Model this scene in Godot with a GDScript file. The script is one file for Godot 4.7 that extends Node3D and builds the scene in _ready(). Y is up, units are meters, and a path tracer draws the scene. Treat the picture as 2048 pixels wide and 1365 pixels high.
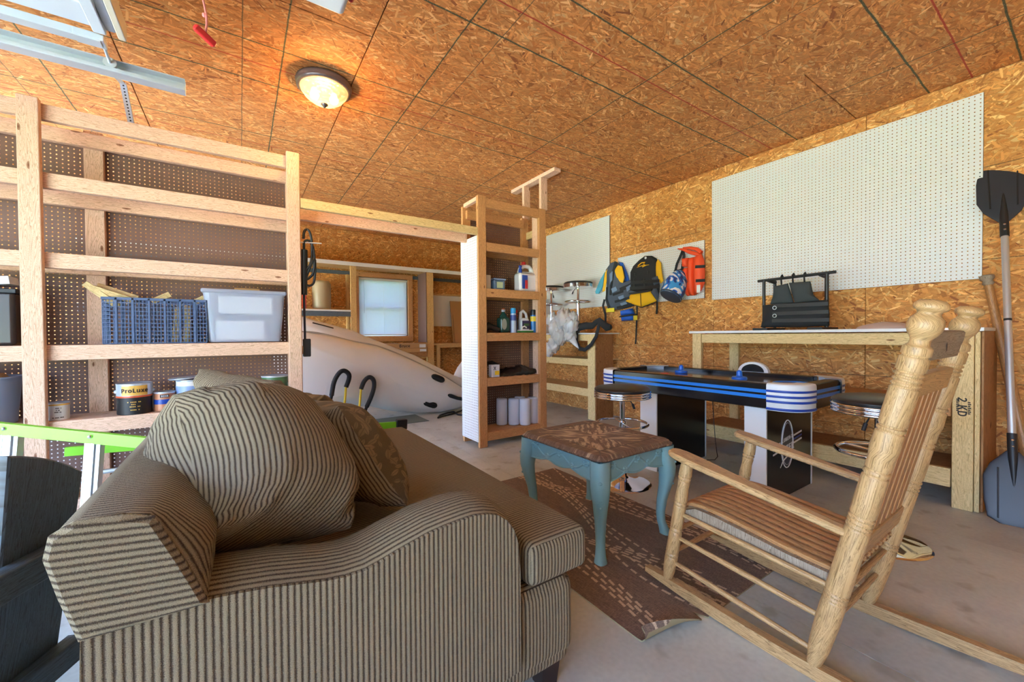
extends Node3D
# A two-bay garage panelled in oriented strand board: sofa, rocking chair, air hockey table, lumber shelving.
# x runs towards the wall with the workbench, -z runs along it to the window wall, y is up, metres.

const F := 803.24
const EYE := Vector3(0, 1.07, 0)
const CEIL := 2.763
const XW := 4.071
const ZB := -6.8
const XL := -2.55
const ZF := 3.0
var M := {}
var cam_basis: Basis
var rng := RandomNumberGenerator.new()
var used := {}

# ---------------------------------------------------------------- pixel -> point on a known plane
func ray(x: float, y: float) -> Vector3:
	return cam_basis * Vector3((x - 1024.0) / F, -(y - 682.5) / F, -1.0)
func onx(x: float, y: float, v: float) -> Vector3:
	var d := ray(x, y)
	return EYE + d * ((v - EYE.x) / d.x)
func ony(x: float, y: float, v: float) -> Vector3:
	var d := ray(x, y)
	return EYE + d * ((v - EYE.y) / d.y)
func onz(x: float, y: float, v: float) -> Vector3:
	var d := ray(x, y)
	return EYE + d * ((v - EYE.z) / d.z)

# ---------------------------------------------------------------- mesh collecting
class MB:
	var v := PackedVector3Array()
	var n := PackedVector3Array()
	var uv := PackedVector2Array()
	var ix := PackedInt32Array()

	func put(p: Vector3, nn: Vector3, t: Vector2) -> int:
		v.append(p); n.append(nn); uv.append(t)
		return v.size() - 1
	func face(a: int, b: int, c: int) -> void:
		var cr := (v[b] - v[a]).cross(v[c] - v[a])
		if cr.dot(n[a] + n[b] + n[c]) > 0.0:
			ix.append(a); ix.append(c); ix.append(b)
		else:
			ix.append(a); ix.append(b); ix.append(c)
	func quad(a: Vector3, b: Vector3, c: Vector3, d: Vector3, nn: Vector3, ua := Vector2.ZERO, ub := Vector2(1, 0), uc := Vector2(1, 1), ud := Vector2(0, 1)) -> void:
		var i := put(a, nn, ua)
		put(b, nn, ub); put(c, nn, uc); put(d, nn, ud)
		face(i, i + 1, i + 2); face(i, i + 2, i + 3)
	# bevelled box under a transform; uv in metres with v along the grain
	func obox(xf: Transform3D, size: Vector3, ch := 0.003, off := Vector2.ZERO, grain := -1) -> void:
		var h := size * 0.5
		ch = minf(ch, minf(h.x, minf(h.y, h.z)) * 0.6)
		var g := grain
		if g < 0:
			g = 0 if size.x >= size.y and size.x >= size.z else (1 if size.y >= size.z else 2)
		var id := {}
		for ax in 3:
			for sg in [-1, 1]:
				var a1 := (ax + 1) % 3
				var a2 := (ax + 2) % 3
				var nn := Vector3.ZERO
				nn[ax] = sg
				var al := g if ax != g else a2
				var ac := a1 if al == a2 else a2
				var q := []
				for c in [[-1, -1], [1, -1], [1, 1], [-1, 1]]:
					var p := Vector3.ZERO
					p[ax] = sg * h[ax]
					p[a1] = c[0] * (h[a1] - ch)
					p[a2] = c[1] * (h[a2] - ch)
					var k := put(xf * p, (xf.basis * nn).normalized(), Vector2(p[ac] + float(ax) * 0.07, p[al]) + off)
					q.append(k)
					var key := [0, 0, 0]
					key[ax] = sg; key[a1] = c[0]; key[a2] = c[1]
					id[str(ax) + str(key)] = k
				face(q[0], q[1], q[2]); face(q[0], q[2], q[3])
		if ch <= 0.0:
			return
		for ax in 3:
			var a1 := (ax + 1) % 3
			var a2 := (ax + 2) % 3
			for s1 in [-1, 1]:
				for s2 in [-1, 1]:
					var k1 := [0, 0, 0]
					k1[ax] = -1; k1[a1] = s1; k1[a2] = s2
					var k2 := k1.duplicate()
					k2[ax] = 1
					var a: int = id[str(a1) + str(k1)]
					var b: int = id[str(a1) + str(k2)]
					var c: int = id[str(a2) + str(k2)]
					var d: int = id[str(a2) + str(k1)]
					face(a, b, c); face(a, c, d)
		for sx in [-1, 1]:
			for sy in [-1, 1]:
				for sz in [-1, 1]:
					var k := str([sx, sy, sz])
					face(id["0" + k], id["1" + k], id["2" + k])
	func box(lo: Vector3, hi: Vector3, ch := 0.003, off := Vector2.ZERO, grain := -1) -> void:
		obox(Transform3D(Basis(), (lo + hi) * 0.5), (hi - lo).abs(), ch, off, grain)
	# board between two points: w across (towards side), t thick
	func bar(a: Vector3, b: Vector3, w: float, t: float, side := Vector3.UP, ch := 0.002, off := Vector2.ZERO) -> void:
		var y := (b - a).normalized()
		var x := side - y * side.dot(y)
		if x.length() < 0.001:
			x = Vector3.RIGHT - y * Vector3.RIGHT.dot(y)
		x = x.normalized()
		obox(Transform3D(Basis(x, y, x.cross(y)), (a + b) * 0.5), Vector3(w, a.distance_to(b), t), ch, off, 1)
	# rows of points joined into a smooth surface
	func grid(rows: Array, closed := false, sc := Vector2.ONE, inside := false, uvs: Array = [], out_hint := Vector3.ZERO) -> void:
		var nr := rows.size()
		var nc: int = rows[0].size()
		var base := v.size()
		var acc := PackedVector3Array()
		acc.resize(nr * nc)
		var cen := Vector3.ZERO
		for r in rows:
			for p in r:
				cen += p
		cen /= nr * nc
		var faces := PackedInt32Array()
		var mc := nc if closed else nc - 1
		for i in nr - 1:
			for j in mc:
				var a := i * nc + j
				var b := i * nc + (j + 1) % nc
				var c := (i + 1) * nc + (j + 1) % nc
				var d := (i + 1) * nc + j
				faces.append_array([a, b, c, a, c, d])
				var pa: Vector3 = rows[i][j]
				var pb: Vector3 = rows[i][(j + 1) % nc]
				var pc: Vector3 = rows[i + 1][(j + 1) % nc]
				var pd: Vector3 = rows[i + 1][j]
				var f := (pc - pa).cross(pd - pb)
				for q in [a, b, c, d]:
					acc[q] += f
		var sign_sum := 0.0
		for i in nr:
			var rc := Vector3.ZERO
			for j in nc:
				rc += rows[i][j]
			rc /= nc
			var ref := rc if closed else cen
			for j in nc:
				sign_sum += acc[i * nc + j].dot(out_hint if out_hint != Vector3.ZERO else (rows[i][j] - ref))
		var sg := -1.0 if (sign_sum < 0.0) != inside else 1.0
		var lv := 0.0
		for i in nr:
			if i > 0:
				lv += (rows[i][0] as Vector3).distance_to(rows[i - 1][0])
			var lu := 0.0
			for j in nc:
				if j > 0:
					lu += (rows[i][j] as Vector3).distance_to(rows[i][j - 1])
				var t: Vector2 = uvs[i][j] if uvs.size() else Vector2(lu, lv) * sc
				var nn := acc[i * nc + j] * sg
				put(rows[i][j], nn.normalized() if nn.length() > 1e-12 else Vector3.UP, t)
		for k in range(0, faces.size(), 3):
			face(base + faces[k], base + faces[k + 1], base + faces[k + 2])
	func fan(pts: Array, nn: Vector3, sc := 1.0) -> void:
		var c := Vector3.ZERO
		for p in pts:
			c += p
		c /= pts.size()
		var x := nn.cross(Vector3.UP if absf(nn.y) < 0.9 else Vector3.RIGHT).normalized()
		var y := nn.cross(x)
		var k := put(c, nn, Vector2.ZERO)
		for p in pts:
			put(p, nn, Vector2((p - c).dot(x), (p - c).dot(y)) * sc)
		for i in pts.size():
			face(k, k + 1 + i, k + 1 + (i + 1) % pts.size())
	# tube along a path; r a number or one per point
	func tube(path: Array, r, sides := 10, caps := true, flat := 1.0, up := Vector3.UP) -> void:
		var rows := []
		var x := Vector3.ZERO
		var uvs := []
		var l := 0.0
		for i in path.size():
			var p: Vector3 = path[i]
			var d: Vector3 = (path[mini(i + 1, path.size() - 1)] - path[maxi(i - 1, 0)]).normalized()
			if i == 0:
				x = up - d * up.dot(d)
				if x.length() < 0.01:
					x = Vector3.RIGHT - d * Vector3.RIGHT.dot(d)
				x = x.normalized()
			else:
				x = (x - d * x.dot(d)).normalized()
				l += p.distance_to(path[i - 1])
			var y := d.cross(x)
			var rr: float = r[i] if r is Array else r
			var row := []
			var ur := []
			for j in sides + 1:
				var a := TAU * j / sides
				row.append(p + (x * cos(a) + y * sin(a) * flat) * rr)
				ur.append(Vector2(rr * a, l))
			rows.append(row)
			uvs.append(ur)
		grid_c(rows, uvs)
		if caps:
			var d0: Vector3 = (path[0] - path[1]).normalized()
			var d1: Vector3 = (path[-1] - path[-2]).normalized()
			fan(rows[0].slice(0, sides), d0)
			fan(rows[-1].slice(0, sides), d1)
	# rows whose last point repeats the first (a seam for uv), smooth all round
	func grid_c(rows: Array, uvs: Array) -> void:
		var b := v.size()
		var nc: int = rows[0].size()
		var nr := rows.size()
		var acc := PackedVector3Array()
		acc.resize(nr * nc)
		for i in nr - 1:
			for j in nc - 1:
				var f: Vector3 = (rows[i + 1][j + 1] - rows[i][j]).cross(rows[i + 1][j] - rows[i][j + 1])
				for q in [i * nc + j, i * nc + j + 1, (i + 1) * nc + j, (i + 1) * nc + j + 1]:
					acc[q] += f
		var sgn := 0.0
		for i in nr:
			var s := acc[i * nc] + acc[i * nc + nc - 1]
			acc[i * nc] = s
			acc[i * nc + nc - 1] = s
			var c := Vector3.ZERO
			for j in nc - 1:
				c += rows[i][j]
			c /= nc - 1
			for j in nc - 1:
				sgn += acc[i * nc + j].dot(rows[i][j] - c)
		var sg := -1.0 if sgn < 0.0 else 1.0
		for i in nr:
			for j in nc:
				var nn := acc[i * nc + j] * sg
				put(rows[i][j], nn.normalized() if nn.length() > 1e-14 else Vector3.UP, uvs[i][j])
		for i in nr - 1:
			for j in nc - 1:
				var a := b + i * nc + j
				face(a, a + 1, a + nc + 1)
				face(a, a + nc + 1, a + nc)
	# profile of (radius, height) turned about y under a transform
	func lathe(prof: Array, xf := Transform3D(), seg := 24, squash := 1.0) -> void:
		var rows := []
		var uvs := []
		var l := 0.0
		var sc := xf.basis.get_scale().y
		for i in prof.size():
			var row := []
			var ur := []
			if i:
				l += (prof[i] as Vector2).distance_to(prof[i - 1])
			for j in seg + 1:
				var a := TAU * j / seg
				row.append(xf * Vector3(prof[i].x * cos(a), prof[i].y, prof[i].x * sin(a) * squash))
				ur.append(Vector2(a * maxf(prof[i].x, 0.02), l * sc))
			rows.append(row)
			uvs.append(ur)
		grid_c(rows, uvs)
		for e in [0, -1]:
			if prof[e].x > 0.0005:
				var d: float = prof[0].y - prof[-1].y
				var up := xf.basis.y.normalized() * (1.0 if (d > 0) == (e == 0) else -1.0)
				fan((rows[e] as Array).slice(0, seg), up)
	# flat outline given thickness along nn, with a small bevel
	func slab(pts: Array, nn: Vector3, t: float, bev := 0.0, sc := 1.0, holes := false) -> void:
		nn = nn.normalized()
		var x := nn.cross(Vector3.UP if absf(nn.y) < 0.9 else Vector3.RIGHT).normalized()
		var y := nn.cross(x)
		var c := Vector3.ZERO
		for p in pts:
			c += p
		c /= pts.size()
		var poly := PackedVector2Array()
		for p in pts:
			poly.append(Vector2((p - c).dot(x), (p - c).dot(y)))
		if Geometry2D.is_polygon_clockwise(poly):
			poly.reverse()
		var inner := poly
		if bev > 0.0:
			var off := Geometry2D.offset_polygon(poly, -bev)
			if off.size() == 1 and off[0].size() == poly.size():
				inner = off[0]
				# line up the first vertex
				var best := 0
				for i in inner.size():
					if inner[i].distance_to(poly[0]) < inner[best].distance_to(poly[0]):
						best = i
				var turned := PackedVector2Array()
				for i in inner.size():
					turned.append(inner[(best + i) % inner.size()])
				inner = turned
			else:
				bev = 0.0
		for sg in [0, 1]:
			var z := t if sg else 0.0
			var nz := nn if sg else -nn
			var base := v.size()
			for q in inner:
				put(c + x * q.x + y * q.y + nn * z, nz, q * sc)
			var tr := Geometry2D.triangulate_polygon(inner)
			for k in range(0, tr.size(), 3):
				face(base + tr[k], base + tr[k + 1], base + tr[k + 2])
		var m := poly.size()
		var lev := [[inner, t], [poly, t - bev], [poly, bev], [inner, 0.0]] if bev > 0.0 else [[poly, t], [poly, 0.0]]
		for k in lev.size() - 1:
			var l := 0.0
			for i in m:
				var a: Vector2 = lev[k][0][i]
				var b: Vector2 = lev[k][0][(i + 1) % m]
				var a2: Vector2 = lev[k + 1][0][i]
				var b2: Vector2 = lev[k + 1][0][(i + 1) % m]
				var e := (poly[(i + 1) % m] - poly[i]).normalized()
				var o := Vector2(e.y, -e.x)
				var on := x * o.x + y * o.y
				if lev.size() > 2:
					on = (on + (nn if k == 0 else (-nn if k == 2 else Vector3.ZERO))).normalized()
				var pa := c + x * a.x + y * a.y + nn * float(lev[k][1])
				var pb := c + x * b.x + y * b.y + nn * float(lev[k][1])
				var pc := c + x * b2.x + y * b2.y + nn * float(lev[k + 1][1])
				var pd := c + x * a2.x + y * a2.y + nn * float(lev[k + 1][1])
				var ln := a.distance_to(b)
				quad(pa, pb, pc, pd, on, Vector2(l, 0) * sc, Vector2(l + ln, 0) * sc, Vector2(l + ln, t) * sc, Vector2(l, t) * sc)
				l += ln
	# outline swollen towards nn: cushions, vests, hulls
	func puff(pts: Array, nn: Vector3, t: float, pw := 2.6, back := 0.0, sc := 1.0, sub := 2, dirt: FastNoiseLite = null, amp := 0.0) -> void:
		nn = nn.normalized()
		var x := nn.cross(Vector3.UP if absf(nn.y) < 0.9 else Vector3.RIGHT).normalized()
		var y := nn.cross(x)
		var o := []
		for i in pts.size():
			for k in sub:
				o.append((pts[i] as Vector3).lerp(pts[(i + 1) % pts.size()], float(k) / sub))
		var c := Vector3.ZERO
		for p in o:
			c += p
		c /= o.size()
		var rows := []
		var uvs := []
		var ss := [1.0, 0.985, 0.95, 0.89, 0.8, 0.66, 0.48, 0.25, 0.001]
		if back > 0.0:
			ss = [-0.001, -0.4, -0.7, -0.89, -0.97] + ss
		for s in ss:
			var row := []
			var ur := []
			var f := absf(s)
			var z := pow(maxf(0.0, 1.0 - pow(f, pw)), 0.5) * (t if s > 0 else -back)
			for j in o.size() + 1:
				var p: Vector3 = c + (o[j % o.size()] - c) * f
				var zz := z
				if dirt:
					zz += dirt.get_noise_3dv(p * 100.0) * amp * (1.0 - f * f * 0.6)
				row.append(p + nn * zz)
				ur.append(Vector2((p - c).dot(x), (p - c).dot(y)) * sc)
			rows.append(row)
			uvs.append(ur)
		var b := v.size()
		var nc: int = rows[0].size()
		grid_c(rows, uvs)
	# box with round edges, faces cut into n x n; uv by face for ribbed cloth: (across the ribs, along them)
	func rbox(lo: Vector3, hi: Vector3, r: float, n_ := 8, crown := Vector3.ZERO, flow := 0) -> void:
		var c := (lo + hi) * 0.5
		var h := (hi - lo) * 0.5
		r = minf(r, minf(h.x, minf(h.y, h.z)))
		for ax in 3:
			for sg in [-1.0, 1.0]:
				var a1 := (ax + 1) % 3
				var a2 := (ax + 2) % 3
				var ts1 := steps(h[a1], r, n_)
				var ts2 := steps(h[a2], r, n_)
				var base := v.size()
				for t1 in ts1:
					for t2 in ts2:
						var p := Vector3.ZERO
						p[ax] = sg * h[ax]
						p[a1] = t1
						p[a2] = t2
						var q := Vector3(clampf(p.x, -h.x + r, h.x - r), clampf(p.y, -h.y + r, h.y - r), clampf(p.z, -h.z + r, h.z - r))
						var d := (p - q).normalized()
						var w := q + d * r
						var e1: float = 1.0 - pow(w[a1] / h[a1], 2)
						var e2: float = 1.0 - pow(w[a2] / h[a2], 2)
						w[ax] += sg * crown[ax] * e1 * e2
						var pos := c + w
						var t: Vector2
						if flow == 1:
							t = Vector2(pos.y, pos.x) if ax != 1 else Vector2(pos.z, pos.x)
						else:
							t = Vector2(pos.z, pos.x) if ax == 1 else (Vector2(pos.z, pos.y) if ax == 0 else Vector2(pos.x, pos.y))
						put(pos, d, t)
				var m2 := ts2.size()
				for i in ts1.size() - 1:
					for j in m2 - 1:
						var a := base + i * m2 + j
						face(a, a + 1, a + m2 + 1)
						face(a, a + m2 + 1, a + m2)
	# crumpled lump
	func blob(c: Vector3, rad: Vector3, nz: FastNoiseLite, amp: float, seg := 28) -> void:
		var rows := []
		var uvs := []
		for i in seg / 2 + 1:
			var th := PI * clampf(float(i) / (seg / 2), 0.001, 0.999)
			var row := []
			var ur := []
			for j in seg + 1:
				var a := TAU * (j % seg) / seg
				var d := Vector3(sin(th) * cos(a), cos(th), sin(th) * sin(a))
				var k := 1.0 + amp * (absf(nz.get_noise_3dv(d * 60.0 + c * 400.0)) * 2.0 - 0.5)
				row.append(c + d * rad * k)
				ur.append(Vector2(a, th) * 0.1)
			rows.append(row)
			uvs.append(ur)
		grid_c(rows, uvs)
	func steps(h: float, r: float, n_: int) -> Array:
		var out := []
		for k in 5:
			out.append(-h + r * (1.0 - cos(PI * 0.5 * 0.0)) + r * (1.0 - tan(PI * 0.25 * (1.0 - k / 4.0))))
		for k in range(1, n_):
			out.append(lerpf(-h + r, h - r, float(k) / n_))
		for k in 5:
			out.append(h - r + r * tan(PI * 0.25 * k / 4.0))
		return out
	# pierced hardboard: nu x nv cells of the pitch, one sheet
	func peg(o: Vector3, du: Vector3, dv: Vector3, nu: int, nv: int, pitch := 0.0254, r := 0.0037) -> void:
		var nn := du.cross(dv).normalized()
		for i in nu:
			for j in nv:
				var c := o + du * (pitch * (i + 0.5)) + dv * (pitch * (j + 0.5))
				var b := v.size()
				var t := Vector2(i, j) * pitch
				for k in 4:
					var s := Vector2([-1, 1, 1, -1][k], [-1, -1, 1, 1][k]) * pitch * 0.5
					put(c + du * s.x + dv * s.y, nn, t + s)
				for k in 8:
					var a := PI * 1.25 - PI / 8 + TAU * k / 8
					var s := Vector2(cos(a), sin(a)) * r
					put(c + du * s.x + dv * s.y, nn, t + s)
				for k in 4:
					var e := b + 4 + k * 2
					var e3 := b + 4 + (k * 2 + 2) % 8
					face(b + k, e, e + 1)
					face(b + k, e + 1, b + (k + 1) % 4)
					face(b + (k + 1) % 4, e + 1, e3)
	func mesh(shift := Vector3.ZERO) -> ArrayMesh:
		var a := []
		a.resize(Mesh.ARRAY_MAX)
		var vv := v
		if shift != Vector3.ZERO:
			vv = PackedVector3Array()
			vv.resize(v.size())
			for i in v.size():
				vv[i] = v[i] - shift
		a[Mesh.ARRAY_VERTEX] = vv
		a[Mesh.ARRAY_NORMAL] = n
		a[Mesh.ARRAY_TEX_UV] = uv
		a[Mesh.ARRAY_INDEX] = ix
		var m := ArrayMesh.new()
		m.add_surface_from_arrays(Mesh.PRIMITIVE_TRIANGLES, a)
		return m

func numbered(called: String) -> String:
	if not used.has(called):
		used[called] = 0
		return called
	used[called] += 1
	return "%s_%03d" % [called, used[called]]

func tag(o: Node3D, label: String, category: String, group := "") -> Node3D:
	o.set_meta("label", label)
	o.set_meta("category", category)
	if group:
		o.set_meta("group", group)
	return o

# a thing: a node at its base whose children are its parts
func thing(called: String, label: String, category: String, at := Vector3.ZERO, group := "") -> Node3D:
	var o := Node3D.new()
	o.name = numbered(called)
	add_child(o)
	o.position = at
	return tag(o, label, category, group)

func structure(called: String, at := Vector3.ZERO) -> Node3D:
	var o := Node3D.new()
	o.name = called
	add_child(o)
	o.position = at
	o.set_meta("kind", "structure")
	return o

func root_of(o: Node) -> Vector3:
	var p := Vector3.ZERO
	while o is Node3D and o != self:
		p += o.position
		o = o.get_parent()
	return p

# one named mesh under its parent; shapes are in world metres unless local
func part(called: String, mb: MB, m: Material, parent: Node, local := false, label := "") -> MeshInstance3D:
	var o := MeshInstance3D.new()
	o.name = called
	o.mesh = mb.mesh(Vector3.ZERO if local else root_of(parent))
	o.material_override = m
	parent.add_child(o, true)
	if label:
		o.set_meta("label", label)
	return o

# a one-mesh thing, its node at the given base
func single(called: String, mb: MB, m: Material, label: String, category: String, at: Vector3, group := "") -> MeshInstance3D:
	var o := MeshInstance3D.new()
	o.name = numbered(called)
	o.mesh = mb.mesh(at)
	o.material_override = m
	add_child(o)
	o.position = at
	tag(o, label, category, group)
	return o

func rnd_off() -> Vector2:
	return Vector2(rng.randf_range(0, 3), rng.randf_range(0, 3))

func board(called: String, lo: Vector3, hi: Vector3, m: Material, parent: Node, ch := 0.003) -> MeshInstance3D:
	var b := MB.new()
	b.box(lo, hi, ch, rnd_off())
	return part(called, b, m, parent)

func copy(o: Node3D, at: Vector3, turn: float, label := "", group := "") -> Node3D:
	var base := String(o.name)
	var c: Node3D = o.duplicate()
	c.name = numbered(base)
	add_child(c)
	c.position = at
	c.rotation.y = turn
	if label:
		c.set_meta("label", label)
	if group:
		c.set_meta("group", group)
	return c

# ---------------------------------------------------------------- materials
func mat(key: String, col: Color, rough := 0.8, metal := 0.0, tex: Texture2D = null, size := Vector2.ONE, nrm: Texture2D = null, ns := 1.0) -> StandardMaterial3D:
	var m := StandardMaterial3D.new()
	m.resource_name = key
	m.albedo_color = col
	m.roughness = rough
	m.metallic = metal
	if tex:
		m.albedo_texture = tex
	if nrm:
		m.normal_enabled = true
		m.normal_texture = nrm
		m.normal_scale = ns
	m.uv1_scale = Vector3(1.0 / size.x, 1.0 / size.y, 1)
	M[key] = m
	return m

func tex(w: int, h: int, bytes: PackedByteArray) -> ImageTexture:
	return ImageTexture.create_from_image(Image.create_from_data(w, h, false, Image.FORMAT_RGB8, bytes))

func noise(sd: int, fr: float, oct := 3, kind := FastNoiseLite.TYPE_SIMPLEX_SMOOTH) -> FastNoiseLite:
	var f := FastNoiseLite.new()
	f.seed = sd
	f.frequency = fr
	f.noise_type = kind
	f.fractal_octaves = oct
	return f

func setc(b: PackedByteArray, i: int, c: Color) -> void:
	b[i] = int(clampf(c.r, 0, 1) * 255)
	b[i + 1] = int(clampf(c.g, 0, 1) * 255)
	b[i + 2] = int(clampf(c.b, 0, 1) * 255)

const OW := 768
const OH := 1536
func osb_bytes(sd: int) -> PackedByteArray:
	var r := RandomNumberGenerator.new()
	r.seed = sd
	var b := PackedByteArray()
	b.resize(OW * OH * 3)
	for i in OW * OH:
		b[i * 3] = 196; b[i * 3 + 1] = 136; b[i * 3 + 2] = 80
	var pal := [Color8(208, 148, 88), Color8(218, 160, 98), Color8(198, 136, 76), Color8(228, 178, 120), Color8(212, 152, 92), Color8(186, 122, 66), Color8(216, 156, 94), Color8(238, 198, 146), Color8(156, 96, 54)]
	for k in 7600:
		var big := k < 2200
		var cx := r.randf() * OW
		var cy := r.randf() * OH
		var ang := r.randfn(0.0, 0.55) if r.randf() < 0.7 else r.randf() * PI
		var hl := r.randf_range(18, 46) if big else r.randf_range(7, 30)
		var hw := r.randf_range(4, 11) if big else r.randf_range(1.2, 5)
		var c: Color = pal[mini(int(r.randf() * r.randf_range(5.5, 9.3)), 8)]
		var f := r.randf_range(0.86, 1.08)
		var ca := cos(ang)
		var sa := sin(ang)
		var ex := int(absf(ca) * hl + absf(sa) * hw) + 1
		var ey := int(absf(sa) * hl + absf(ca) * hw) + 1
		var cr := int(c.r * 255 * f)
		var cg := int(c.g * 255 * f)
		var cb := int(c.b * 255 * f)
		var ph := r.randf() * 9.0
		var taper := r.randf_range(0.0, 0.8)
		for dy in range(-ey, ey + 1):
			var yy := posmod(int(cy) + dy, OH) * OW
			for dx in range(-ex, ex + 1):
				var l := dx * ca + dy * sa
				var w := -dx * sa + dy * ca
				if absf(l) < hl and absf(w) < hw * (1.0 - taper * absf(l) / hl):
					var g := int(9.0 * sin(w * 1.9 + ph + l * 0.02)) - (7 if absf(w) > hw * (1.0 - taper * absf(l) / hl) - 1.0 else 0)
					var i := (yy + posmod(int(cx) + dx, OW)) * 3
					b[i] = clampi(cr + g, 0, 255)
					b[i + 1] = clampi(cg + g, 0, 255)
					b[i + 2] = clampi(cb + g, 0, 255)
	return b

# printed nailing lines: v = share of the sheet's length, or across it
func osb_line(b: PackedByteArray, across: bool, at: float, half: float, c: Color, from := 0.0, to := 1.0, sd := 1) -> void:
	var nz := noise(sd, 0.05, 3)
	var n := OW if across else OH
	for k in range(int(from * n), int(to * n)):
		var wob := nz.get_noise_2d(k * 0.15, 3.0) * 2.0
		var mid := at * (OH if across else OW) + wob
		for w in range(int(mid - half - 1), int(mid + half + 2)):
			var a := clampf(half + 0.7 - absf(w - mid), 0, 1) * clampf(0.85 + nz.get_noise_2d(k * 3.0, w * 9.0) * 0.9, 0.2, 1)
			var i := ((posmod(w, OH) * OW + k) if across else (k * OW + posmod(w, OW))) * 3
			b[i] = int(lerpf(b[i], c.r * 255, a))
			b[i + 1] = int(lerpf(b[i + 1], c.g * 255, a))
			b[i + 2] = int(lerpf(b[i + 2], c.b * 255, a))

# sawn softwood: growth lines along v, a few knots; 0.2 m x 1.6 m
func pine_tex(sd: int, contrast: float, nk := 3) -> ImageTexture:
	var w := 192
	var h := 1024
	var b := PackedByteArray()
	b.resize(w * h * 3)
	var n1 := noise(sd, 1.0, 3)
	var r := RandomNumberGenerator.new()
	r.seed = sd
	var knots := []
	for k in nk:
		knots.append([r.randf() * w, (k + r.randf() * 0.8) * h / 3.0, r.randf_range(4, 9)])
	for y in h:
		for x in w:
			# both edges meet, so boards may start anywhere
			var a := TAU * x / w
			var c := TAU * y / h
			var warp := n1.get_noise_3d(cos(a) * 0.9, sin(a) * 0.9 + cos(c) * 0.55, sin(c) * 0.55) * 7.0
			var dark := 0.0
			for q in knots:
				var dx: float = x - q[0]
				var dy: float = (y - q[1]) * 0.55
				var d := sqrt(dx * dx + dy * dy)
				if d < q[2] * 5.0:
					warp += 2.6 * exp(-d / q[2])
					if d < q[2]:
						dark = maxf(dark, 1.0 - d / q[2] * 0.55)
			var g := fposmod(warp + 0.35 * sin(a * 2.0), 1.0)
			var late := pow(g, 3.0)
			var fib := n1.get_noise_3d(x * 0.9, y * 0.02, 7.0)
			var s := 1.0 - contrast * late + fib * 0.05
			var col := Color(s, s * (1.0 - 0.06 * late), s * (1.0 - 0.14 * late))
			col = col.lerp(Color(0.42, 0.25, 0.14), dark * 0.85)
			setc(b, (y * w + x) * 3, col)
	return tex(w, h, b)

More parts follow.
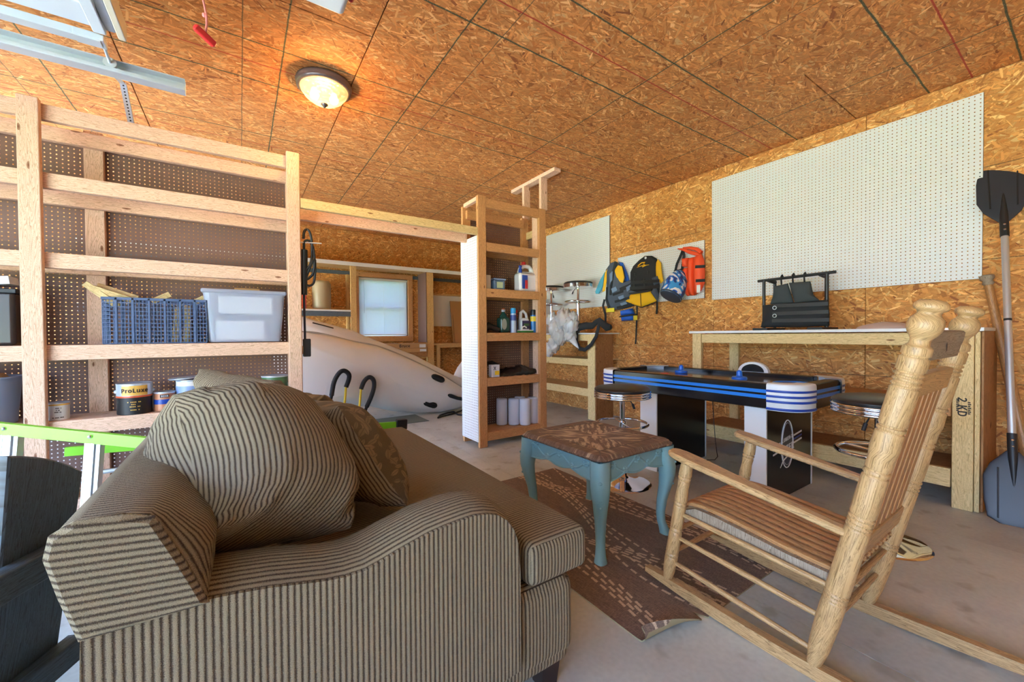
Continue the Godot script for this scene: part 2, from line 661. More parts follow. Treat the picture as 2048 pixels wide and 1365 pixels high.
func build_materials() -> void:
	var white := Color(1, 1, 1)
	var ob := osb_bytes(11)
	var cb := ob.duplicate()
	var green := Color8(52, 74, 62)
	var red := Color8(170, 52, 40)
	for k in [0, 1]:
		for q in [[16.0, 2.6, green], [24.0, 2.4, red], [32.0, 3.0, green]]:
			osb_line(cb, true, (k * 48.0 + q[0]) / 96.0, q[1], q[2], 0, 1, int(q[0]) + k)
	osb_line(cb, false, 16.0 / 48.0, 2.2, green, 0.0, 1.0, 41)
	osb_line(cb, false, 24.0 / 48.0, 1.4, Color8(96, 84, 66), 0.0, 1.0, 42)
	var wb := ob.duplicate()
	osb_line(wb, true, 16.0 / 96.0, 1.3, Color8(78, 64, 44), 0, 1, 51)
	osb_line(wb, true, 24.0 / 96.0, 1.0, Color8(98, 70, 44), 0, 1, 52)
	osb_line(wb, true, 48.0 / 96.0, 1.3, Color8(84, 66, 44), 0, 1, 53)
	osb_line(wb, true, 72.0 / 96.0, 1.2, Color8(78, 64, 44), 0, 1, 54)
	mat("osb_ceiling", Color(1.0, 0.93, 0.84), 0.75, 0, tex(OW, OH, cb))
	mat("osb_wall", Color(1.0, 0.97, 0.86), 0.75, 0, tex(OW, OH, wb))
	var pine := pine_tex(5, 0.22)
	var oak := pine_tex(9, 0.34, 0)
	var ps := Vector2(0.2, 1.6)
	mat("pine_pale", Color8(234, 196, 168), 0.7, 0, pine, ps)
	mat("pine_warm", Color8(212, 156, 102), 0.7, 0, pine, ps)
	mat("pine_yellow", Color8(232, 204, 146), 0.7, 0, pine, ps)
	mat("pine_gold", Color8(224, 180, 116), 0.7, 0, pine, ps)
	mat("ply_brown", Color8(170, 124, 78), 0.7, 0, pine, Vector2(0.8, 2.2))
	mat("oak", Color8(196, 158, 108), 0.42, 0, oak, Vector2(0.16, 2.4))
	mat("oak_slat", Color8(188, 138, 88), 0.42, 0, oak, Vector2(0.12, 1.8))
	mat("oak_grey", Color8(158, 142, 122), 0.6, 0, oak, Vector2(0.16, 2.4))
	mat("hardboard", Color8(122, 92, 80), 0.55)
	mat("peg_white", Color8(226, 226, 226), 0.45)
	mat("white_paint", Color8(232, 232, 230), 0.4)
	mat("steel", Color8(204, 212, 222), 0.35, 0.45)
	mat("aluminium", Color8(204, 208, 214), 0.35, 0.7)
	mat("chrome", Color8(226, 226, 228), 0.06, 1.0)
	mat("black_vinyl", Color8(34, 32, 33), 0.35)
	mat("black_plastic", Color8(30, 32, 35), 0.45)
	mat("black_cloth", Color8(36, 37, 40), 0.85)
	mat("grey_cloth", Color8(72, 80, 94), 0.85)
	mat("yellow_cloth", Color8(236, 178, 20), 0.75)
	mat("yellow", Color8(228, 200, 40), 0.5)
	mat("orange_foam", Color8(240, 84, 42), 0.55)
	mat("blue_foam", Color8(36, 96, 200), 0.5)
	mat("light_blue", Color8(86, 176, 204), 0.6)
	mat("lime", Color8(126, 204, 40), 0.4)
	mat("cardboard", Color8(186, 142, 92), 0.8)
	mat("white_vinyl", Color8(236, 238, 240), 0.38)
	mat("grey_wood", Color8(92, 106, 118), 0.5, 0, oak, Vector2(0.12, 1.8))
	mat("bronze", Color8(124, 116, 112), 0.35, 0.5)
	mat("hockey_black", Color8(22, 22, 25), 0.22)
	mat("hockey_blue", Color8(34, 122, 214), 0.35)
	mat("hockey_navy", Color8(24, 66, 160), 0.35)
	mat("hockey_white", Color8(226, 228, 228), 0.35)
	mat("red_plastic", Color8(200, 44, 44), 0.35)
	mat("blue_plastic", Color8(30, 104, 206), 0.3)
	mat("blue_table", Color8(126, 163, 163), 0.6)
	mat("dark_wood", Color8(42, 28, 24), 0.4)
	mat("navy_crate", Color8(74, 94, 130), 0.5)
	mat("label_black", Color8(28, 26, 26), 0.5)
	mat("label_gold", Color8(226, 178, 84), 0.4)
	mat("ink", Color8(46, 40, 36), 0.7)
	# concrete
	var w := 512
	var b := PackedByteArray()
	b.resize(w * w * 3)
	var n1 := noise(21, 0.008, 4)
	var n2 := noise(22, 0.25, 2)
	var n3 := noise(23, 0.03, 4)
	for y in w:
		for x in w:
			var s := 0.8 + n1.get_noise_2d(x, y) * 0.10 + n2.get_noise_2d(x, y) * 0.03
			var st := clampf((n3.get_noise_2d(x, y) - 0.32) * 3.0, 0, 1)
			setc(b, (y * w + x) * 3, Color(s, s * 0.985, s * 0.945).lerp(Color(0.6, 0.56, 0.5), st * 0.5))
	mat("concrete", Color(0.94, 0.97, 0.97), 0.55, 0, tex(w, w, b), Vector2(3.1, 3.1))
	# ribbed chenille: 8 ribs of 11.3 mm, dark weave between them
	w = 256
	b = PackedByteArray()
	b.resize(w * w * 3)
	var hb := Image.create(w, w, false, Image.FORMAT_RGB8)
	var nf := noise(31, 0.16, 2)
	for y in w:
		for x in w:
			var ph := fposmod(x / 32.0 + nf.get_noise_2d(x * 0.5, y * 0.9) * 0.11, 1.0)
			var rib := pow(clampf(1.0 - pow(absf(ph - 0.5) / 0.42, 3.0), 0, 1), 0.6)
			var s := 0.97 + nf.get_noise_2d(x * 2.0, y * 1.6) * 0.42
			setc(b, (y * w + x) * 3, Color(0.275, 0.215, 0.15).lerp(Color(0.555, 0.50, 0.40) * s, rib))
			var hv := rib * (0.8 + 0.2 * s)
			hb.set_pixel(x, y, Color(hv, hv, hv))
	hb.bump_map_to_normal_map(7.0)
	mat("corduroy", white, 0.95, 0, tex(w, w, b), Vector2(0.0904, 0.0904), ImageTexture.create_from_image(hb), 0.9)
	# floral weave
	b = PackedByteArray()
	b.resize(w * w * 3)
	for y in w:
		for x in w:
			var s := nf.get_noise_2d(x * 3.0, y * 3.0) * 0.05
			setc(b, (y * w + x) * 3, Color(0.38 + s, 0.315 + s, 0.21 + s))
	var r := RandomNumberGenerator.new()
	r.seed = 77
	for k in 150:
		var cx := r.randf() * w
		var cy := r.randf() * w
		var a := r.randf() * TAU
		var hl := r.randf_range(9, 20)
		var hw := hl * r.randf_range(0.3, 0.5)
		var c := Color(0.49, 0.405, 0.275).lerp(Color(0.56, 0.455, 0.32), r.randf())
		for dy in range(-20, 21):
			for dx in range(-20, 21):
				var l := dx * cos(a) + dy * sin(a)
				var q := -dx * sin(a) + dy * cos(a)
				if absf(l) < hl and absf(q) < hw * (1.0 - pow(l / hl, 2)):
					var s := 0.8 if absf(q) < 1.0 else 1.0
					setc(b, (posmod(int(cy) + dy, w) * w + posmod(int(cx) + dx, w)) * 3, c * s)
	mat("floral", white, 0.9, 0, tex(w, w, b), Vector2(0.28, 0.28))
	# camouflage print
	b = PackedByteArray()
	b.resize(w * w * 3)
	var nc := noise(61, 0.022, 2)
	for y in w:
		for x in w:
			var q := nc.get_noise_2d(x, y)
			var q2 := nc.get_noise_2d(x + 900.0, y)
			var c := Color8(58, 150, 214)
			if q > 0.16: c = Color8(226, 222, 224)
			elif q < -0.2: c = Color8(24, 52, 120)
			elif q2 > 0.12: c = Color8(30, 96, 190)
			setc(b, (y * w + x) * 3, c)
	mat("camo", white, 0.5, 0, tex(w, w, b), Vector2(0.62, 0.62))

func sheet(called: String, lo: Vector3, hi: Vector3, m: Material, parent: Node, uvf: Callable) -> void:
	var b := MB.new()
	b.box(lo, hi, 0.0015)
	for i in b.uv.size():
		b.uv[i] = uvf.call(b.v[i])
	part(called, b, m, parent)

func _ready() -> void:
	rng.seed = 4711
	# ---- camera, sky, sun, exposure
	var cam := Camera3D.new()
	cam.name = "camera"
	cam.rotation = Vector3(deg_to_rad(-0.84), deg_to_rad(-34.0738), deg_to_rad(-0.433))
	cam.position = EYE
	cam.fov = rad_to_deg(2.0 * atan(682.5 / F))
	cam.near = 0.02
	add_child(cam)
	cam_basis = Basis.from_euler(cam.rotation, EULER_ORDER_YXZ)
	var env := Environment.new()
	env.background_mode = Environment.BG_SKY
	env.tonemap_mode = Environment.TONE_MAPPER_LINEAR
	env.tonemap_exposure = 1.95
	env.sdfgi_enabled = true
	env.ssao_enabled = true
	env.ssil_enabled = true
	var sm := ProceduralSkyMaterial.new()
	sm.sky_top_color = Color(0.56, 0.72, 0.98)
	sm.sky_horizon_color = Color(0.82, 0.91, 1.0)
	sm.ground_horizon_color = Color(0.78, 0.80, 0.78)
	sm.ground_bottom_color = Color(0.5, 0.5, 0.48)
	sm.sun_angle_max = 1.0
	sm.energy_multiplier = 7.0
	var sky := Sky.new()
	sky.sky_material = sm
	env.sky = sky
	var we := WorldEnvironment.new()
	we.name = "world"
	we.environment = env
	add_child(we)
	var sun := DirectionalLight3D.new()
	sun.name = "sun"
	sun.light_color = Color(1.0, 0.98, 0.95)
	sun.light_energy = 22.0
	sun.shadow_enabled = true
	sun.light_angular_distance = 0.6
	add_child(sun)
	sun.look_at_from_position(Vector3.ZERO, Vector3(-0.35, -1.0, -0.25))
	build_materials()
	shell()
	left_shelf()
	tall_shelf()
	workbench()
	corner_bench()
	window_wall_shelf()
	sofa()
	rocking_chair()
	side_table()
	rug()
	air_hockey()
	stools()
	adirondack()
	work_platform()
	inflatables()
	door_gear()
	ceiling_lamp()
	wall_gear()
	bench_gear()
	shelf_goods()

func shell() -> void:
	# floor slab with a saw-cut joint
	var fl := structure("floor")
	var uvc := func(p: Vector3) -> Vector2: return Vector2(p.x, p.z)
	for q in [[XL - 0.15, 1.70, ZB - 0.15, ZF + 0.15], [1.703, XW + 0.15, ZB - 0.15, ZF + 0.15]]:
		sheet("slab", Vector3(q[0], -0.12, q[2]), Vector3(q[1], 0, q[3]), M.concrete, fl, uvc)
	# ceiling of strand board sheets under a roof deck
	var ce := structure("ceiling", Vector3(0, CEIL, 0))
	var cols := [[-2.55, -1.795, -2.34], [-1.795, -0.575, -1.12], [-0.575, 0.645, -2.34], [0.645, 1.865, -1.12], [1.865, 3.085, -2.34], [3.085, 4.071, -1.12]]
	for c in cols:
		var z: float = c[2] + 2.44 * 3
		while z > ZB:
			var z0 := maxf(z - 2.44, ZB)
			var z1 := minf(z, ZF)
			if z1 - z0 > 0.05:
				var j: float = z
				var x0: float = c[0]
				if x0 < -2.0: x0 = -3.015
				var fl_u: bool = c[0] > 0.5
				sheet("panel", Vector3(c[0] + 0.003, CEIL, z0 + 0.003), Vector3(c[1] - 0.003, CEIL + 0.012, z1 - 0.003), M.osb_ceiling, ce, func(p: Vector3) -> Vector2:
					var u := (p.x - x0) / 1.22
					return Vector2(1.0 - u if not fl_u else u, (j - p.z) / 2.44))
			z -= 2.44
	var b := MB.new()
	b.box(Vector3(XL - 0.2, CEIL + 0.04, ZB - 0.2), Vector3(XW + 0.2, CEIL + 0.2, ZF + 0.2), 0)
	part("roof_deck", b, M.ply_brown, ce)
	# workbench wall
	var wr := structure("wall_right", Vector3(XW, 0, 0))
	var z := -2.28 + 1.22 * 5
	while z > ZB:
		var z0 := maxf(z - 1.22, ZB)
		var z1 := minf(z, ZF)
		var zz := z
		var uvw := func(p: Vector3) -> Vector2: return Vector2((zz - p.z) / 1.22 + zz * 0.37, (p.y - 0.323) / 2.44)
		sheet("panel", Vector3(XW, 0.325, z0 + 0.0015), Vector3(XW + 0.012, CEIL, z1 - 0.0015), M.osb_wall, wr, uvw)
		sheet("panel", Vector3(XW, 0.0, z0 + 0.0015), Vector3(XW + 0.012, 0.321, z1 - 0.0015), M.osb_wall, wr, uvw)
		z -= 1.22
	b = MB.new()
	b.box(Vector3(XW + 0.013, -0.1, ZB - 0.2), Vector3(XW + 0.2, CEIL + 0.1, ZF + 0.2), 0)
	part("wall_core", b, M.ply_brown, wr)
	# window wall, sheets cut round the opening
	var wk := structure("wall_back", Vector3(0, 0, ZB))
	var xs := [-2.55, -1.40, -0.18, 1.04, 1.60, 2.42, 3.05, 4.071]
	for i in xs.size() - 1:
		var x0: float = xs[i]
		var uvb := func(p: Vector3) -> Vector2: return Vector2((p.x - x0) / 1.22 + x0 * 0.61, (p.y - 0.323) / 2.44)
		if i == 4:
			sheet("panel", Vector3(x0, 0, ZB - 0.012), Vector3(xs[i + 1], 1.06, ZB), M.osb_wall, wk, uvb)
			sheet("panel", Vector3(x0, 2.04, ZB - 0.012), Vector3(xs[i + 1], CEIL, ZB), M.osb_wall, wk, uvb)
		else:
			sheet("panel", Vector3(x0 + 0.0015, 0, ZB - 0.012), Vector3(xs[i + 1] - 0.0015, CEIL, ZB), M.osb_wall, wk, uvb)
	for q in [[XL - 0.2, 1.60, -0.1, CEIL + 0.1], [2.42, XW + 0.2, -0.1, CEIL + 0.1], [1.60, 2.42, -0.1, 1.06], [1.60, 2.42, 2.04, CEIL + 0.1]]:
		b = MB.new()
		b.box(Vector3(q[0], q[2], ZB - 0.15), Vector3(q[1], q[3], ZB - 0.013), 0)
		part("wall_core", b, M.ply_brown, wk)
	# door wall with its two openings, and the wall behind the photographer
	var wl := structure("wall_left", Vector3(XL, 0, 0))
	for q in [[ZF + 0.2, 2.40, 0, CEIL], [-2.40, -3.75, 0, CEIL], [-6.5, ZB - 0.2, 0, CEIL], [2.40, -2.40, 2.15, CEIL], [-3.75, -6.5, 2.15, CEIL]]:
		sheet("panel", Vector3(XL - 0.14, q[2], q[1]), Vector3(XL, q[3], q[0]), M.osb_wall, wl, func(p: Vector3) -> Vector2: return Vector2(p.z / 1.22, p.y / 2.44))
	var wf := structure("wall_front", Vector3(0, 0, ZF))
	for x in [-2.55, -1.33, -0.11, 1.11, 2.33, 3.55]:
		sheet("panel", Vector3(x, 0, ZF), Vector3(minf(x + 1.218, XW), CEIL, ZF + 0.14), M.osb_wall, wf, func(p: Vector3) -> Vector2: return Vector2(p.x / 1.22, p.y / 2.44))
	# outside: drive and lawn
	var dr := structure("driveway")
	sheet("paving", Vector3(-9.5, -0.12, -9), Vector3(XL - 0.16, -0.03, 6), M.concrete, dr, uvc)
	var gm := mat("grass", Color8(96, 128, 58), 0.95)
	var gr := structure("lawn")
	b = MB.new()
	b.box(Vector3(-40, -0.3, -40), Vector3(40, -0.13, 40), 0)
	part("turf", b, gm, gr)
	# window: lumber casing, sash, closed blind
	var wn := structure("window_1", Vector3(2.0, 1.06, ZB))
	board("jamb", Vector3(1.56, 0.98, ZB - 0.10), Vector3(1.60, 2.04, ZB + 0.03), M.pine_warm, wn)
	board("jamb", Vector3(2.42, 0.98, ZB - 0.10), Vector3(2.50, 2.12, ZB + 0.03), M.pine_warm, wn)
	board("head", Vector3(1.56, 2.04, ZB - 0.10), Vector3(2.50, 2.12, ZB + 0.035), M.pine_warm, wn)
	board("sill", Vector3(1.56, 0.98, ZB - 0.10), Vector3(2.50, 1.07, ZB + 0.035), M.pine_warm, wn)
	for q in [[1.60, 1.07, 1.64, 2.04], [2.38, 1.07, 2.42, 2.04], [1.64, 1.07, 2.38, 1.11], [1.64, 2.0, 2.38, 2.04], [1.64, 1.53, 2.38, 1.57]]:
		board("sash_bar", Vector3(q[0], q[1], ZB - 0.11), Vector3(q[2], q[3], ZB - 0.08), M.white_paint, wn)
	var gl := mat("glass", Color(0.9, 0.95, 1.0, 0.12), 0.02)
	gl.transparency = BaseMaterial3D.TRANSPARENCY_ALPHA
	for q in [[1.11, 1.53], [1.57, 2.0]]:
		b = MB.new()
		b.box(Vector3(1.64, q[0], ZB - 0.097), Vector3(2.38, q[1], ZB - 0.093), 0)
		part("pane", b, gl, wn)
	var bl := thing("window_blind", "closed white slatted blind hanging in the lumber-cased window", "blind", Vector3(2.0, 1.09, ZB - 0.02))
	var bm := mat("blind", Color8(226, 232, 240), 0.5)
	bm.backlight_enabled = true
	bm.backlight = Color(0.55, 0.58, 0.62)
	board("headrail", Vector3(1.605, 2.0, ZB - 0.05), Vector3(2.415, 2.035, ZB - 0.01), M.white_paint, bl)
	board("bottom_rail", Vector3(1.61, 1.085, ZB - 0.04), Vector3(2.41, 1.105, ZB - 0.015), M.white_paint, bl)
	b = MB.new()
	for k in 42:
		var y := 1.108 + k * 0.0213
		b.obox(Transform3D(Basis(Vector3.RIGHT, deg_to_rad(72)), Vector3(2.01, y + 0.011, ZB - 0.028)), Vector3(0.80, 0.0012, 0.0245), 0)
	part("slats", b, bm, bl).set_meta("kind", "stuff")
	for x in [1.72, 2.01, 2.28]:
		b = MB.new()
		b.tube([Vector3(x, 1.1, ZB - 0.014), Vector3(x, 2.0, ZB - 0.014)], 0.0015, 5, false)
		part("ladder_cord", b, M.white_paint, bl)
	b = MB.new()
	b.tube([Vector3(1.69, 1.45, ZB - 0.008), Vector3(1.685, 2.0, ZB - 0.008)], 0.004, 6)
	part("tilt_wand", b, M.steel, bl)

const ZS := -3.30
func left_shelf() -> void:
	var t := thing("storage_shelf", "wide open lumber shelf unit backed with brown pegboard", "shelf", Vector3(-0.6, 0, -3.48))
	var P: Material = M.pine_pale
	for x in [-2.28, -0.987, 0.290]:
		board("post", Vector3(x, 0, ZS - 0.038), Vector3(x + 0.086, 2.40 if x < 0.2 else 2.408, ZS), P, t, 0.006)
	for x in [-1.95, -0.80, 0.31]:
		board("back_post", Vector3(x, 0, -3.645), Vector3(x + 0.09, 2.38, -3.607), P, t)
	# level: top of the front rail
	for y in [0.135, 0.598, 1.032, 1.556, 2.004, 2.385]:
		var top: bool = y > 2.3
		board("front_rail", Vector3(-2.3, y - 0.087, ZS - 0.076), Vector3(0.292, y, ZS - 0.039), P, t)
		board("back_rail", Vector3(-2.3, y - 0.087 if y < 1.9 else y - 0.12, -3.606), Vector3(0.372, y if y < 1.9 else y - 0.033, -3.568), P, t)
		if y < 1.2:
			board("shelf_board", Vector3(-2.3, y - 0.012, -3.567), Vector3(0.33, y - 0.001, ZS - 0.078), M.ply_brown if y < 0.3 else P, t)
		else:
			for x in [-1.6, 0.31]:
				board("cross_piece", Vector3(x, y - 0.087, -3.567), Vector3(x + 0.038, y - 0.002, ZS - 0.077), P, t)
	for y in [0.5, 0.94, 1.42]:
		board("side_cleat", Vector3(0.376, y, -3.62), Vector3(0.394, y + 0.06, ZS - 0.04), P, t)
	var b := MB.new()
	b.peg(Vector3(-2.31, 0.09, -3.648), Vector3.RIGHT, Vector3.UP, 106, 90)
	part("pegboard", b, M.hardboard, t)
	# header beam over the passage
	var h := thing("header_beam", "long lumber beam bridging the gap between the two shelf units", "beam", Vector3(1.12, 2.03, -3.36))
	board("front_board", Vector3(0.378, 2.015, ZS - 0.04), Vector3(1.856, 2.085, ZS - 0.002), M.pine_yellow, h)
	board("back_board", Vector3(0.378, onz(700, 454, ZS - 0.23).y, ZS - 0.25), Vector3(1.856, onz(700, 432, ZS - 0.23).y, ZS - 0.215), M.pine_pale, h)

func tall_shelf() -> void:
	var P: Material = M.pine_warm
	var t := thing("narrow_shelf", "tall narrow lumber shelf unit with white pegboard on its side", "shelf", Vector3(2.26, 0, -3.47))
	var lx := 1.858
	var rx := 2.672
	board("post", Vector3(lx, 0, ZS - 0.038), Vector3(lx + 0.088, 2.39, ZS), P, t, 0.005)
	board("post", Vector3(rx - 0.088, 0, ZS - 0.038), Vector3(rx, 2.385, ZS), P, t, 0.005)
	board("post", Vector3(rx - 0.088, 0, ZS - 0.128), Vector3(rx - 0.05, 2.38, ZS - 0.039), M.pine_pale, t)
	board("back_post", Vector3(lx, 0, -3.648), Vector3(lx + 0.088, 2.36, -3.61), P, t)
	board("back_post", Vector3(rx - 0.088, 0, -3.648), Vector3(rx, 2.36, -3.61), P, t)
	for y in [0.139, 0.660, 1.094, 1.518, 1.956]:
		board("shelf_rail", Vector3(lx + 0.089, y - 0.082, ZS - 0.038), Vector3(rx - 0.089, y, ZS - 0.002), P, t)
		board("back_rail", Vector3(lx + 0.089, y - 0.082, -3.609), Vector3(rx - 0.089, y - 0.003, -3.571), P, t)
		board("shelf_board", Vector3(lx + 0.04, y - 0.016, -3.570), Vector3(rx - 0.04, y - 0.002, ZS - 0.04), P, t)
	board("top_rail", Vector3(lx + 0.089, 2.285, ZS - 0.04), Vector3(rx - 0.089, 2.372, ZS - 0.003), P, t)
	board("top_rail", Vector3(lx + 0.03, 2.235, -3.609), Vector3(rx - 0.089, 2.32, -3.571), P, t)
	board("side_rail", Vector3(lx + 0.002, 2.345, -3.60), Vector3(lx + 0.04, 2.383, ZS - 0.04), M.pine_pale, t)
	board("side_rail", Vector3(rx - 0.04, 2.12, -3.60), Vector3(rx - 0.002, 2.2, ZS - 0.13), M.pine_yellow, t)
	var b := MB.new()
	b.peg(Vector3(lx + 0.01, 0.06, -3.649), Vector3.RIGHT, Vector3.UP, 31, 87)
	part("back_pegboard", b, M.hardboard, t)
	b = MB.new()
	b.peg(Vector3(rx + 0.003, 0.06, -3.645), Vector3(0, 0, 1), Vector3.UP, 12, 82)
	part("side_pegboard", b, M.hardboard, t)
	b = MB.new()
	b.peg(Vector3(lx - 0.005, 0.055, -3.65), Vector3(0, 0, 1), Vector3.UP, 13, 77)
	for q in [[-3.6502, -3.647], [ZS - 0.0215, ZS - 0.018]]:
		b.box(Vector3(lx - 0.0045, 0.055, q[0]), Vector3(lx - 0.001, 2.01, q[1]), 0)
	part("white_pegboard", b, M.peg_white, t, false, "white pegboard")
	# brace wedged under the ceiling
	var s := thing("ceiling_brace", "pale lumber brace standing on the narrow shelf against the ceiling", "brace", Vector3(2.66, 2.385, -3.45))
	board("upright", Vector3(2.625, 2.387, -3.355), Vector3(2.71, 2.722, -3.318), M.pine_pale, s)
	board("upright", Vector3(2.625, 2.362, -3.66), Vector3(2.71, 2.722, -3.622), M.pine_pale, s)
	board("cap_plate", Vector3(2.64, 2.724, -3.90), Vector3(2.725, 2.7615, -3.12), M.pine_pale, s)

func workbench() -> void:
	var P: Material = M.pine_yellow
	var t := thing("workbench", "long lumber workbench with a white top along the strand board wall", "workbench", Vector3(3.8, 0, -1.32))
	var xf := 3.57
	for z in [-2.21, -0.52]:
		board("leg", Vector3(xf, 0, z), Vector3(xf + 0.038, 1.07, z + 0.088), P, t, 0.004)
	board("leg", Vector3(xf + 0.006, 0.004, -0.430), Vector3(xf + 0.095, 1.07, -0.408), P, t)
	board("leg", Vector3(xf + 0.04, 0, -2.21), Vector3(xf + 0.128, 1.07, -2.172), M.ply_brown, t)
	for z in [-2.1, -0.50]:
		board("back_leg", Vector3(XW - 0.04, 0, z), Vector3(XW - 0.003, 1.07, z + 0.088), P, t)
	board("apron", Vector3(xf + 0.002, 0.985, -2.118), Vector3(xf + 0.036, 1.066, -0.524), P, t)
	board("side_panel", Vector3(xf + 0.012, 0.01, -0.406), Vector3(XW - 0.003, 1.072, -0.394), M.ply_brown, t)
	board("top", Vector3(xf - 0.015, 1.073, -2.235), Vector3(XW - 0.002, 1.095, -0.392), M.white_paint, t)
	board("shelf_rail", Vector3(xf + 0.003, 0.555, -1.3), Vector3(xf + 0.037, 0.635, -0.524), M.pine_warm, t)
	board("shelf_board", Vector3(xf + 0.04, 0.615, -1.3), Vector3(XW - 0.05, 0.633, -0.524), M.pine_warm, t)
	board("low_rail", Vector3(xf + 0.003, 0.12, -2.17), Vector3(xf + 0.037, 0.235, -0.524), M.pine_yellow, t)
	board("low_shelf_board", Vector3(xf + 0.04, 0.215, -2.17), Vector3(XW - 0.05, 0.233, -0.524), M.ply_brown, t)
	# stamped grade mark: one legible line between two illegible ones
	lettering(t, "2 KD", 0.04, Transform3D(Basis(Vector3(0, -1, 0), Vector3(0, 0, 1), Vector3(-1, 0, 0)), Vector3(xf - 0.0002, 0.62, -0.478)), M.ink, "grade_mark")
	for q in [[-0.502, 0.66], [-0.455, 0.645]]:
		var gb := MB.new()
		for k in 7:
			gb.box(Vector3(xf - 0.0006, q[1] - k * 0.011, q[0]), Vector3(xf + 0.0, q[1] - k * 0.011 + 0.007, q[0] + 0.01 + 0.003 * (k % 2)), 0)
		part("grade_mark", gb, M.ink, t)

# raised or printed lettering: xf.basis.x runs with the line, y up the letters, z out of the surface
func lettering(parent: Node, words: String, height: float, xf: Transform3D, m: Material, called := "lettering", bend := 0.0, bold := true) -> void:
	var tm := TextMesh.new()
	tm.text = words
	var f := SystemFont.new()
	f.font_names = PackedStringArray(["Droid Sans"])
	if bold:
		f.font_weight = 700
	tm.font = f
	tm.font_size = 32
	tm.pixel_size = height / 24.0
	tm.depth = 0.0008
	tm.curve_step = 2.0
	var arr := tm.get_mesh_arrays()
	if arr.size() == 0 or arr[Mesh.ARRAY_VERTEX] == null:
		return
	var vs: PackedVector3Array = arr[Mesh.ARRAY_VERTEX]
	var ns: PackedVector3Array = arr[Mesh.ARRAY_NORMAL]
	var c := root_of(parent)
	for i in vs.size():
		var p := vs[i]
		var nn := ns[i]
		if bend > 0.0:
			var a := p.x / bend
			p = Vector3(sin(a) * (bend + p.z), p.y, cos(a) * (bend + p.z) - bend)
			nn = Basis(Vector3.UP, a) * nn
		vs[i] = xf * p - c
		ns[i] = (xf.basis * nn).normalized()
	var out := []
	out.resize(Mesh.ARRAY_MAX)
	out[Mesh.ARRAY_VERTEX] = vs
	out[Mesh.ARRAY_NORMAL] = ns
	out[Mesh.ARRAY_INDEX] = arr[Mesh.ARRAY_INDEX]
	var am := ArrayMesh.new()
	am.add_surface_from_arrays(Mesh.PRIMITIVE_TRIANGLES, out)
	var o := MeshInstance3D.new()
	o.name = called
	o.mesh = am
	o.material_override = m
	parent.add_child(o, true)

func corner_bench() -> void:
	var P: Material = M.pine_yellow
	var t := thing("corner_bench", "low lumber shelf bench with plywood end beside the narrow shelf unit", "bench", Vector3(3.83, 0, -4.6))
	var xf := 3.63
	board("leg", Vector3(xf, 0, -3.665), Vector3(xf + 0.038, 1.07, -3.54), P, t)
	board("leg", Vector3(xf, 0, -5.6), Vector3(xf + 0.038, 1.07, -5.5), P, t)
	board("end_panel", Vector3(xf + 0.002, 0.0, -3.539), Vector3(3.945, 1.072, -3.526), M.ply_brown, t)
	for q in [[0.76, 0.088], [0.385, 0.1]]:
		board("shelf_rail", Vector3(xf + 0.004, q[0] - q[1], -5.5), Vector3(xf + 0.036, q[0], -3.666), P, t)
		board("shelf_board", Vector3(xf + 0.037, q[0] - 0.02, -5.6), Vector3(XW - 0.003, q[0] - 0.002, -3.54), P, t)
	board("apron", Vector3(xf + 0.004, 0.99, -5.5), Vector3(xf + 0.036, 1.07, -3.666), P, t)
	board("top", Vector3(xf - 0.01, 1.073, -5.62), Vector3(XW - 0.002, 1.09, -3.526), M.white_paint, t)

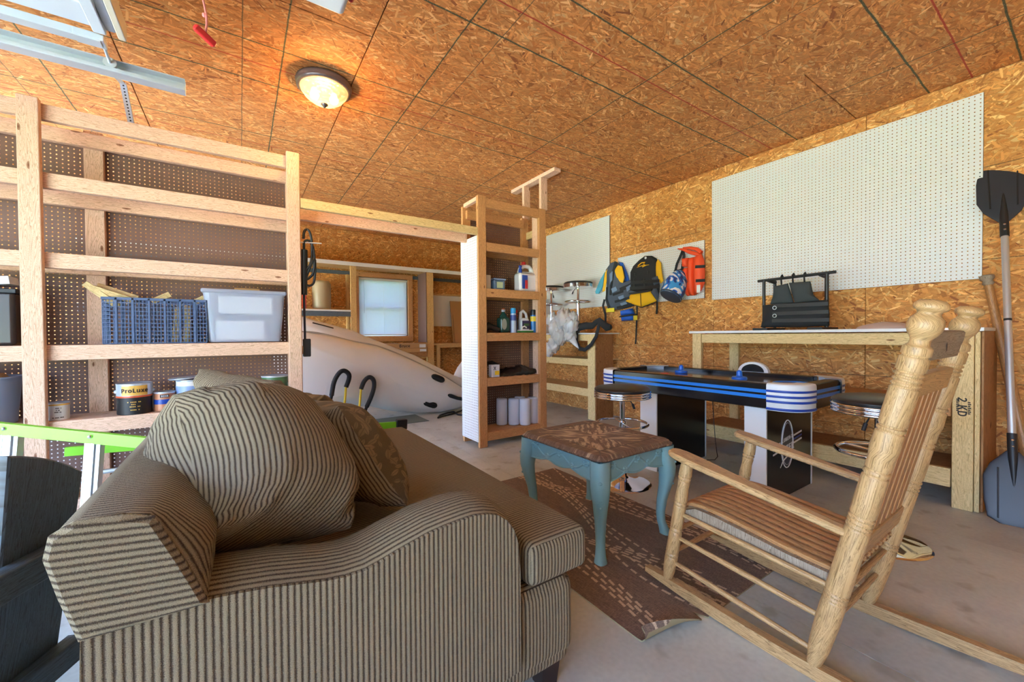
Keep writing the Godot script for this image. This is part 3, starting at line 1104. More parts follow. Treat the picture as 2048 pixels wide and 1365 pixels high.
func window_wall_shelf() -> void:
	var P: Material = M.pine_gold
	var zf := -6.42
	var t := thing("wall_shelf", "lumber shelving around the window on the far wall", "shelf", Vector3(1.9, 0, -6.6))
	board("top_shelf", Vector3(-1.5, 2.145, ZB + 0.002), Vector3(XW - 0.45, 2.175, zf), M.pine_gold, t)
	board("top_edge", Vector3(-1.5, 2.142, zf + 0.001), Vector3(XW - 0.45, 2.2, zf + 0.014), M.white_paint, t)
	board("top_cleat", Vector3(-1.5, 2.055, ZB + 0.002), Vector3(XW - 0.45, 2.11, ZB + 0.03), M.grey_wood, t)
	board("post", Vector3(1.395, 0, zf - 0.04), Vector3(1.482, 2.14, zf), P, t)
	board("post", Vector3(2.615, 0, zf - 0.04), Vector3(2.735, 2.14, zf), P, t)
	board("back_post", Vector3(1.40, 0, ZB + 0.002), Vector3(1.44, 2.05, ZB + 0.09), P, t)
	var b := MB.new()
	b.box(Vector3(2.60, 0.96, ZB + 0.003), Vector3(2.612, 2.14, zf), 0.001)
	part("side_panel", b, M.hardboard, t)
	board("shelf_board", Vector3(-1.5, 1.45, ZB + 0.002), Vector3(1.394, 1.478, zf), P, t)
	board("shelf_edge", Vector3(-1.5, 1.445, zf + 0.001), Vector3(1.394, 1.468, zf + 0.012), M.white_paint, t)
	board("shelf_cleat", Vector3(-1.5, 1.37, zf - 0.036), Vector3(1.394, 1.444, zf - 0.002), M.grey_wood, t)
	board("low_shelf", Vector3(1.483, 0.70, ZB + 0.002), Vector3(2.614, 0.72, zf), P, t)
	# counter to the right of it with a patch of white pegboard over it
	var c := thing("wall_counter", "small lumber counter under white pegboard at the far wall", "counter", Vector3(3.2, 0, -6.6))
	board("top", Vector3(2.74, 0.905, ZB + 0.002), Vector3(3.62, 0.935, zf - 0.02), P, c)
	board("front_rail", Vector3(2.86, 0.86, zf - 0.06), Vector3(3.62, 0.904, zf - 0.022), P, c)
	board("leg", Vector3(2.80, 0, zf - 0.06), Vector3(2.858, 0.904, zf - 0.022), P, c)
	board("leg", Vector3(3.56, 0, zf - 0.10), Vector3(3.62, 0.859, zf - 0.062), P, c)
	var g := thing("pegboard_panel", "small white pegboard panel over the far wall counter", "pegboard", Vector3(3.2, 1.2, ZB + 0.02))
	b = MB.new()
	b.peg(Vector3(2.75, 1.24, ZB + 0.012), Vector3.RIGHT, Vector3.UP, 34, 22)
	part("sheet", b, M.peg_white, g)
	board("top_strip", Vector3(2.75, 1.80, ZB + 0.002), Vector3(3.62, 1.83, ZB + 0.03), P, g)
	for q in [[onz(902, 600, ZB + 0.1).x, 1.70, 0.0], [onz(907, 640, ZB + 0.14).x, 1.45, 0.04]]:
		var sh := MB.new()
		sh.obox(Transform3D(Basis(Vector3.RIGHT, deg_to_rad(-9)), Vector3(q[0] + 0.25, 0.937 + (q[1] - 0.93) * 0.5, ZB + 0.11 + q[2])), Vector3(0.5, q[1] - 0.93, 0.012), 0.001)
		single("cardboard_sheet", sh, M.cardboard, ["tall brown cardboard sheet leaning over the far counter", "shorter tan cardboard sheet leaning in front of a taller one"][0 if q[2] == 0.0 else 1], "cardboard", Vector3(q[0] + 0.25, 0.937, ZB + 0.11 + q[2]), "cardboard on the far counter")
	# flooring cartons under the window
	var k := thing("flooring_carton", "long flooring carton on top of the stack under the window", "carton", Vector3(2.1, 0.86, -6.6), "long cartons under the window")
	board("carton", Vector3(1.6, 0.865, -6.70), Vector3(2.60, 0.945, zf + 0.04), M.cardboard, k)
	lettering(k, "Bruce", 0.05, Transform3D(Basis(), Vector3(2.21, 0.905, zf + 0.0405)), M.ink)
	board("sticker", Vector3(2.46, 0.875, zf + 0.0402), Vector3(2.57, 0.93, zf + 0.0408), M.white_paint, k)
	k = thing("flooring_carton", "long flooring carton second from the top of the stack under the window", "carton", Vector3(2.1, 0.80, -6.6), "long cartons under the window")
	board("carton", Vector3(1.62, 0.80, -6.69), Vector3(2.60, 0.864, zf + 0.035), M.cardboard, k)
	board("sticker", Vector3(2.47, 0.81, zf + 0.0352), Vector3(2.58, 0.85, zf + 0.0358), M.white_paint, k)
	k = thing("flooring_carton", "long flooring carton at the bottom of the stack under the window", "carton", Vector3(2.1, 0.721, -6.6), "long cartons under the window")
	board("carton", Vector3(1.6, 0.722, -6.69), Vector3(2.60, 0.798, zf + 0.03), M.ply_brown, k)
	b = MB.new()
	b.box(Vector3(1.95, 0.0, -6.6), Vector3(2.58, 0.56, zf - 0.05), 0.004)
	single("storage_carton", b, M.white_paint, "pale storage carton on the floor under the window shelf", "carton", Vector3(2.26, 0, -6.5))
	# a jug-shaped roll on the left shelf
	b = MB.new()
	b.lathe([Vector2(0.10, 0), Vector2(0.125, 0.01), Vector2(0.13, 0.2), Vector2(0.128, 0.38), Vector2(0.10, 0.42), Vector2(0.0, 0.425)], Transform3D(Basis(), Vector3(1.02, 1.48, -6.6)), 28)
	single("plastic_drum", b, mat("drum", Color8(176, 160, 128), 0.35), "tall tan rounded plastic drum on the shelf left of the window", "drum", Vector3(1.02, 1.48, -6.6))
	b = MB.new()
	b.box(Vector3(0.76, 1.48, -6.62), Vector3(0.80, 1.72, -6.5), 0.002)
	single("thin_book", b, M.red_plastic, "thin red spine standing beside the tan plastic drum", "book", Vector3(0.78, 1.48, -6.56))

# ---------------------------------------------------------------- sofa
# a pillow spanned by four corners (a b over d c), swollen both ways
func pillow_mesh(a: Vector3, b: Vector3, c: Vector3, d: Vector3, thick: float, sd: int, seg := 26, pinch := 0.10, wr := 0.012, side := 0) -> MB:
	var mb := MB.new()
	var nz := noise(sd, 0.035, 3)
	var nn := (b - a).cross(d - a).normalized()
	var lu := (a.distance_to(b) + d.distance_to(c)) * 0.5
	var lv := (a.distance_to(d) + b.distance_to(c)) * 0.5
	for sg in [1.0, -1.0]:
		if side != 0 and sg != side:
			continue
		var rows := []
		var uvs := []
		for i in seg + 1:
			var row := []
			var ur := []
			var tv := -cos(PI * i / seg)
			for j in seg + 1:
				var tu := -cos(PI * j / seg)
				# edges draw in between the corners
				var eu := tu * (1.0 - pinch * (1.0 - tv * tv) * 0.0 - pinch * pow(absf(tu), 3) * (1.0 - tv * tv))
				var ev := tv * (1.0 - pinch * pow(absf(tv), 3) * (1.0 - tu * tu))
				var p := a.lerp(b, eu * 0.5 + 0.5).lerp(d.lerp(c, eu * 0.5 + 0.5), ev * 0.5 + 0.5)
				var body := pow(maxf(0.0, (1.0 - pow(absf(tu), 2.6)) * (1.0 - pow(absf(tv), 2.6))), 0.42)
				var corner := clampf(absf(tu) + absf(tv) - 0.9, 0, 1)
				var w := nz.get_noise_3d(tu * 40.0 * (1.0 + corner), tv * 40.0, sg * 50.0) * wr * (0.35 + 2.2 * corner) * minf(1.0, body * 2.5)
				row.append(p + nn * sg * (thick * 0.5 * body + w))
				ur.append(Vector2(tu, tv))
			# cloth lengths, measured along the surface from the middle
			var cum := [0.0]
			for j in seg:
				cum.append(cum[-1] + (row[j + 1] as Vector3).distance_to(row[j]))
			for j in seg + 1:
				ur[j] = Vector2(cum[j] - cum[seg / 2], tv * lv * 0.55)
			rows.append(row)
			uvs.append(ur)
		mb.grid(rows, false, Vector2.ONE, false, uvs, nn * sg)
	return mb

func sofa() -> void:
	var C: Material = M.corduroy
	var zn := -0.872
	var zf := -2.52
	var t := thing("sofa", "taupe ribbed corduroy loveseat with a sweeping rolled arm", "sofa", Vector3(0.3, 0, -1.7))
	# seat base with rounded front
	var b := MB.new()
	b.rbox(Vector3(0.02, 0.105, zf + 0.02), Vector3(0.80, 0.37, zn - 0.01), 0.03, 10)
	part("base", b, C, t)
	# back: a thick sloping slab with its squared end towards the camera
	b = MB.new()
	var sec := [Vector2(-0.065, 0.40), Vector2(-0.05, 0.62), Vector2(-0.043, 0.70), Vector2(-0.055, 0.725), Vector2(-0.105, 0.772), Vector2(-0.125, 0.785), Vector2(-0.150, 0.792), Vector2(-0.205, 0.796), Vector2(-0.228, 0.785), Vector2(-0.238, 0.755), Vector2(-0.232, 0.72), Vector2(-0.208, 0.625), Vector2(-0.205, 0.40)]
	# at the near end the inner pad rounds over to the slanted edge of the end panel
	var slant := {1: Vector2(-0.054, 0.618), 2: Vector2(-0.086, 0.70), 3: Vector2(-0.098, 0.725), 4: Vector2(-0.120, 0.771)}
	var rows := []
	var uvs := []
	var zs := []
	for q in [0.0, 0.04, 0.12, 0.25, 0.42, 0.6, 0.8, 1.0]:
		zs.append(zn + 0.008 - 0.085 * q)
	for zz in zs + [zn - 0.3, zn - 0.6, zn - 1.0, zf + 0.03, zf + 0.012, zf]:
		var row := []
		var ur := []
		var q := clampf((zn + 0.008 - zz) / 0.085, 0, 1)
		var w := 1.0 - sqrt(1.0 - (1.0 - q) * (1.0 - q))
		for k in sec.size():
			var s: Vector2 = sec[k]
			if slant.has(k):
				s = s.lerp(slant[k], w)
			var p := Vector3(s.x, s.y, zz)
			row.append(p)
			var run: float = uvs[-1][k].x + p.distance_to(rows[-1][k]) if rows.size() else 0.0
			ur.append(Vector2(run, k * 0.05))
		rows.append(row)
		uvs.append(ur)
	b.grid(rows, false, Vector2.ONE, false, uvs)
	part("back", b, C, t)
	for e in [0, -1]:
		if e == -1:
			b = MB.new()
			b.slab(rows[e], Vector3(0, 0, -1), 0.003)
			part("back_end_pad", b, C, t)
		b = MB.new()
		var cap := []
		for p in [Vector2(-0.206, 0.618), Vector2(-0.226, 0.69), Vector2(-0.240, 0.752), Vector2(-0.234, 0.784), Vector2(-0.208, 0.799), Vector2(-0.155, 0.797), Vector2(-0.118, 0.783), Vector2(-0.084, 0.705), Vector2(-0.050, 0.618)]:
			cap.append(Vector3(p.x, p.y, zn + 0.006 if e == 0 else zf))
		b.slab(cap, Vector3(0, 0, 1 if e == 0 else -1), 0.022, 0.008)
		for i in b.uv.size():
			b.uv[i] = Vector2(b.v[i].y + b.v[i].x * 0.12, b.v[i].x)
		part("back_end_panel", b, C, t)
	# arms: outline of the side seam, then over the top to the inside
	for side in [0, 1]:
		var z0 := zn if side == 0 else zf
		var zd := -1.0 if side == 0 else 1.0
		var out := []
		for q in [[1040, 1335], [1040, 1270], [1039, 1200], [1036, 1140], [1032, 1085], [1024, 1058], [1010, 1039], [992, 1028], [970, 1026], [945, 1029], [921, 1037], [890, 1049], [857, 1063], [825, 1081], [793, 1099], [760, 1119], [729, 1136], [690, 1149], [650, 1157], [600, 1163], [540, 1170], [480, 1180], [420, 1192], [340, 1208], [250, 1228], [165, 1246]]:
			var p := onz(q[0], q[1], zn)
			out.append(Vector3(minf(p.x, 0.603), maxf(p.y, 0.14), z0))
		# outer side, ribs upright
		b = MB.new()
		var face_pts := out.duplicate()
		face_pts.append(Vector3(-0.218, 0.14, z0))
		b.slab(face_pts, Vector3(0, 0, -zd), 0.012, 0.007)
		for i in b.uv.size():
			b.uv[i] = Vector2(b.v[i].x, b.v[i].y)
		part("arm_side", b, C, t)
		# top roll, ribs along the sweep
		b = MB.new()
		rows = []
		uvs = []
		var prof := [Vector2(-0.004, 0.0), Vector2(0.006, 0.005), Vector2(0.02, 0.011), Vector2(0.05, 0.019), Vector2(0.08, 0.022), Vector2(0.11, 0.019), Vector2(0.14, 0.010), Vector2(0.165, -0.008), Vector2(0.18, -0.04), Vector2(0.185, -0.12)]
		var l := 0.0
		for i in out.size():
			var p: Vector3 = out[i]
			if i:
				l += p.distance_to(out[i - 1])
			var dir: Vector3 = (out[mini(i + 1, out.size() - 1)] - out[maxi(i - 1, 0)]).normalized()
			var up := Vector3(dir.y, -dir.x, 0)
			if i == 0: up = Vector3(1, 0, 0)
			var row := []
			var ur := []
			var w := 0.0
			for k in prof.size():
				if k: w += prof[k].distance_to(prof[k - 1])
				row.append(p + up * prof[k].y * clampf(1.0 if up.y > 0.3 else 0.75, 0, 1) + Vector3(0, 0, zd * prof[k].x))
				ur.append(Vector2(w, l))
			rows.append(row)
			uvs.append(ur)
		b.grid(rows, false, Vector2.ONE, false, uvs, Vector3.UP)
		part("arm_top", b, C, t)
	# seat cushion with ears in front of the arms
	b = MB.new()
	b.rbox(Vector3(0.0, 0.372, zf + 0.2), Vector3(0.862, 0.494, zn - 0.2), 0.03, 12, Vector3(0.012, 0.014, 0.0))
	b.rbox(Vector3(0.640, 0.374, zn - 0.30), Vector3(0.858, 0.497, zn + 0.006), 0.026, 6, Vector3(0.006, 0.008, 0.006))
	b.rbox(Vector3(0.640, 0.374, zf - 0.004), Vector3(0.858, 0.492, zf + 0.30), 0.026, 6, Vector3(0.006, 0.008, 0.006))
	part("seat_cushion", b, C, t)
	# front rail below, and tapered feet
	b = MB.new()
	b.rbox(Vector3(0.612, 0.13, zf + 0.01), Vector3(0.815, 0.362, zn - 0.006), 0.035, 10, Vector3(0.006, 0, 0.006))
	part("front_rail", b, C, t)
	for q in [[0.762, zn - 0.09], [0.762, zf + 0.09], [-0.13, zn - 0.09], [-0.13, zf + 0.09]]:
		b = MB.new()
		var r2 := []
		for y in [0.0, 0.135]:
			var h: float = 0.026 + 0.014 * y / 0.135
			r2.append([Vector3(q[0] - h, y, q[1] - h), Vector3(q[0] + h, y, q[1] - h), Vector3(q[0] + h, y, q[1] + h), Vector3(q[0] - h, y, q[1] + h)])
		for k in 4:
			var n1: Vector3 = ((r2[0][k] + r2[0][(k + 1) % 4]) * 0.5 - Vector3(q[0], 0, q[1])).normalized()
			b.quad(r2[0][k], r2[0][(k + 1) % 4], r2[1][(k + 1) % 4], r2[1][k], n1)
		b.fan(r2[0], Vector3.DOWN)
		part("foot", b, M.dark_wood, t)
	# pillows lying loose on it
	RP = [onz(398, 738, -2.2), onz(572, 772, -1.74), Vector3(0.12, 0.53, -1.70), Vector3(0.02, 0.53, -2.2)]
	GP = [onz(588, 783, -2.15), onz(650, 790, -1.95), Vector3(0.36, 0.53, -1.85), Vector3(0.26, 0.53, -2.15)]
	BP = [onz(346, 790, -1.26), onz(512, 796, -1.60), onz(700, 1058, -1.06), onz(408, 1086, -0.98)]
	FP = [onz(608, 800, -1.66), onz(676, 812, -1.27), onz(815, 1014, -1.19), onz(815, 1014, -1.19) + Vector3(-0.15, 0.0, -0.40)]
	b = pillow_mesh(BP[0], BP[1], BP[2], BP[3], 0.36, 3, 30, 0.06, 0.02)
	single("back_cushion", b, C, "large plump ribbed cushion with a puckered corner beside the near arm", "cushion", (BP[0] + BP[1] + BP[2] + BP[3]) * 0.25 - Vector3(0, 0.2, 0))
	b = pillow_mesh(RP[0], RP[1], RP[2], RP[3], 0.22, 8, 26, 0.08, 0.02)
	single("back_cushion", b, C, "ribbed cushion propped up behind the puckered one on the sofa back", "cushion", (RP[0] + RP[1] + RP[2] + RP[3]) * 0.25 - Vector3(0, 0.2, 0))
	var pc: Vector3 = (FP[0] + FP[1] + FP[2] + FP[3]) * 0.25
	var tp := thing("throw_pillow", "throw pillow with a leafy printed front and a ribbed back", "pillow", pc - Vector3(0, 0.2, 0))
	part("printed_face", pillow_mesh(FP[0], FP[1], FP[2], FP[3], 0.24, 5, 24, 0.08, 0.012, 1), M.floral, tp, false, "tan leafy print")
	part("ribbed_face", pillow_mesh(FP[0], FP[1], FP[2], FP[3], 0.24, 5, 24, 0.08, 0.012, -1), C, tp)
	pc = (GP[0] + GP[1] + GP[2] + GP[3]) * 0.25
	b = pillow_mesh(GP[0], GP[1], GP[2], GP[3], 0.14, 6, 20, 0.08, 0.012)
	single("throw_pillow", b, M.floral, "small leafy printed pillow tucked behind the other throw pillow", "pillow", pc - Vector3(0, 0.15, 0))

# pillow corners: top far, top near, bottom near, bottom far as each one slumps
var BP := []
var RP := []
var FP := []
var GP := []

# ---------------------------------------------------------------- rocking chair
func turned(b: MB, a: Vector3, c: Vector3, prof: Array, seg := 20) -> void:
	var y := (c - a)
	var l := y.length()
	y /= l
	var x := Vector3.RIGHT
	x = (x - y * x.dot(y)).normalized()
	var pr := []
	for p in prof:
		pr.append(Vector2(p[1], p[0] * l))
	b.lathe(pr, Transform3D(Basis(x, y, x.cross(y)), a), seg)

# rings cut into a turned post at the given shares of its length
func grooves(base: Array, cuts: Array, l: float) -> Array:
	var out := []
	for i in base.size() - 1:
		var a: Array = base[i]
		var c: Array = base[i + 1]
		out.append(a)
		for q in cuts:
			if q > a[0] and q < c[0]:
				var r: float = lerpf(a[1], c[1], (q - a[0]) / (c[0] - a[0]))
				var e := 0.0045 / l
				out.append([q - e, r]); out.append([q - e * 0.5, r - 0.004]); out.append([q + e * 0.5, r - 0.004]); out.append([q + e, r])
	out.append(base[-1])
	return out

func rocking_chair() -> void:
	var O: Material = M.oak
	var t := thing("rocking_chair", "turned oak porch rocking chair with a slatted seat", "rocking chair", Vector3(1.715, 0, -0.7))
	var xl := 1.46
	var xr := 1.97
	var zc := -0.56
	var R := 4.0
	for x in [xl, xr]:
		# rocker
		var b := MB.new()
		var top := []
		var pts := []
		for k in 21:
			var z := lerpf(-1.115, -0.02, k / 20.0)
			pts.append(Vector3(x - 0.016, (z - zc) * (z - zc) / (2 * R) + 0.001, z))
			top.append(Vector3(x - 0.016, (z - zc) * (z - zc) / (2 * R) + 0.045 - 0.024 * pow(absf(k - 10) / 10.0, 4), z))
		top.reverse()
		b.slab(pts + top, Vector3.RIGHT, 0.032, 0.004)
		for i in b.uv.size():
			b.uv[i] = Vector2(b.v[i].y + b.v[i].x, b.v[i].z)
		part("rocker", b, M.oak if x > 1.6 else M.oak, t)
		# posts
		var pa := Vector3(x, 0.03, -1.018)
		var pb := Vector3(x, 0.560, -0.925)
		b = MB.new()
		turned(b, pa, pb, grooves([[0.0, 0.010], [0.03, 0.016], [0.12, 0.023], [0.2, 0.025], [0.42, 0.025], [0.46, 0.0235], [0.72, 0.0245], [0.80, 0.021], [0.9, 0.025], [1.0, 0.022]], [0.24, 0.27, 0.45, 0.48, 0.66, 0.69, 0.86, 0.89], 0.54))
		part("front_post", b, O, t)
		pa = Vector3(x, 0.025, -0.505)
		pb = Vector3(x, 1.150, -0.246)
		b = MB.new()
		turned(b, pa, pb, grooves([[0.0, 0.012], [0.02, 0.019], [0.07, 0.027], [0.16, 0.031], [0.33, 0.030], [0.50, 0.031], [0.62, 0.029], [0.645, 0.033], [0.70, 0.031], [0.86, 0.031], [0.893, 0.030], [0.897, 0.026], [0.90, 0.0215], [0.91, 0.020], [0.918, 0.024], [0.925, 0.030], [0.937, 0.0355], [0.948, 0.036], [0.958, 0.033], [0.966, 0.026], [0.971, 0.0225], [0.976, 0.025], [0.980, 0.032], [0.985, 0.0345], [0.992, 0.033], [1.0, 0.024], [1.003, 0.0]], [0.22, 0.232, 0.244, 0.43, 0.442, 0.454, 0.466, 0.575, 0.59, 0.69, 0.703, 0.80, 0.812, 0.824, 0.836, 0.873], 1.155), 24)
		part("rear_post", b, O, t)
		# arm rest: paddle-shaped board sloping back
		b = MB.new()
		var s := -1.0 if x < 1.7 else 1.0
		var plan := [[0.0, 0.0], [0.003, 0.02], [0.018, 0.034], [0.05, 0.042], [0.12, 0.043], [0.22, 0.036], [0.34, 0.027], [0.46, 0.020], [0.58, 0.018]]
		var o := []
		for q in plan:
			o.append(Vector3(x + q[1] + 0.004 * s, 0.573 - 0.19 * maxf(0.0, q[0] - 0.06), -1.0 + q[0]))
		for k in range(plan.size() - 1, 0, -1):
			o.append(Vector3(x - plan[k][1] + 0.004 * s, 0.573 - 0.19 * maxf(0.0, plan[k][0] - 0.06), -1.0 + plan[k][0]))
		b.slab(o, Vector3(0, 1, 0.18), 0.024, 0.006)
		for i in b.uv.size():
			b.uv[i] = Vector2(b.v[i].x + b.v[i].y, b.v[i].z)
		part("armrest", b, O, t)
		# side rungs
		for q in [[0.345, 0.305], [0.245, 0.20], [0.135, 0.085]]:
			b = MB.new()
			var p1 := Vector3(x, q[0], -1.018 + (q[0] - 0.03) * 0.1755)
			var p2 := Vector3(x, q[1], -0.505 + (q[1] - 0.025) * 0.23)
			b.tube([p1, p1.lerp(p2, 0.1), p1.lerp(p2, 0.5), p1.lerp(p2, 0.9), p2], [0.007, 0.009, 0.0105, 0.009, 0.007], 10)
			part("side_rung", b, O, t)
	for q in [0.27, 0.17]:
		var b := MB.new()
		var z: float = -1.018 + (q - 0.03) * 0.1755
		b.tube([Vector3(xl, q, z), Vector3(xl + 0.25, q, z), Vector3(xr, q, z)], [0.008, 0.0115, 0.008], 10)
		part("front_rung", b, M.oak_slat, t)
		b = MB.new()
		z = -0.505 + (q - 0.025) * 0.23
		b.tube([Vector3(xl, q, z), Vector3(xl + 0.25, q, z), Vector3(xr, q, z)], [0.008, 0.0115, 0.008], 10)
		part("rear_rung", b, O, t)
	# seat: slats front to back over curved rails
	var prof := [[-0.985, 0.352], [-0.972, 0.372], [-0.95, 0.386], [-0.90, 0.396], [-0.82, 0.393], [-0.70, 0.378], [-0.58, 0.362], [-0.47, 0.352], [-0.425, 0.352]]
	for k in 11:
		var x0 := 1.492 + k * 0.0408
		var b := MB.new()
		var of := rnd_off()
		var path := []
		for q in prof:
			path.append(Vector3(x0, q[1], q[0]))
		path = smooth(path, 3)
		# crowned top, square sides, flat underside
		for strip in [[[0.0, -0.003], [0.004, -0.0006], [0.014, 0.0], [0.024, -0.0006], [0.028, -0.003]], [[0.0, -0.003], [0.0, -0.014]], [[0.028, -0.003], [0.028, -0.014]], [[0.0, -0.014], [0.028, -0.014]]]:
			var rows := []
			var uvs := []
			for p in path:
				rows.append(strip.map(func(e): return p + Vector3(e[0], e[1], 0)))
				uvs.append(strip.map(func(e): return Vector2(e[0] + e[1], p.z) + of))
			var hint := Vector3.UP if strip.size() > 2 else (Vector3.DOWN if strip[0][1] == strip[1][1] else (Vector3.LEFT if strip[0][0] == 0.0 else Vector3.RIGHT))
			b.grid(rows, false, Vector2.ONE, false, uvs, hint)
		part("seat_slat", b, M.oak_slat, t)
	for x in [xl + 0.012, xr - 0.028]:
		var b := MB.new()
		var pts := []
		for q in [[-0.965, 0.350], [-0.90, 0.380], [-0.82, 0.377], [-0.70, 0.362], [-0.58, 0.346], [-0.435, 0.336], [-0.435, 0.300], [-0.58, 0.315], [-0.75, 0.335], [-0.90, 0.345], [-0.955, 0.325]]:
			pts.append(Vector3(x, q[1], q[0]))
		b.slab(pts, Vector3.RIGHT, 0.018, 0.003)
		part("seat_rail", b, M.oak_grey, t, false, "grey worn wood")
	# back: crest, two rails and upright slats, all leaning with the posts
	var lean := func(y: float) -> float: return -0.505 + (y - 0.025) * 0.2302
	for q in [[0.99, 1.075, M.oak_grey, "crest_rail", 0.022], [0.885, 0.955, M.oak, "back_rail", 0.026], [0.385, 0.455, M.oak, "lower_back_rail", 0.024]]:
		var b := MB.new()
		b.bar(Vector3(xl + 0.01, (q[0] + q[1]) * 0.5, lean.call((q[0] + q[1]) * 0.5)), Vector3(xr - 0.01, (q[0] + q[1]) * 0.5, lean.call((q[0] + q[1]) * 0.5)), q[1] - q[0], q[4], Vector3(0, 1, 0.23), 0.004, rnd_off())
		part(q[3], b, q[2], t)
	for k in 7:
		var x0 := 1.525 + k * 0.0635
		var b := MB.new()
		b.bar(Vector3(x0, 0.45, lean.call(0.45)), Vector3(x0, 0.89, lean.call(0.89)), 0.038, 0.012, Vector3.RIGHT, 0.003, rnd_off())
		part("back_slat", b, M.oak_slat, t)
	# dark open knot in the crest rail
	var kb := MB.new()
	kb.lathe([Vector2(0.006, 0), Vector2(0.005, 0.0015), Vector2(0, 0.002)], Transform3D(Basis(Vector3.RIGHT, deg_to_rad(90)).scaled(Vector3(0.5, 3.4, 1)), Vector3(1.72, 1.032, lean.call(1.032) + 0.0112)), 14)
	part("knot", kb, M.dark_wood, t)

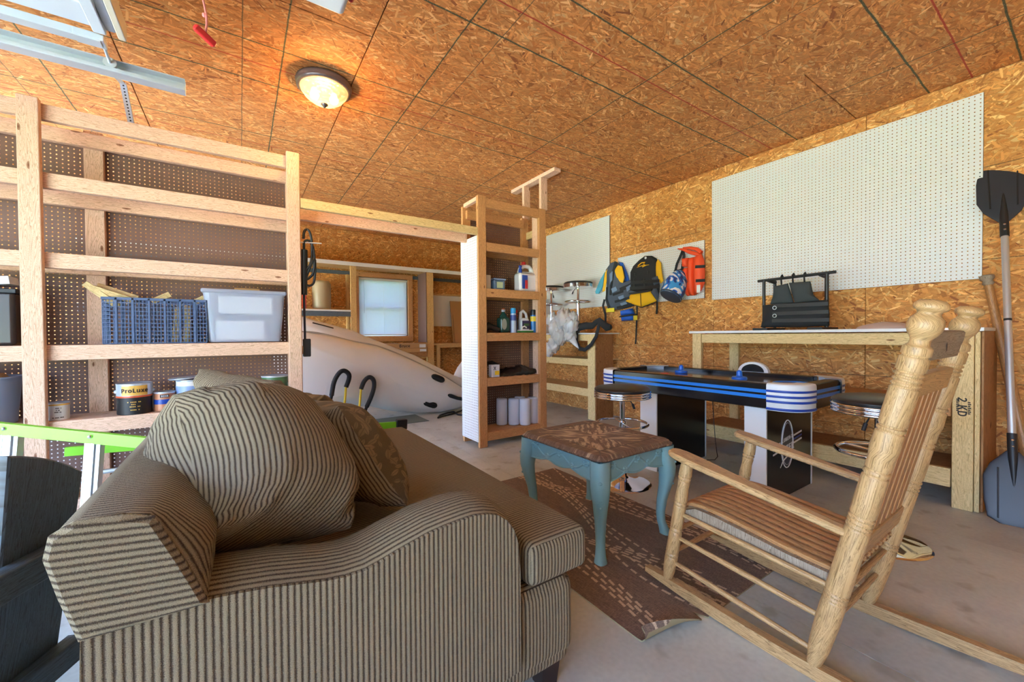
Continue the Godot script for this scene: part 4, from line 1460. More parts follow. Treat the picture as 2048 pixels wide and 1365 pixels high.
# ---------------------------------------------------------------- side table
func side_table() -> void:
	var x0 := 1.335
	var x1 := 1.905
	var z0 := -1.905
	var z1 := -1.270
	var h := 0.512
	var t := thing("side_table", "small distressed blue cabriole side table with a weathered brown top", "table", Vector3((x0 + x1) * 0.5, 0.0065, (z0 + z1) * 0.5))
	var w := 256
	var by := PackedByteArray()
	by.resize(w * w * 3)
	var na := noise(71, 0.02, 3)
	var nb := noise(72, 0.2, 2)
	for y in w:
		for x in w:
			var dx: float = absf(x - w * 0.5) / (w * 0.5)
			var dy: float = absf(y - w * 0.5) / (w * 0.5)
			var rim := maxf(dx, dy) > 0.74
			var along: float = (x if (dx > dy) == rim else y)
			var acr: float = (y if (dx > dy) == rim else x)
			if not rim:
				along = x + y if (x < w / 2) == (y < w / 2) else x - y
				acr = x - y if (x < w / 2) == (y < w / 2) else x + y
			var s := nb.get_noise_2d(along * 0.12, acr * 1.5) * 0.12
			var wear := clampf((na.get_noise_2d(along * 0.5, acr * 2.4) + (0.12 if not rim else -0.2)) * 3.0, 0, 1)
			var c := Color(0.42 + s, 0.32 + s, 0.25 + s).lerp(Color(0.72 + s, 0.62 + s, 0.49 + s), wear)
			setc(by, (y * w + x) * 3, c)
	var topm := mat("table_top", Color(1, 1, 1), 0.55, 0, tex(w, w, by))
	var plan := func(g: float) -> Array:
		var o := []
		var cx := (x0 + x1) * 0.5
		var cz := (z0 + z1) * 0.5
		var hx := (x1 - x0) * 0.5 + g
		var hz := (z1 - z0) * 0.5 + g
		var q := 0.055
		for c in [[1, 1], [-1, 1], [-1, -1], [1, -1]]:
			var flipd: bool = c[0] * c[1] < 0
			var arc := []
			for k in 7:
				var a := PI * 0.5 * k / 6.0
				arc.append(Vector2(hx - q + q * cos(a), hz - q + q * sin(a)))
			if flipd: arc.reverse()
			for p in arc:
				o.append(Vector3(cx + c[0] * p.x, 0, cz + c[1] * p.y))
		return o
	# moulded edge, lifted in rings
	var b := MB.new()
	var rows := []
	for q in [[-0.03, h - 0.030], [-0.012, h - 0.032], [0.0, h - 0.026], [0.002, h - 0.018], [-0.006, h - 0.013], [-0.008, h - 0.009], [-0.012, h - 0.003], [-0.02, h]]:
		var r := []
		for p in plan.call(q[0]):
			r.append(Vector3(p.x, q[1], p.z))
		r.append(r[0])
		rows.append(r)
	b.grid_c(rows, rows.map(func(r): return r.map(func(p): return Vector2((p.x - x0) / (x1 - x0), (p.z - z0) / (z1 - z0)))))
	var k0 := b.v.size()
	b.fan(rows[-1].slice(0, rows[-1].size() - 1), Vector3.UP)
	b.fan(rows[0].slice(0, rows[0].size() - 1), Vector3.DOWN)
	for i in range(k0, b.v.size()):
		b.uv[i] = Vector2((b.v[i].x - x0) / (x1 - x0), (b.v[i].z - z0) / (z1 - z0))
	part("tabletop", b, topm, t)
	# inlaid groove round the field
	b = MB.new()
	var gx := 0.085
	for e in [[Vector3(x0 + gx, h, z0 + gx), Vector3(x1 - gx, h, z0 + gx)], [Vector3(x1 - gx, h, z0 + gx), Vector3(x1 - gx, h, z1 - gx)], [Vector3(x1 - gx, h, z1 - gx), Vector3(x0 + gx, h, z1 - gx)], [Vector3(x0 + gx, h, z1 - gx), Vector3(x0 + gx, h, z0 + gx)]]:
		b.bar(e[0], e[1], 0.004, 0.0012, Vector3.RIGHT if e[0].x == e[1].x else Vector3(0, 0, 1), 0)
	for c in [[1, 1], [1, -1], [-1, 1], [-1, -1]]:
		var m := Vector3((x0 + x1) * 0.5, h, (z0 + z1) * 0.5)
		var hx := (x1 - x0) * 0.5
		var hz := (z1 - z0) * 0.5
		b.bar(m + Vector3(c[0] * (hx - gx), 0, c[1] * (hz - gx)), m + Vector3(c[0] * (hx - 0.03), 0, c[1] * (hz - 0.03)), 0.003, 0.0012, Vector3(c[0], 0, -c[1]), 0)
	part("inlay_line", b, M.dark_wood, t)
	# aprons with scalloped lower edge and carved vine
	var i0 := 0.045
	for s in 4:
		var a: Vector3
		var c: Vector3
		var o: Vector3
		match s:
			0: a = Vector3(x0 + i0, 0, z1 - i0); c = Vector3(x0 + i0, 0, z0 + i0); o = Vector3.LEFT
			1: a = Vector3(x1 - i0, 0, z1 - i0); c = Vector3(x0 + i0, 0, z1 - i0); o = Vector3(0, 0, 1)
			2: a = Vector3(x1 - i0, 0, z0 + i0); c = Vector3(x1 - i0, 0, z1 - i0); o = Vector3.RIGHT
			3: a = Vector3(x0 + i0, 0, z0 + i0); c = Vector3(x1 - i0, 0, z0 + i0); o = Vector3(0, 0, -1)
		var pts := [a + Vector3.UP * (h - 0.03), c + Vector3.UP * (h - 0.03)]
		for k in 25:
			var u := 1.0 - k / 24.0
			var y := h - 0.112 - 0.018 * absf(sin(u * PI * 3.0)) - 0.03 * pow(absf(u - 0.5) * 2.0, 5)
			pts.append(a.lerp(c, u) + Vector3.UP * y)
		b = MB.new()
		b.slab(pts, o, 0.016, 0.0)
		var ap := part("apron", b, M.blue_table, t)
		b = MB.new()
		var edge := []
		for k in 25:
			edge.append(pts[2 + k] + o * 0.016 + Vector3.UP * 0.004)
		b.tube(edge, 0.0045, 6)
		var vine := []
		for k in 33:
			var u := 0.05 + 0.9 * k / 32.0
			vine.append(a.lerp(c, u) + Vector3.UP * (h - 0.078 + 0.022 * sin(u * TAU * 2.5)) + o * 0.016)
		b.tube(vine, 0.0058, 6)
		for k in 5:
			var u := 0.14 + 0.18 * k
			var m := a.lerp(c, u) + Vector3.UP * (h - 0.078 + 0.02 * cos(k * PI)) + o * 0.014
			var al := (c - a).normalized()
			for j in 7:
				var an := TAU * j / 7.0
				var q := m + (al * cos(an) + Vector3.UP * sin(an)) * (0.012 if k % 2 else 0.016)
				b.lathe([Vector2(0.0, -0.009), Vector2(0.008, -0.004), Vector2(0.0095, 0), Vector2(0.008, 0.005), Vector2(0.0, 0.009)], Transform3D(Basis(), q), 7)
		part("carving", b, M.blue_table, ap)
	# cabriole legs
	for c in [[x0 + 0.05, z1 - 0.05, -1, 1], [x0 + 0.05, z0 + 0.05, -1, -1], [x1 - 0.05, z1 - 0.05, 1, 1], [x1 - 0.05, z0 + 0.05, 1, -1]]:
		b = MB.new()
		rows = []
		var uvs := []
		var dg := Vector3(c[2], 0, c[3]).normalized()
		for q in [[h - 0.03, 0.010, 0.042], [h - 0.10, 0.012, 0.042], [h - 0.145, 0.022, 0.041], [h - 0.19, 0.024, 0.037], [h - 0.25, 0.014, 0.030], [h - 0.32, -0.002, 0.0245], [h - 0.39, -0.010, 0.021], [h - 0.44, -0.006, 0.020], [h - 0.475, 0.006, 0.022], [h - 0.498, 0.014, 0.026], [0.0065, 0.016, 0.027]]:
			var m: Vector3 = Vector3(c[0], q[0], c[1]) + dg * q[1]
			var r := []
			var ur := []
			for k in 17:
				var an := TAU * k / 16.0 + PI * 0.25
				var sq := pow(pow(absf(cos(an)), 3.2) + pow(absf(sin(an)), 3.2), -1.0 / 3.2)
				r.append(m + Vector3(cos(an), 0, sin(an)) * q[2] * sq)
				ur.append(Vector2(k * 0.01, q[0]))
			rows.append(r)
			uvs.append(ur)
		b.grid_c(rows, uvs)
		b.fan(rows[-1].slice(0, 16), Vector3.DOWN)
		var lg := part("leg", b, M.blue_table, t)
		# grapes and leaf on the knee
		b = MB.new()
		var ax := dg
		var sd := dg.cross(Vector3.UP)
		for q in [[0.12, 0], [0.155, -1], [0.155, 1], [0.17, 0], [0.188, -1], [0.188, 1], [0.203, 0], [0.218, -0.6], [0.218, 0.6], [0.236, 0]]:
			var y: float = h - q[0]
			var fr := clampf((q[0] - 0.1) / 0.15, 0, 1)
			var m: Vector3 = Vector3(c[0], y, c[1]) + ax * (lerpf(0.066, 0.05, fr) if q[1] == 0 else lerpf(0.06, 0.045, fr)) + sd * float(q[1]) * 0.011
			b.lathe([Vector2(0, -0.008), Vector2(0.007, -0.004), Vector2(0.0085, 0), Vector2(0.007, 0.004), Vector2(0, 0.008)], Transform3D(Basis(), m), 8)
		part("carving", b, M.blue_table, lg)

# ---------------------------------------------------------------- rug
func rug() -> void:
	var lo := Vector3(1.135, 0, -2.46)
	var hi := Vector3(2.065, 0, -0.828)
	var w := 768
	var hgt := 1024
	var by := PackedByteArray()
	by.resize(w * hgt * 3)
	var na := noise(81, 0.5, 2)
	for y in hgt:
		for x in w:
			var s := 0.9 + na.get_noise_2d(x * 1.2, y * 0.03) * 0.22 + na.get_noise_2d(x * 0.1, y * 1.4) * 0.22 + na.get_noise_2d(x * 2.0, y * 2.0) * 0.12
			setc(by, (y * w + x) * 3, Color(0.53 * s, 0.44 * s, 0.375 * s))
	# sheaves of dashed cream lines that pinch together and fan out
	var r := RandomNumberGenerator.new()
	r.seed = 12
	var cream := Color(0.88, 0.77, 0.64)
	for sh in 5:
		var cx := [0.16, 0.40, 0.58, 0.80, 0.98][sh] as float
		var lean := [0.10, -0.14, 0.16, -0.16, 0.10][sh] as float
		for k in 4:
			var f := (k - 1.5)
			var y := 0.0
			var ph := r.randf() * 40.0
			while y < hgt:
				var v := y / hgt
				var spread := 0.020 + 0.045 * pow(sin((v + sh * 0.27) * PI * 1.1), 2)
				var u := cx + lean * sin((v * 1.25 + sh * 0.2) * PI) + f * spread
				if fposmod(y + ph, 36.0) < 24.0 and not (k % 2 == 1 and fposmod(v * 3.0 + sh * 0.4 + k * 0.3, 1.0) < 0.3):
					for d in range(-6, 7):
						var xx := int(u * w) + d
						if xx >= 0 and xx < w and absf(d) < 5.0 + na.get_noise_2d(y, k * 30.0) * 2.0:
							setc(by, (int(y) * w + xx) * 3, cream * (0.9 + na.get_noise_2d(xx * 2.0, y * 2.0) * 0.25))
				y += 1.0
	var m := mat("rug_weave", Color(1, 1, 1), 0.95, 0, tex(w, hgt, by))
	var nx := 46
	var nz := 80
	var t := thing("area_rug", "brown flat-woven rug with dashed cream lines and a curled corner", "rug", Vector3((lo.x + hi.x) * 0.5, 0, (lo.z + hi.z) * 0.5))
	var b := MB.new()
	var top := []
	var uvt := []
	for i in nz + 1:
		var row := []
		var ur := []
		for j in nx + 1:
			var p := Vector3(lerpf(lo.x, hi.x, float(j) / nx), 0.006, lerpf(lo.z, hi.z, float(i) / nz))
			# the edge rolls up and over towards the corner beside the sofa
			var k := clampf((1.42 - p.x) / 0.27, 0, 1)
			var run := p.z - (hi.z - 0.075)
			if run > 0.0 and k > 0.0:
				var th := run / 0.075 * 2.7 * k
				var rad := 0.075 / maxf(2.7 * k, 0.05)
				p.z = hi.z - 0.075 + rad * sin(th)
				p.y += rad * (1.0 - cos(th))
			row.append(p)
			ur.append(Vector2(float(j) / nx, float(i) / nz))
		top.append(row)
		uvt.append(ur)
	b.grid(top, false, Vector2.ONE, false, uvt, Vector3.UP)
	part("pile", b, m, t)
	b = MB.new()
	var bot := []
	for row in top:
		var q := []
		for p in row:
			q.append(p - Vector3(0, 0.0055, 0))
		bot.append(q)
	b.grid(bot, false, Vector2(4, 4), false, [], Vector3.DOWN)
	for e in [0, nz]:
		b.grid([top[e], bot[e]], false, Vector2.ONE, false, [], Vector3(0, 0, -1 if e == 0 else 1))
	for e in [0, nx]:
		b.grid([top.map(func(r_): return r_[e]), bot.map(func(r_): return r_[e])], false, Vector2.ONE, false, [], Vector3(-1 if e == 0 else 1, 0, 0))
	part("backing", b, mat("rug_back", Color8(150, 138, 104), 0.95), t, false, "pale woven backing")

# ---------------------------------------------------------------- air hockey
func air_hockey() -> void:
	var x0 := 2.612
	var x1 := 3.395
	var z0 := -2.53
	var z1 := -0.950
	var yt := 0.765
	var yb := 0.612
	var t := thing("air_hockey_table", "black air hockey table with blue stripes and white corner caps", "game table", Vector3((x0 + x1) * 0.5, 0, (z0 + z1) * 0.5))
	var K: Material = M.hockey_black
	# side rails with two blue bands each
	var r := 0.19
	for s in 4:
		var lo: Vector3
		var hi: Vector3
		match s:
			0: lo = Vector3(x0 + 0.01, yb, z0 + r); hi = Vector3(x0 + 0.09, yt, z1 - r)
			1: lo = Vector3(x1 - 0.09, yb, z0 + r); hi = Vector3(x1 - 0.01, yt, z1 - r)
			2: lo = Vector3(x0 + r, yb, z1 - 0.09); hi = Vector3(x1 - r, yt, z1 - 0.01)
			3: lo = Vector3(x0 + r, yb, z0 + 0.01); hi = Vector3(x1 - r, yt, z0 + 0.09)
		var b := MB.new()
		b.box(lo, hi, 0.008)
		var ra := part("rail", b, K, t)
		for y in [0.708, 0.674]:
			b = MB.new()
			b.box(Vector3(lo.x - 0.001 if s != 3 else lo.x, y, lo.z - (0.001 if s == 3 else 0.0)), Vector3(hi.x + (0.001 if s < 2 else 0.0), y + 0.021, hi.z + (0.001 if s == 2 else 0.0)), 0)
			part("stripe", b, M.hockey_blue, ra)
	# corner caps: quarter rounds in white with blue bands
	for c in [[x0 + r, z1 - r, PI * 0.5, false], [x1 - r, z1 - r, 0.0, false], [x0 + r, z0 + r, PI, false], [x1 - r, z0 + r, PI * 1.5, false]]:
		var m := Vector3(c[0], 0, c[1])
		var a0: float = c[2]
		var prof := [[r - 0.10, yt + 0.004], [r - 0.02, yt + 0.006], [r - 0.005, yt + 0.003], [r, yt - 0.006], [r + 0.001, yt - 0.03], [r - 0.002, yb - 0.004], [r - 0.02, yb - 0.006]]
		var rows := []
		for q in prof:
			var row := []
			for k in 13:
				var a := a0 + PI * 0.5 * k / 12.0
				var sq: float = pow(pow(absf(cos(a)), 2.6) + pow(absf(sin(a)), 2.6), -1.0 / 2.6)
				row.append(m + Vector3(cos(a) * q[0] * sq, q[1], sin(a) * q[0] * sq))
			rows.append(row)
		var b := MB.new()
		b.grid(rows, false, Vector2.ONE, false, [], Vector3(cos(a0 + PI / 4), 0.3, sin(a0 + PI / 4)))
		var cap := part("corner_cap", b, M.hockey_white, t)
		for y in [0.718, 0.687, 0.656, 0.612]:
			b = MB.new()
			rows = []
			for q in [[r - 0.006, y], [r + 0.003, y + 0.001], [r + 0.003, y + 0.014], [r - 0.006, y + 0.015]]:
				var row := []
				for k in 13:
					var a := a0 + PI * 0.5 * k / 12.0
					var sq: float = pow(pow(absf(cos(a)), 2.6) + pow(absf(sin(a)), 2.6), -1.0 / 2.6)
					row.append(m + Vector3(cos(a) * q[0] * sq, q[1], sin(a) * q[0] * sq))
				rows.append(row)
			b.grid(rows, false, Vector2.ONE, false, [], Vector3(cos(a0 + PI / 4), 0, sin(a0 + PI / 4)))
			part("band", b, M.hockey_navy, cap)
	var b := MB.new()
	b.box(Vector3(x0 + 0.05, 0.715, z0 + 0.05), Vector3(x1 - 0.05, 0.737, z1 - 0.05), 0)
	part("playing_surface", b, mat("hockey_bed", Color8(92, 86, 84), 0.12), t)
	b = MB.new()
	b.box(Vector3(x0 + 0.06, yb, z0 + 0.06), Vector3(x1 - 0.06, 0.714, z1 - 0.06), 0)
	part("underframe", b, K, t)
	# ring printed on the bed
	b = MB.new()
	var ring := []
	for k in 33:
		var a := TAU * k / 32.0
		ring.append(Vector3(3.0 + 0.13 * cos(a), 0.7375, -1.13 + 0.13 * sin(a)))
	b.tube(ring, 0.006, 4, false, 0.1)
	part("goal_ring", b, M.hockey_blue, t)
	# pedestals: black boards faced with white sides
	for q in [[-1.285, -1.163, true], [-2.09, -1.945, false]]:
		var p0 := 2.67
		var p1 := 3.335
		b = MB.new()
		b.box(Vector3(p0, 0, q[0]), Vector3(p1, yb - 0.001, q[1]), 0.003)
		var ped := part("pedestal", b, K, t)
		b = MB.new()
		b.box(Vector3(p0 - 0.014, 0, q[0] - 0.004), Vector3(p0 - 0.0005, yb - 0.002, q[1] + 0.004), 0.002)
		part("side_board", b, M.hockey_white, ped)
		b = MB.new()
		b.box(Vector3(p1 + 0.0005, 0, q[0] - 0.004), Vector3(p1 + 0.014, yb - 0.002, q[1] + 0.004), 0.002)
		part("side_board", b, M.hockey_white, ped)
		if q[2]:
			# oval badge with stripes
			var zc: float = q[1] + 0.001
			var oc := Vector3(2.955, 0.345, zc)
			var ov := []
			var ov2 := []
			for k in 41:
				var a := TAU * k / 40.0
				ov.append(oc + Vector3(0.085 * cos(a), 0.155 * sin(a), 0))
				ov2.append(oc + Vector3(0.072 * cos(a), 0.138 * sin(a), 0))
			b = MB.new()
			b.tube(ov, 0.0035, 5, false)
			b.tube(ov2, 0.0015, 5, false)
			part("badge_ring", b, M.hockey_white, ped)
			b = MB.new()
			b.slab(ov2.slice(0, 40), Vector3(0, 0, 1), 0.0006)
			part("badge_field", b, mat("badge", Color8(30, 28, 48), 0.3), ped)
			for s in [[0.045, M.hockey_white], [0.020, M.hockey_navy], [-0.004, M.hockey_white]]:
				for sx in [[-0.20, -0.098], [0.098, 0.22]]:
					b = MB.new()
					var y: float = 0.33 + s[0]
					b.bar(Vector3(oc.x + sx[0], y + sx[0] * 0.12, zc), Vector3(oc.x + sx[1], y + sx[1] * 0.12, zc), 0.011, 0.0012, Vector3.UP, 0)
					part("badge_stripe", b, s[1], ped)
			lettering(ped, "LUMEN-X", 0.026, Transform3D(Basis(Vector3(0, 0, 1), 0.12), oc + Vector3(0.0, 0.035, 0.001)), M.hockey_white)
			lettering(ped, "LAZER", 0.05, Transform3D(Basis(Vector3(0, 0, 1), 0.12), oc + Vector3(0.0, -0.03, 0.001)), M.hockey_white)
			b = MB.new()
			b.tube([oc + Vector3(-0.1, -0.14, 0.001), oc + Vector3(-0.06, -0.10, 0.001), oc + Vector3(0.0, -0.08, 0.001), oc + Vector3(0.05, -0.078, 0.001)], [0.003, 0.006, 0.007, 0.003], 6, true, 0.3, Vector3.UP)
			part("badge_swoosh", b, M.hockey_white, ped)
	# score unit on the far rail
	b = MB.new()
	var arc := []
	for k in 13:
		var a := PI * k / 12.0
		arc.append(Vector3(3.345, 0.76 + 0.085 * sin(a), -1.56 + 0.115 * cos(a)))
	b.slab(arc, Vector3.RIGHT, 0.04, 0.004)
	var su := part("score_unit", b, M.hockey_white, t)
	b = MB.new()
	arc = []
	for k in 13:
		var a := PI * k / 12.0
		arc.append(Vector3(3.344, 0.767 + 0.06 * sin(a), -1.56 + 0.085 * cos(a)))
	b.slab(arc, Vector3.LEFT, 0.002)
	part("score_display", b, M.hockey_black, su)
	# strikers and pucks lying on it
	for q in [["blue striker standing in the middle of the air hockey bed", 2.96, -1.47], ["blue striker standing near the puck at the far end of the air hockey bed", 3.10, -2.02]]:
		b = MB.new()
		b.lathe([Vector2(0.045, 0), Vector2(0.05, 0.004), Vector2(0.05, 0.016), Vector2(0.046, 0.022), Vector2(0.028, 0.022), Vector2(0.022, 0.026), Vector2(0.019, 0.034), Vector2(0.019, 0.054), Vector2(0.015, 0.064), Vector2(0.006, 0.069), Vector2(0, 0.07)], Transform3D(Basis(), Vector3(q[1], 0.7375, q[2])), 24)
		single("striker", b, M.blue_plastic, q[0], "striker", Vector3(q[1], 0.7375, q[2]), "air hockey strikers")
	for q in [["red puck lying inside the ring at the near end of the bed", 2.95, -1.09], ["red puck lying beside a striker at the far end of the bed", 2.90, -2.04]]:
		b = MB.new()
		b.lathe([Vector2(0.030, 0), Vector2(0.034, 0.002), Vector2(0.034, 0.008), Vector2(0.030, 0.010), Vector2(0, 0.010)], Transform3D(Basis(), Vector3(q[1], 0.7375, q[2])), 20)
		single("puck", b, M.red_plastic, q[0], "puck", Vector3(q[1], 0.7375, q[2]), "air hockey pucks")
	# mains lead trailing to the floor
	b = MB.new()
	b.tube([Vector3(3.45, 0.6, -1.95), Vector3(3.44, 0.35, -1.93), Vector3(3.42, 0.12, -1.90), Vector3(3.38, 0.012, -1.86), Vector3(3.3, 0.004, -1.84), Vector3(3.2, 0.004, -1.9)], 0.003, 6)
	single("power_lead", b, M.black_plastic, "thin black lead hanging under the air hockey table", "cord", Vector3(3.38, 0.001, -1.9))

# ---------------------------------------------------------------- stools
func stools() -> void:
	var t := thing("bar_stool", "chrome bar stool with black seat between the side table and the game table", "stool", Vector3(2.266, 0, -1.943), "chrome bar stools")
	var hs := 0.70
	var b := MB.new()
	b.lathe([Vector2(0.0, 0.075), Vector2(0.03, 0.075), Vector2(0.034, 0.06), Vector2(0.05, 0.045), Vector2(0.09, 0.030), Vector2(0.15, 0.016), Vector2(0.19, 0.008), Vector2(0.2, 0.003), Vector2(0.2, 0.0), Vector2(0.0, 0.0)], Transform3D(), 40)
	part("base", b, M.chrome, t, true)
	b = MB.new()
	b.lathe([Vector2(0.027, 0.07), Vector2(0.027, 0.44), Vector2(0.024, 0.445), Vector2(0.018, 0.45), Vector2(0.018, hs - 0.09)], Transform3D(), 24)
	part("column", b, M.chrome, t, true)
	b = MB.new()
	var ring := []
	for k in 41:
		var a := TAU * k / 40.0
		ring.append(Vector3(0.175 * cos(a), 0.43, 0.175 * sin(a)))
	b.tube(ring, 0.010, 10, false)
	b.tube([Vector3(0, 0.43, -0.172), Vector3(0, 0.43, 0.172)], 0.007, 8)
	part("footrest", b, M.chrome, t, true)
	b = MB.new()
	var pr := []
	for k in 3:
		var y := hs - 0.082 + k * 0.017
		pr.append(Vector2(0.190, y)); pr.append(Vector2(0.197, y + 0.003)); pr.append(Vector2(0.2, y + 0.0075)); pr.append(Vector2(0.197, y + 0.012)); pr.append(Vector2(0.190, y + 0.0155))
	pr = [Vector2(0.0, hs - 0.083), Vector2(0.18, hs - 0.083)] + pr + [Vector2(0.18, hs - 0.03)]
	b.lathe(pr, Transform3D(), 48)
	part("seat_rim", b, M.chrome, t, true)
	b = MB.new()
	b.lathe([Vector2(0.190, hs - 0.032), Vector2(0.196, hs - 0.026), Vector2(0.194, hs - 0.018), Vector2(0.175, hs - 0.006), Vector2(0.12, hs + 0.003), Vector2(0.05, hs + 0.007), Vector2(0, hs + 0.008)], Transform3D(), 48)
	part("seat", b, M.black_vinyl, t, true)
	b = MB.new()
	b.tube([Vector3(0.02, hs - 0.088, 0.0), Vector3(0.05, hs - 0.1, 0.01), Vector3(0.075, hs - 0.14, 0.015)], 0.004, 6)
	b.tube([Vector3(0.07, hs - 0.13, 0.014), Vector3(0.084, hs - 0.165, 0.017)], 0.009, 8)
	part("height_lever", b, M.black_plastic, t, true)
	t.rotation.y = deg_to_rad(-30)
	var s2 := copy(t, Vector3(2.71, 0, -0.648), deg_to_rad(160), "chrome bar stool with black seat in front of the workbench end")
	s2.scale = Vector3(1.0, 1.06, 1.0)
	copy(t, Vector3(3.82, 1.0905, -4.03), deg_to_rad(130), "chrome bar stool standing on the low bench beside the life vests")
	copy(t, Vector3(3.84, 1.0905, -4.62), deg_to_rad(40), "chrome bar stool on the low bench, half hidden by the narrow shelf unit")

# ---------------------------------------------------------------- garden chair of grey boards seen from behind
func adirondack() -> void:
	var o := Vector3(-0.335, 0, -1.40)
	var a := Vector3(-0.42, 0, 0.906).normalized()   # along the back
	var f := Vector3(-0.906, 0, -0.42).normalized()  # the way it faces
	var G: Material = M.grey_wood
	var at := func(u: float, y: float, d: float) -> Vector3: return o + a * u + f * d + Vector3.UP * y
	var t := thing("garden_chair", "dark grey slatted garden chair standing behind the sofa", "chair", at.call(0.3, 0.0, 0.3))
	# back boards under an arched top, leaning to the rear
	var lean := func(y: float) -> float: return (0.65 - y) * 0.15
	for k in 3:
		var u0 := 0.0 + k * 0.20
		var pts := []
		for j in 7:
			var u := u0 + 0.18 * j / 6.0
			var y := 0.845 - 0.10 * pow(absf(u - 0.28) / 0.28, 2.2)
			pts.append(at.call(u, y, lean.call(y)))
		pts.append(at.call(u0 + 0.135, 0.22, lean.call(0.22)))
		pts.append(at.call(u0 - 0.005, 0.22, lean.call(0.22)))
		var b := MB.new()
		b.slab(pts, (f + Vector3.UP * 0.15).normalized(), 0.02, 0.003)
		for i in b.uv.size():
			b.uv[i] = Vector2(b.v[i].dot(a), b.v[i].y)
		part("back_board", b, G, t)
	for y in [0.575, 0.30]:
		var b := MB.new()
		b.bar(at.call(-0.03, y, lean.call(y) - 0.021), at.call(0.64, y, lean.call(y) - 0.021), 0.06, 0.038, Vector3.UP, 0.004)
		part("back_rail", b, G, t)
	for k in 6:
		var d := 0.10 + k * 0.078
		var b := MB.new()
		var y := 0.30 + k * 0.012
		b.bar(at.call(0.0, y, d), at.call(0.6, y, d), 0.07, 0.02, f, 0.003)
		part("seat_slat", b, G, t)
	for u in [-0.02, 0.60]:
		var b := MB.new()
		b.bar(at.call(u, 0.0, -0.18), at.call(u, 0.36, 0.55), 0.09, 0.022, Vector3.UP, 0.003)
		part("stringer", b, G, t)
		b = MB.new()
		b.bar(at.call(u, 0.0, 0.52), at.call(u, 0.55, 0.52), 0.09, 0.022, f, 0.003)
		part("front_leg", b, G, t)
		b = MB.new()
		b.bar(at.call(u, 0.565, -0.1), at.call(u, 0.565, 0.62), 0.12, 0.022, a, 0.003)
		part("armrest", b, G, t)

# ---------------------------------------------------------------- folding work platform: lime rails on aluminium legs
func work_platform() -> void:
	var t := thing("work_platform", "folding aluminium work platform with lime green rails behind the sofa", "platform", Vector3(0.1, 0, -2.85))
	var r0 := onz(130, 904, -2.86)
	var r1 := onz(792, 850, -2.80)
	var b := MB.new()
	b.bar(r0, r1, 0.045, 0.02, Vector3.UP, 0.002)
	part("rail", b, M.lime, t)
	b = MB.new()
	b.bar(r1 + (r1 - r0).normalized() * 0.002, r1 + (r1 - r0).normalized() * 0.075, 0.075, 0.05, Vector3.UP, 0.006)
	part("end_cap", b, M.black_plastic, t)
	b = MB.new()
	b.bar(r1 + Vector3(-0.05, -0.045, 0.02), r1 + Vector3(0.0, -0.045, 0.02), 0.03, 0.02, Vector3.UP, 0.003)
	part("latch", b, M.red_plastic, t)
	var q0 := onz(-60, 851, -2.62)
	var q1 := onz(330, 890, -2.30)
	b = MB.new()
	b.bar(q0, q1, 0.05, 0.022, Vector3.UP, 0.002)
	part("rail", b, M.lime, t)
	for x in [10, 181]:
		b = MB.new()
		var p := onz(x, 857 if x < 100 else 873, -2.62 + 0.32 * (x + 60) / 390.0)
		b.lathe([Vector2(0.008, 0), Vector2(0.007, 0.004), Vector2(0, 0.005)], Transform3D(Basis(Vector3.RIGHT, PI / 2), p + Vector3(0, 0, 0.012)), 10)
		part("bolt", b, M.chrome, t)
	# channel legs
	for q in [[q0.lerp(q1, 0.62), 0.02], [q0.lerp(q1, 0.2), 0.0], [r0.lerp(r1, 0.3), 0.0], [r0.lerp(r1, 0.95), 0.0]]:
		b = MB.new()
		var top: Vector3 = q[0] - Vector3(0, 0.022, 0)
		var foot := Vector3(top.x - 0.03, 0.0, top.z + 0.06)
		b.bar(top, foot, 0.05, 0.006, Vector3(0.9, 0, 0.3), 0.001)
		b.bar(top + Vector3(-0.022, 0, -0.0185), foot + Vector3(-0.022, 0.0, -0.0185), 0.006, 0.03, Vector3(0.9, 0, 0.3), 0.001)
		b.bar(top + Vector3(0.022, 0, -0.0185), foot + Vector3(0.022, 0.0, -0.0185), 0.006, 0.03, Vector3(0.9, 0, 0.3), 0.001)
		b.bar(top + Vector3(0, 0, 0.0075), foot + Vector3(0, 0, 0.0075), 0.012, 0.008, Vector3(0.9, 0, 0.3), 0.001)
		part("leg", b, M.aluminium, t)
	b = MB.new()
	b.tube([r0.lerp(r1, 0.06) - Vector3(0, 0.12, 0), r0.lerp(r1, 0.3) - Vector3(0, 0.1, 0)], 0.012, 8)
	part("cross_tube", b, M.aluminium, t)
	b = MB.new()
	b.tube([r0.lerp(r1, 0.21) - Vector3(0, 0.107, 0), r0.lerp(r1, 0.29) - Vector3(0, 0.1, 0)], 0.018, 8)
	part("grip", b, mat("navy_grip", Color8(34, 52, 84), 0.5), t)

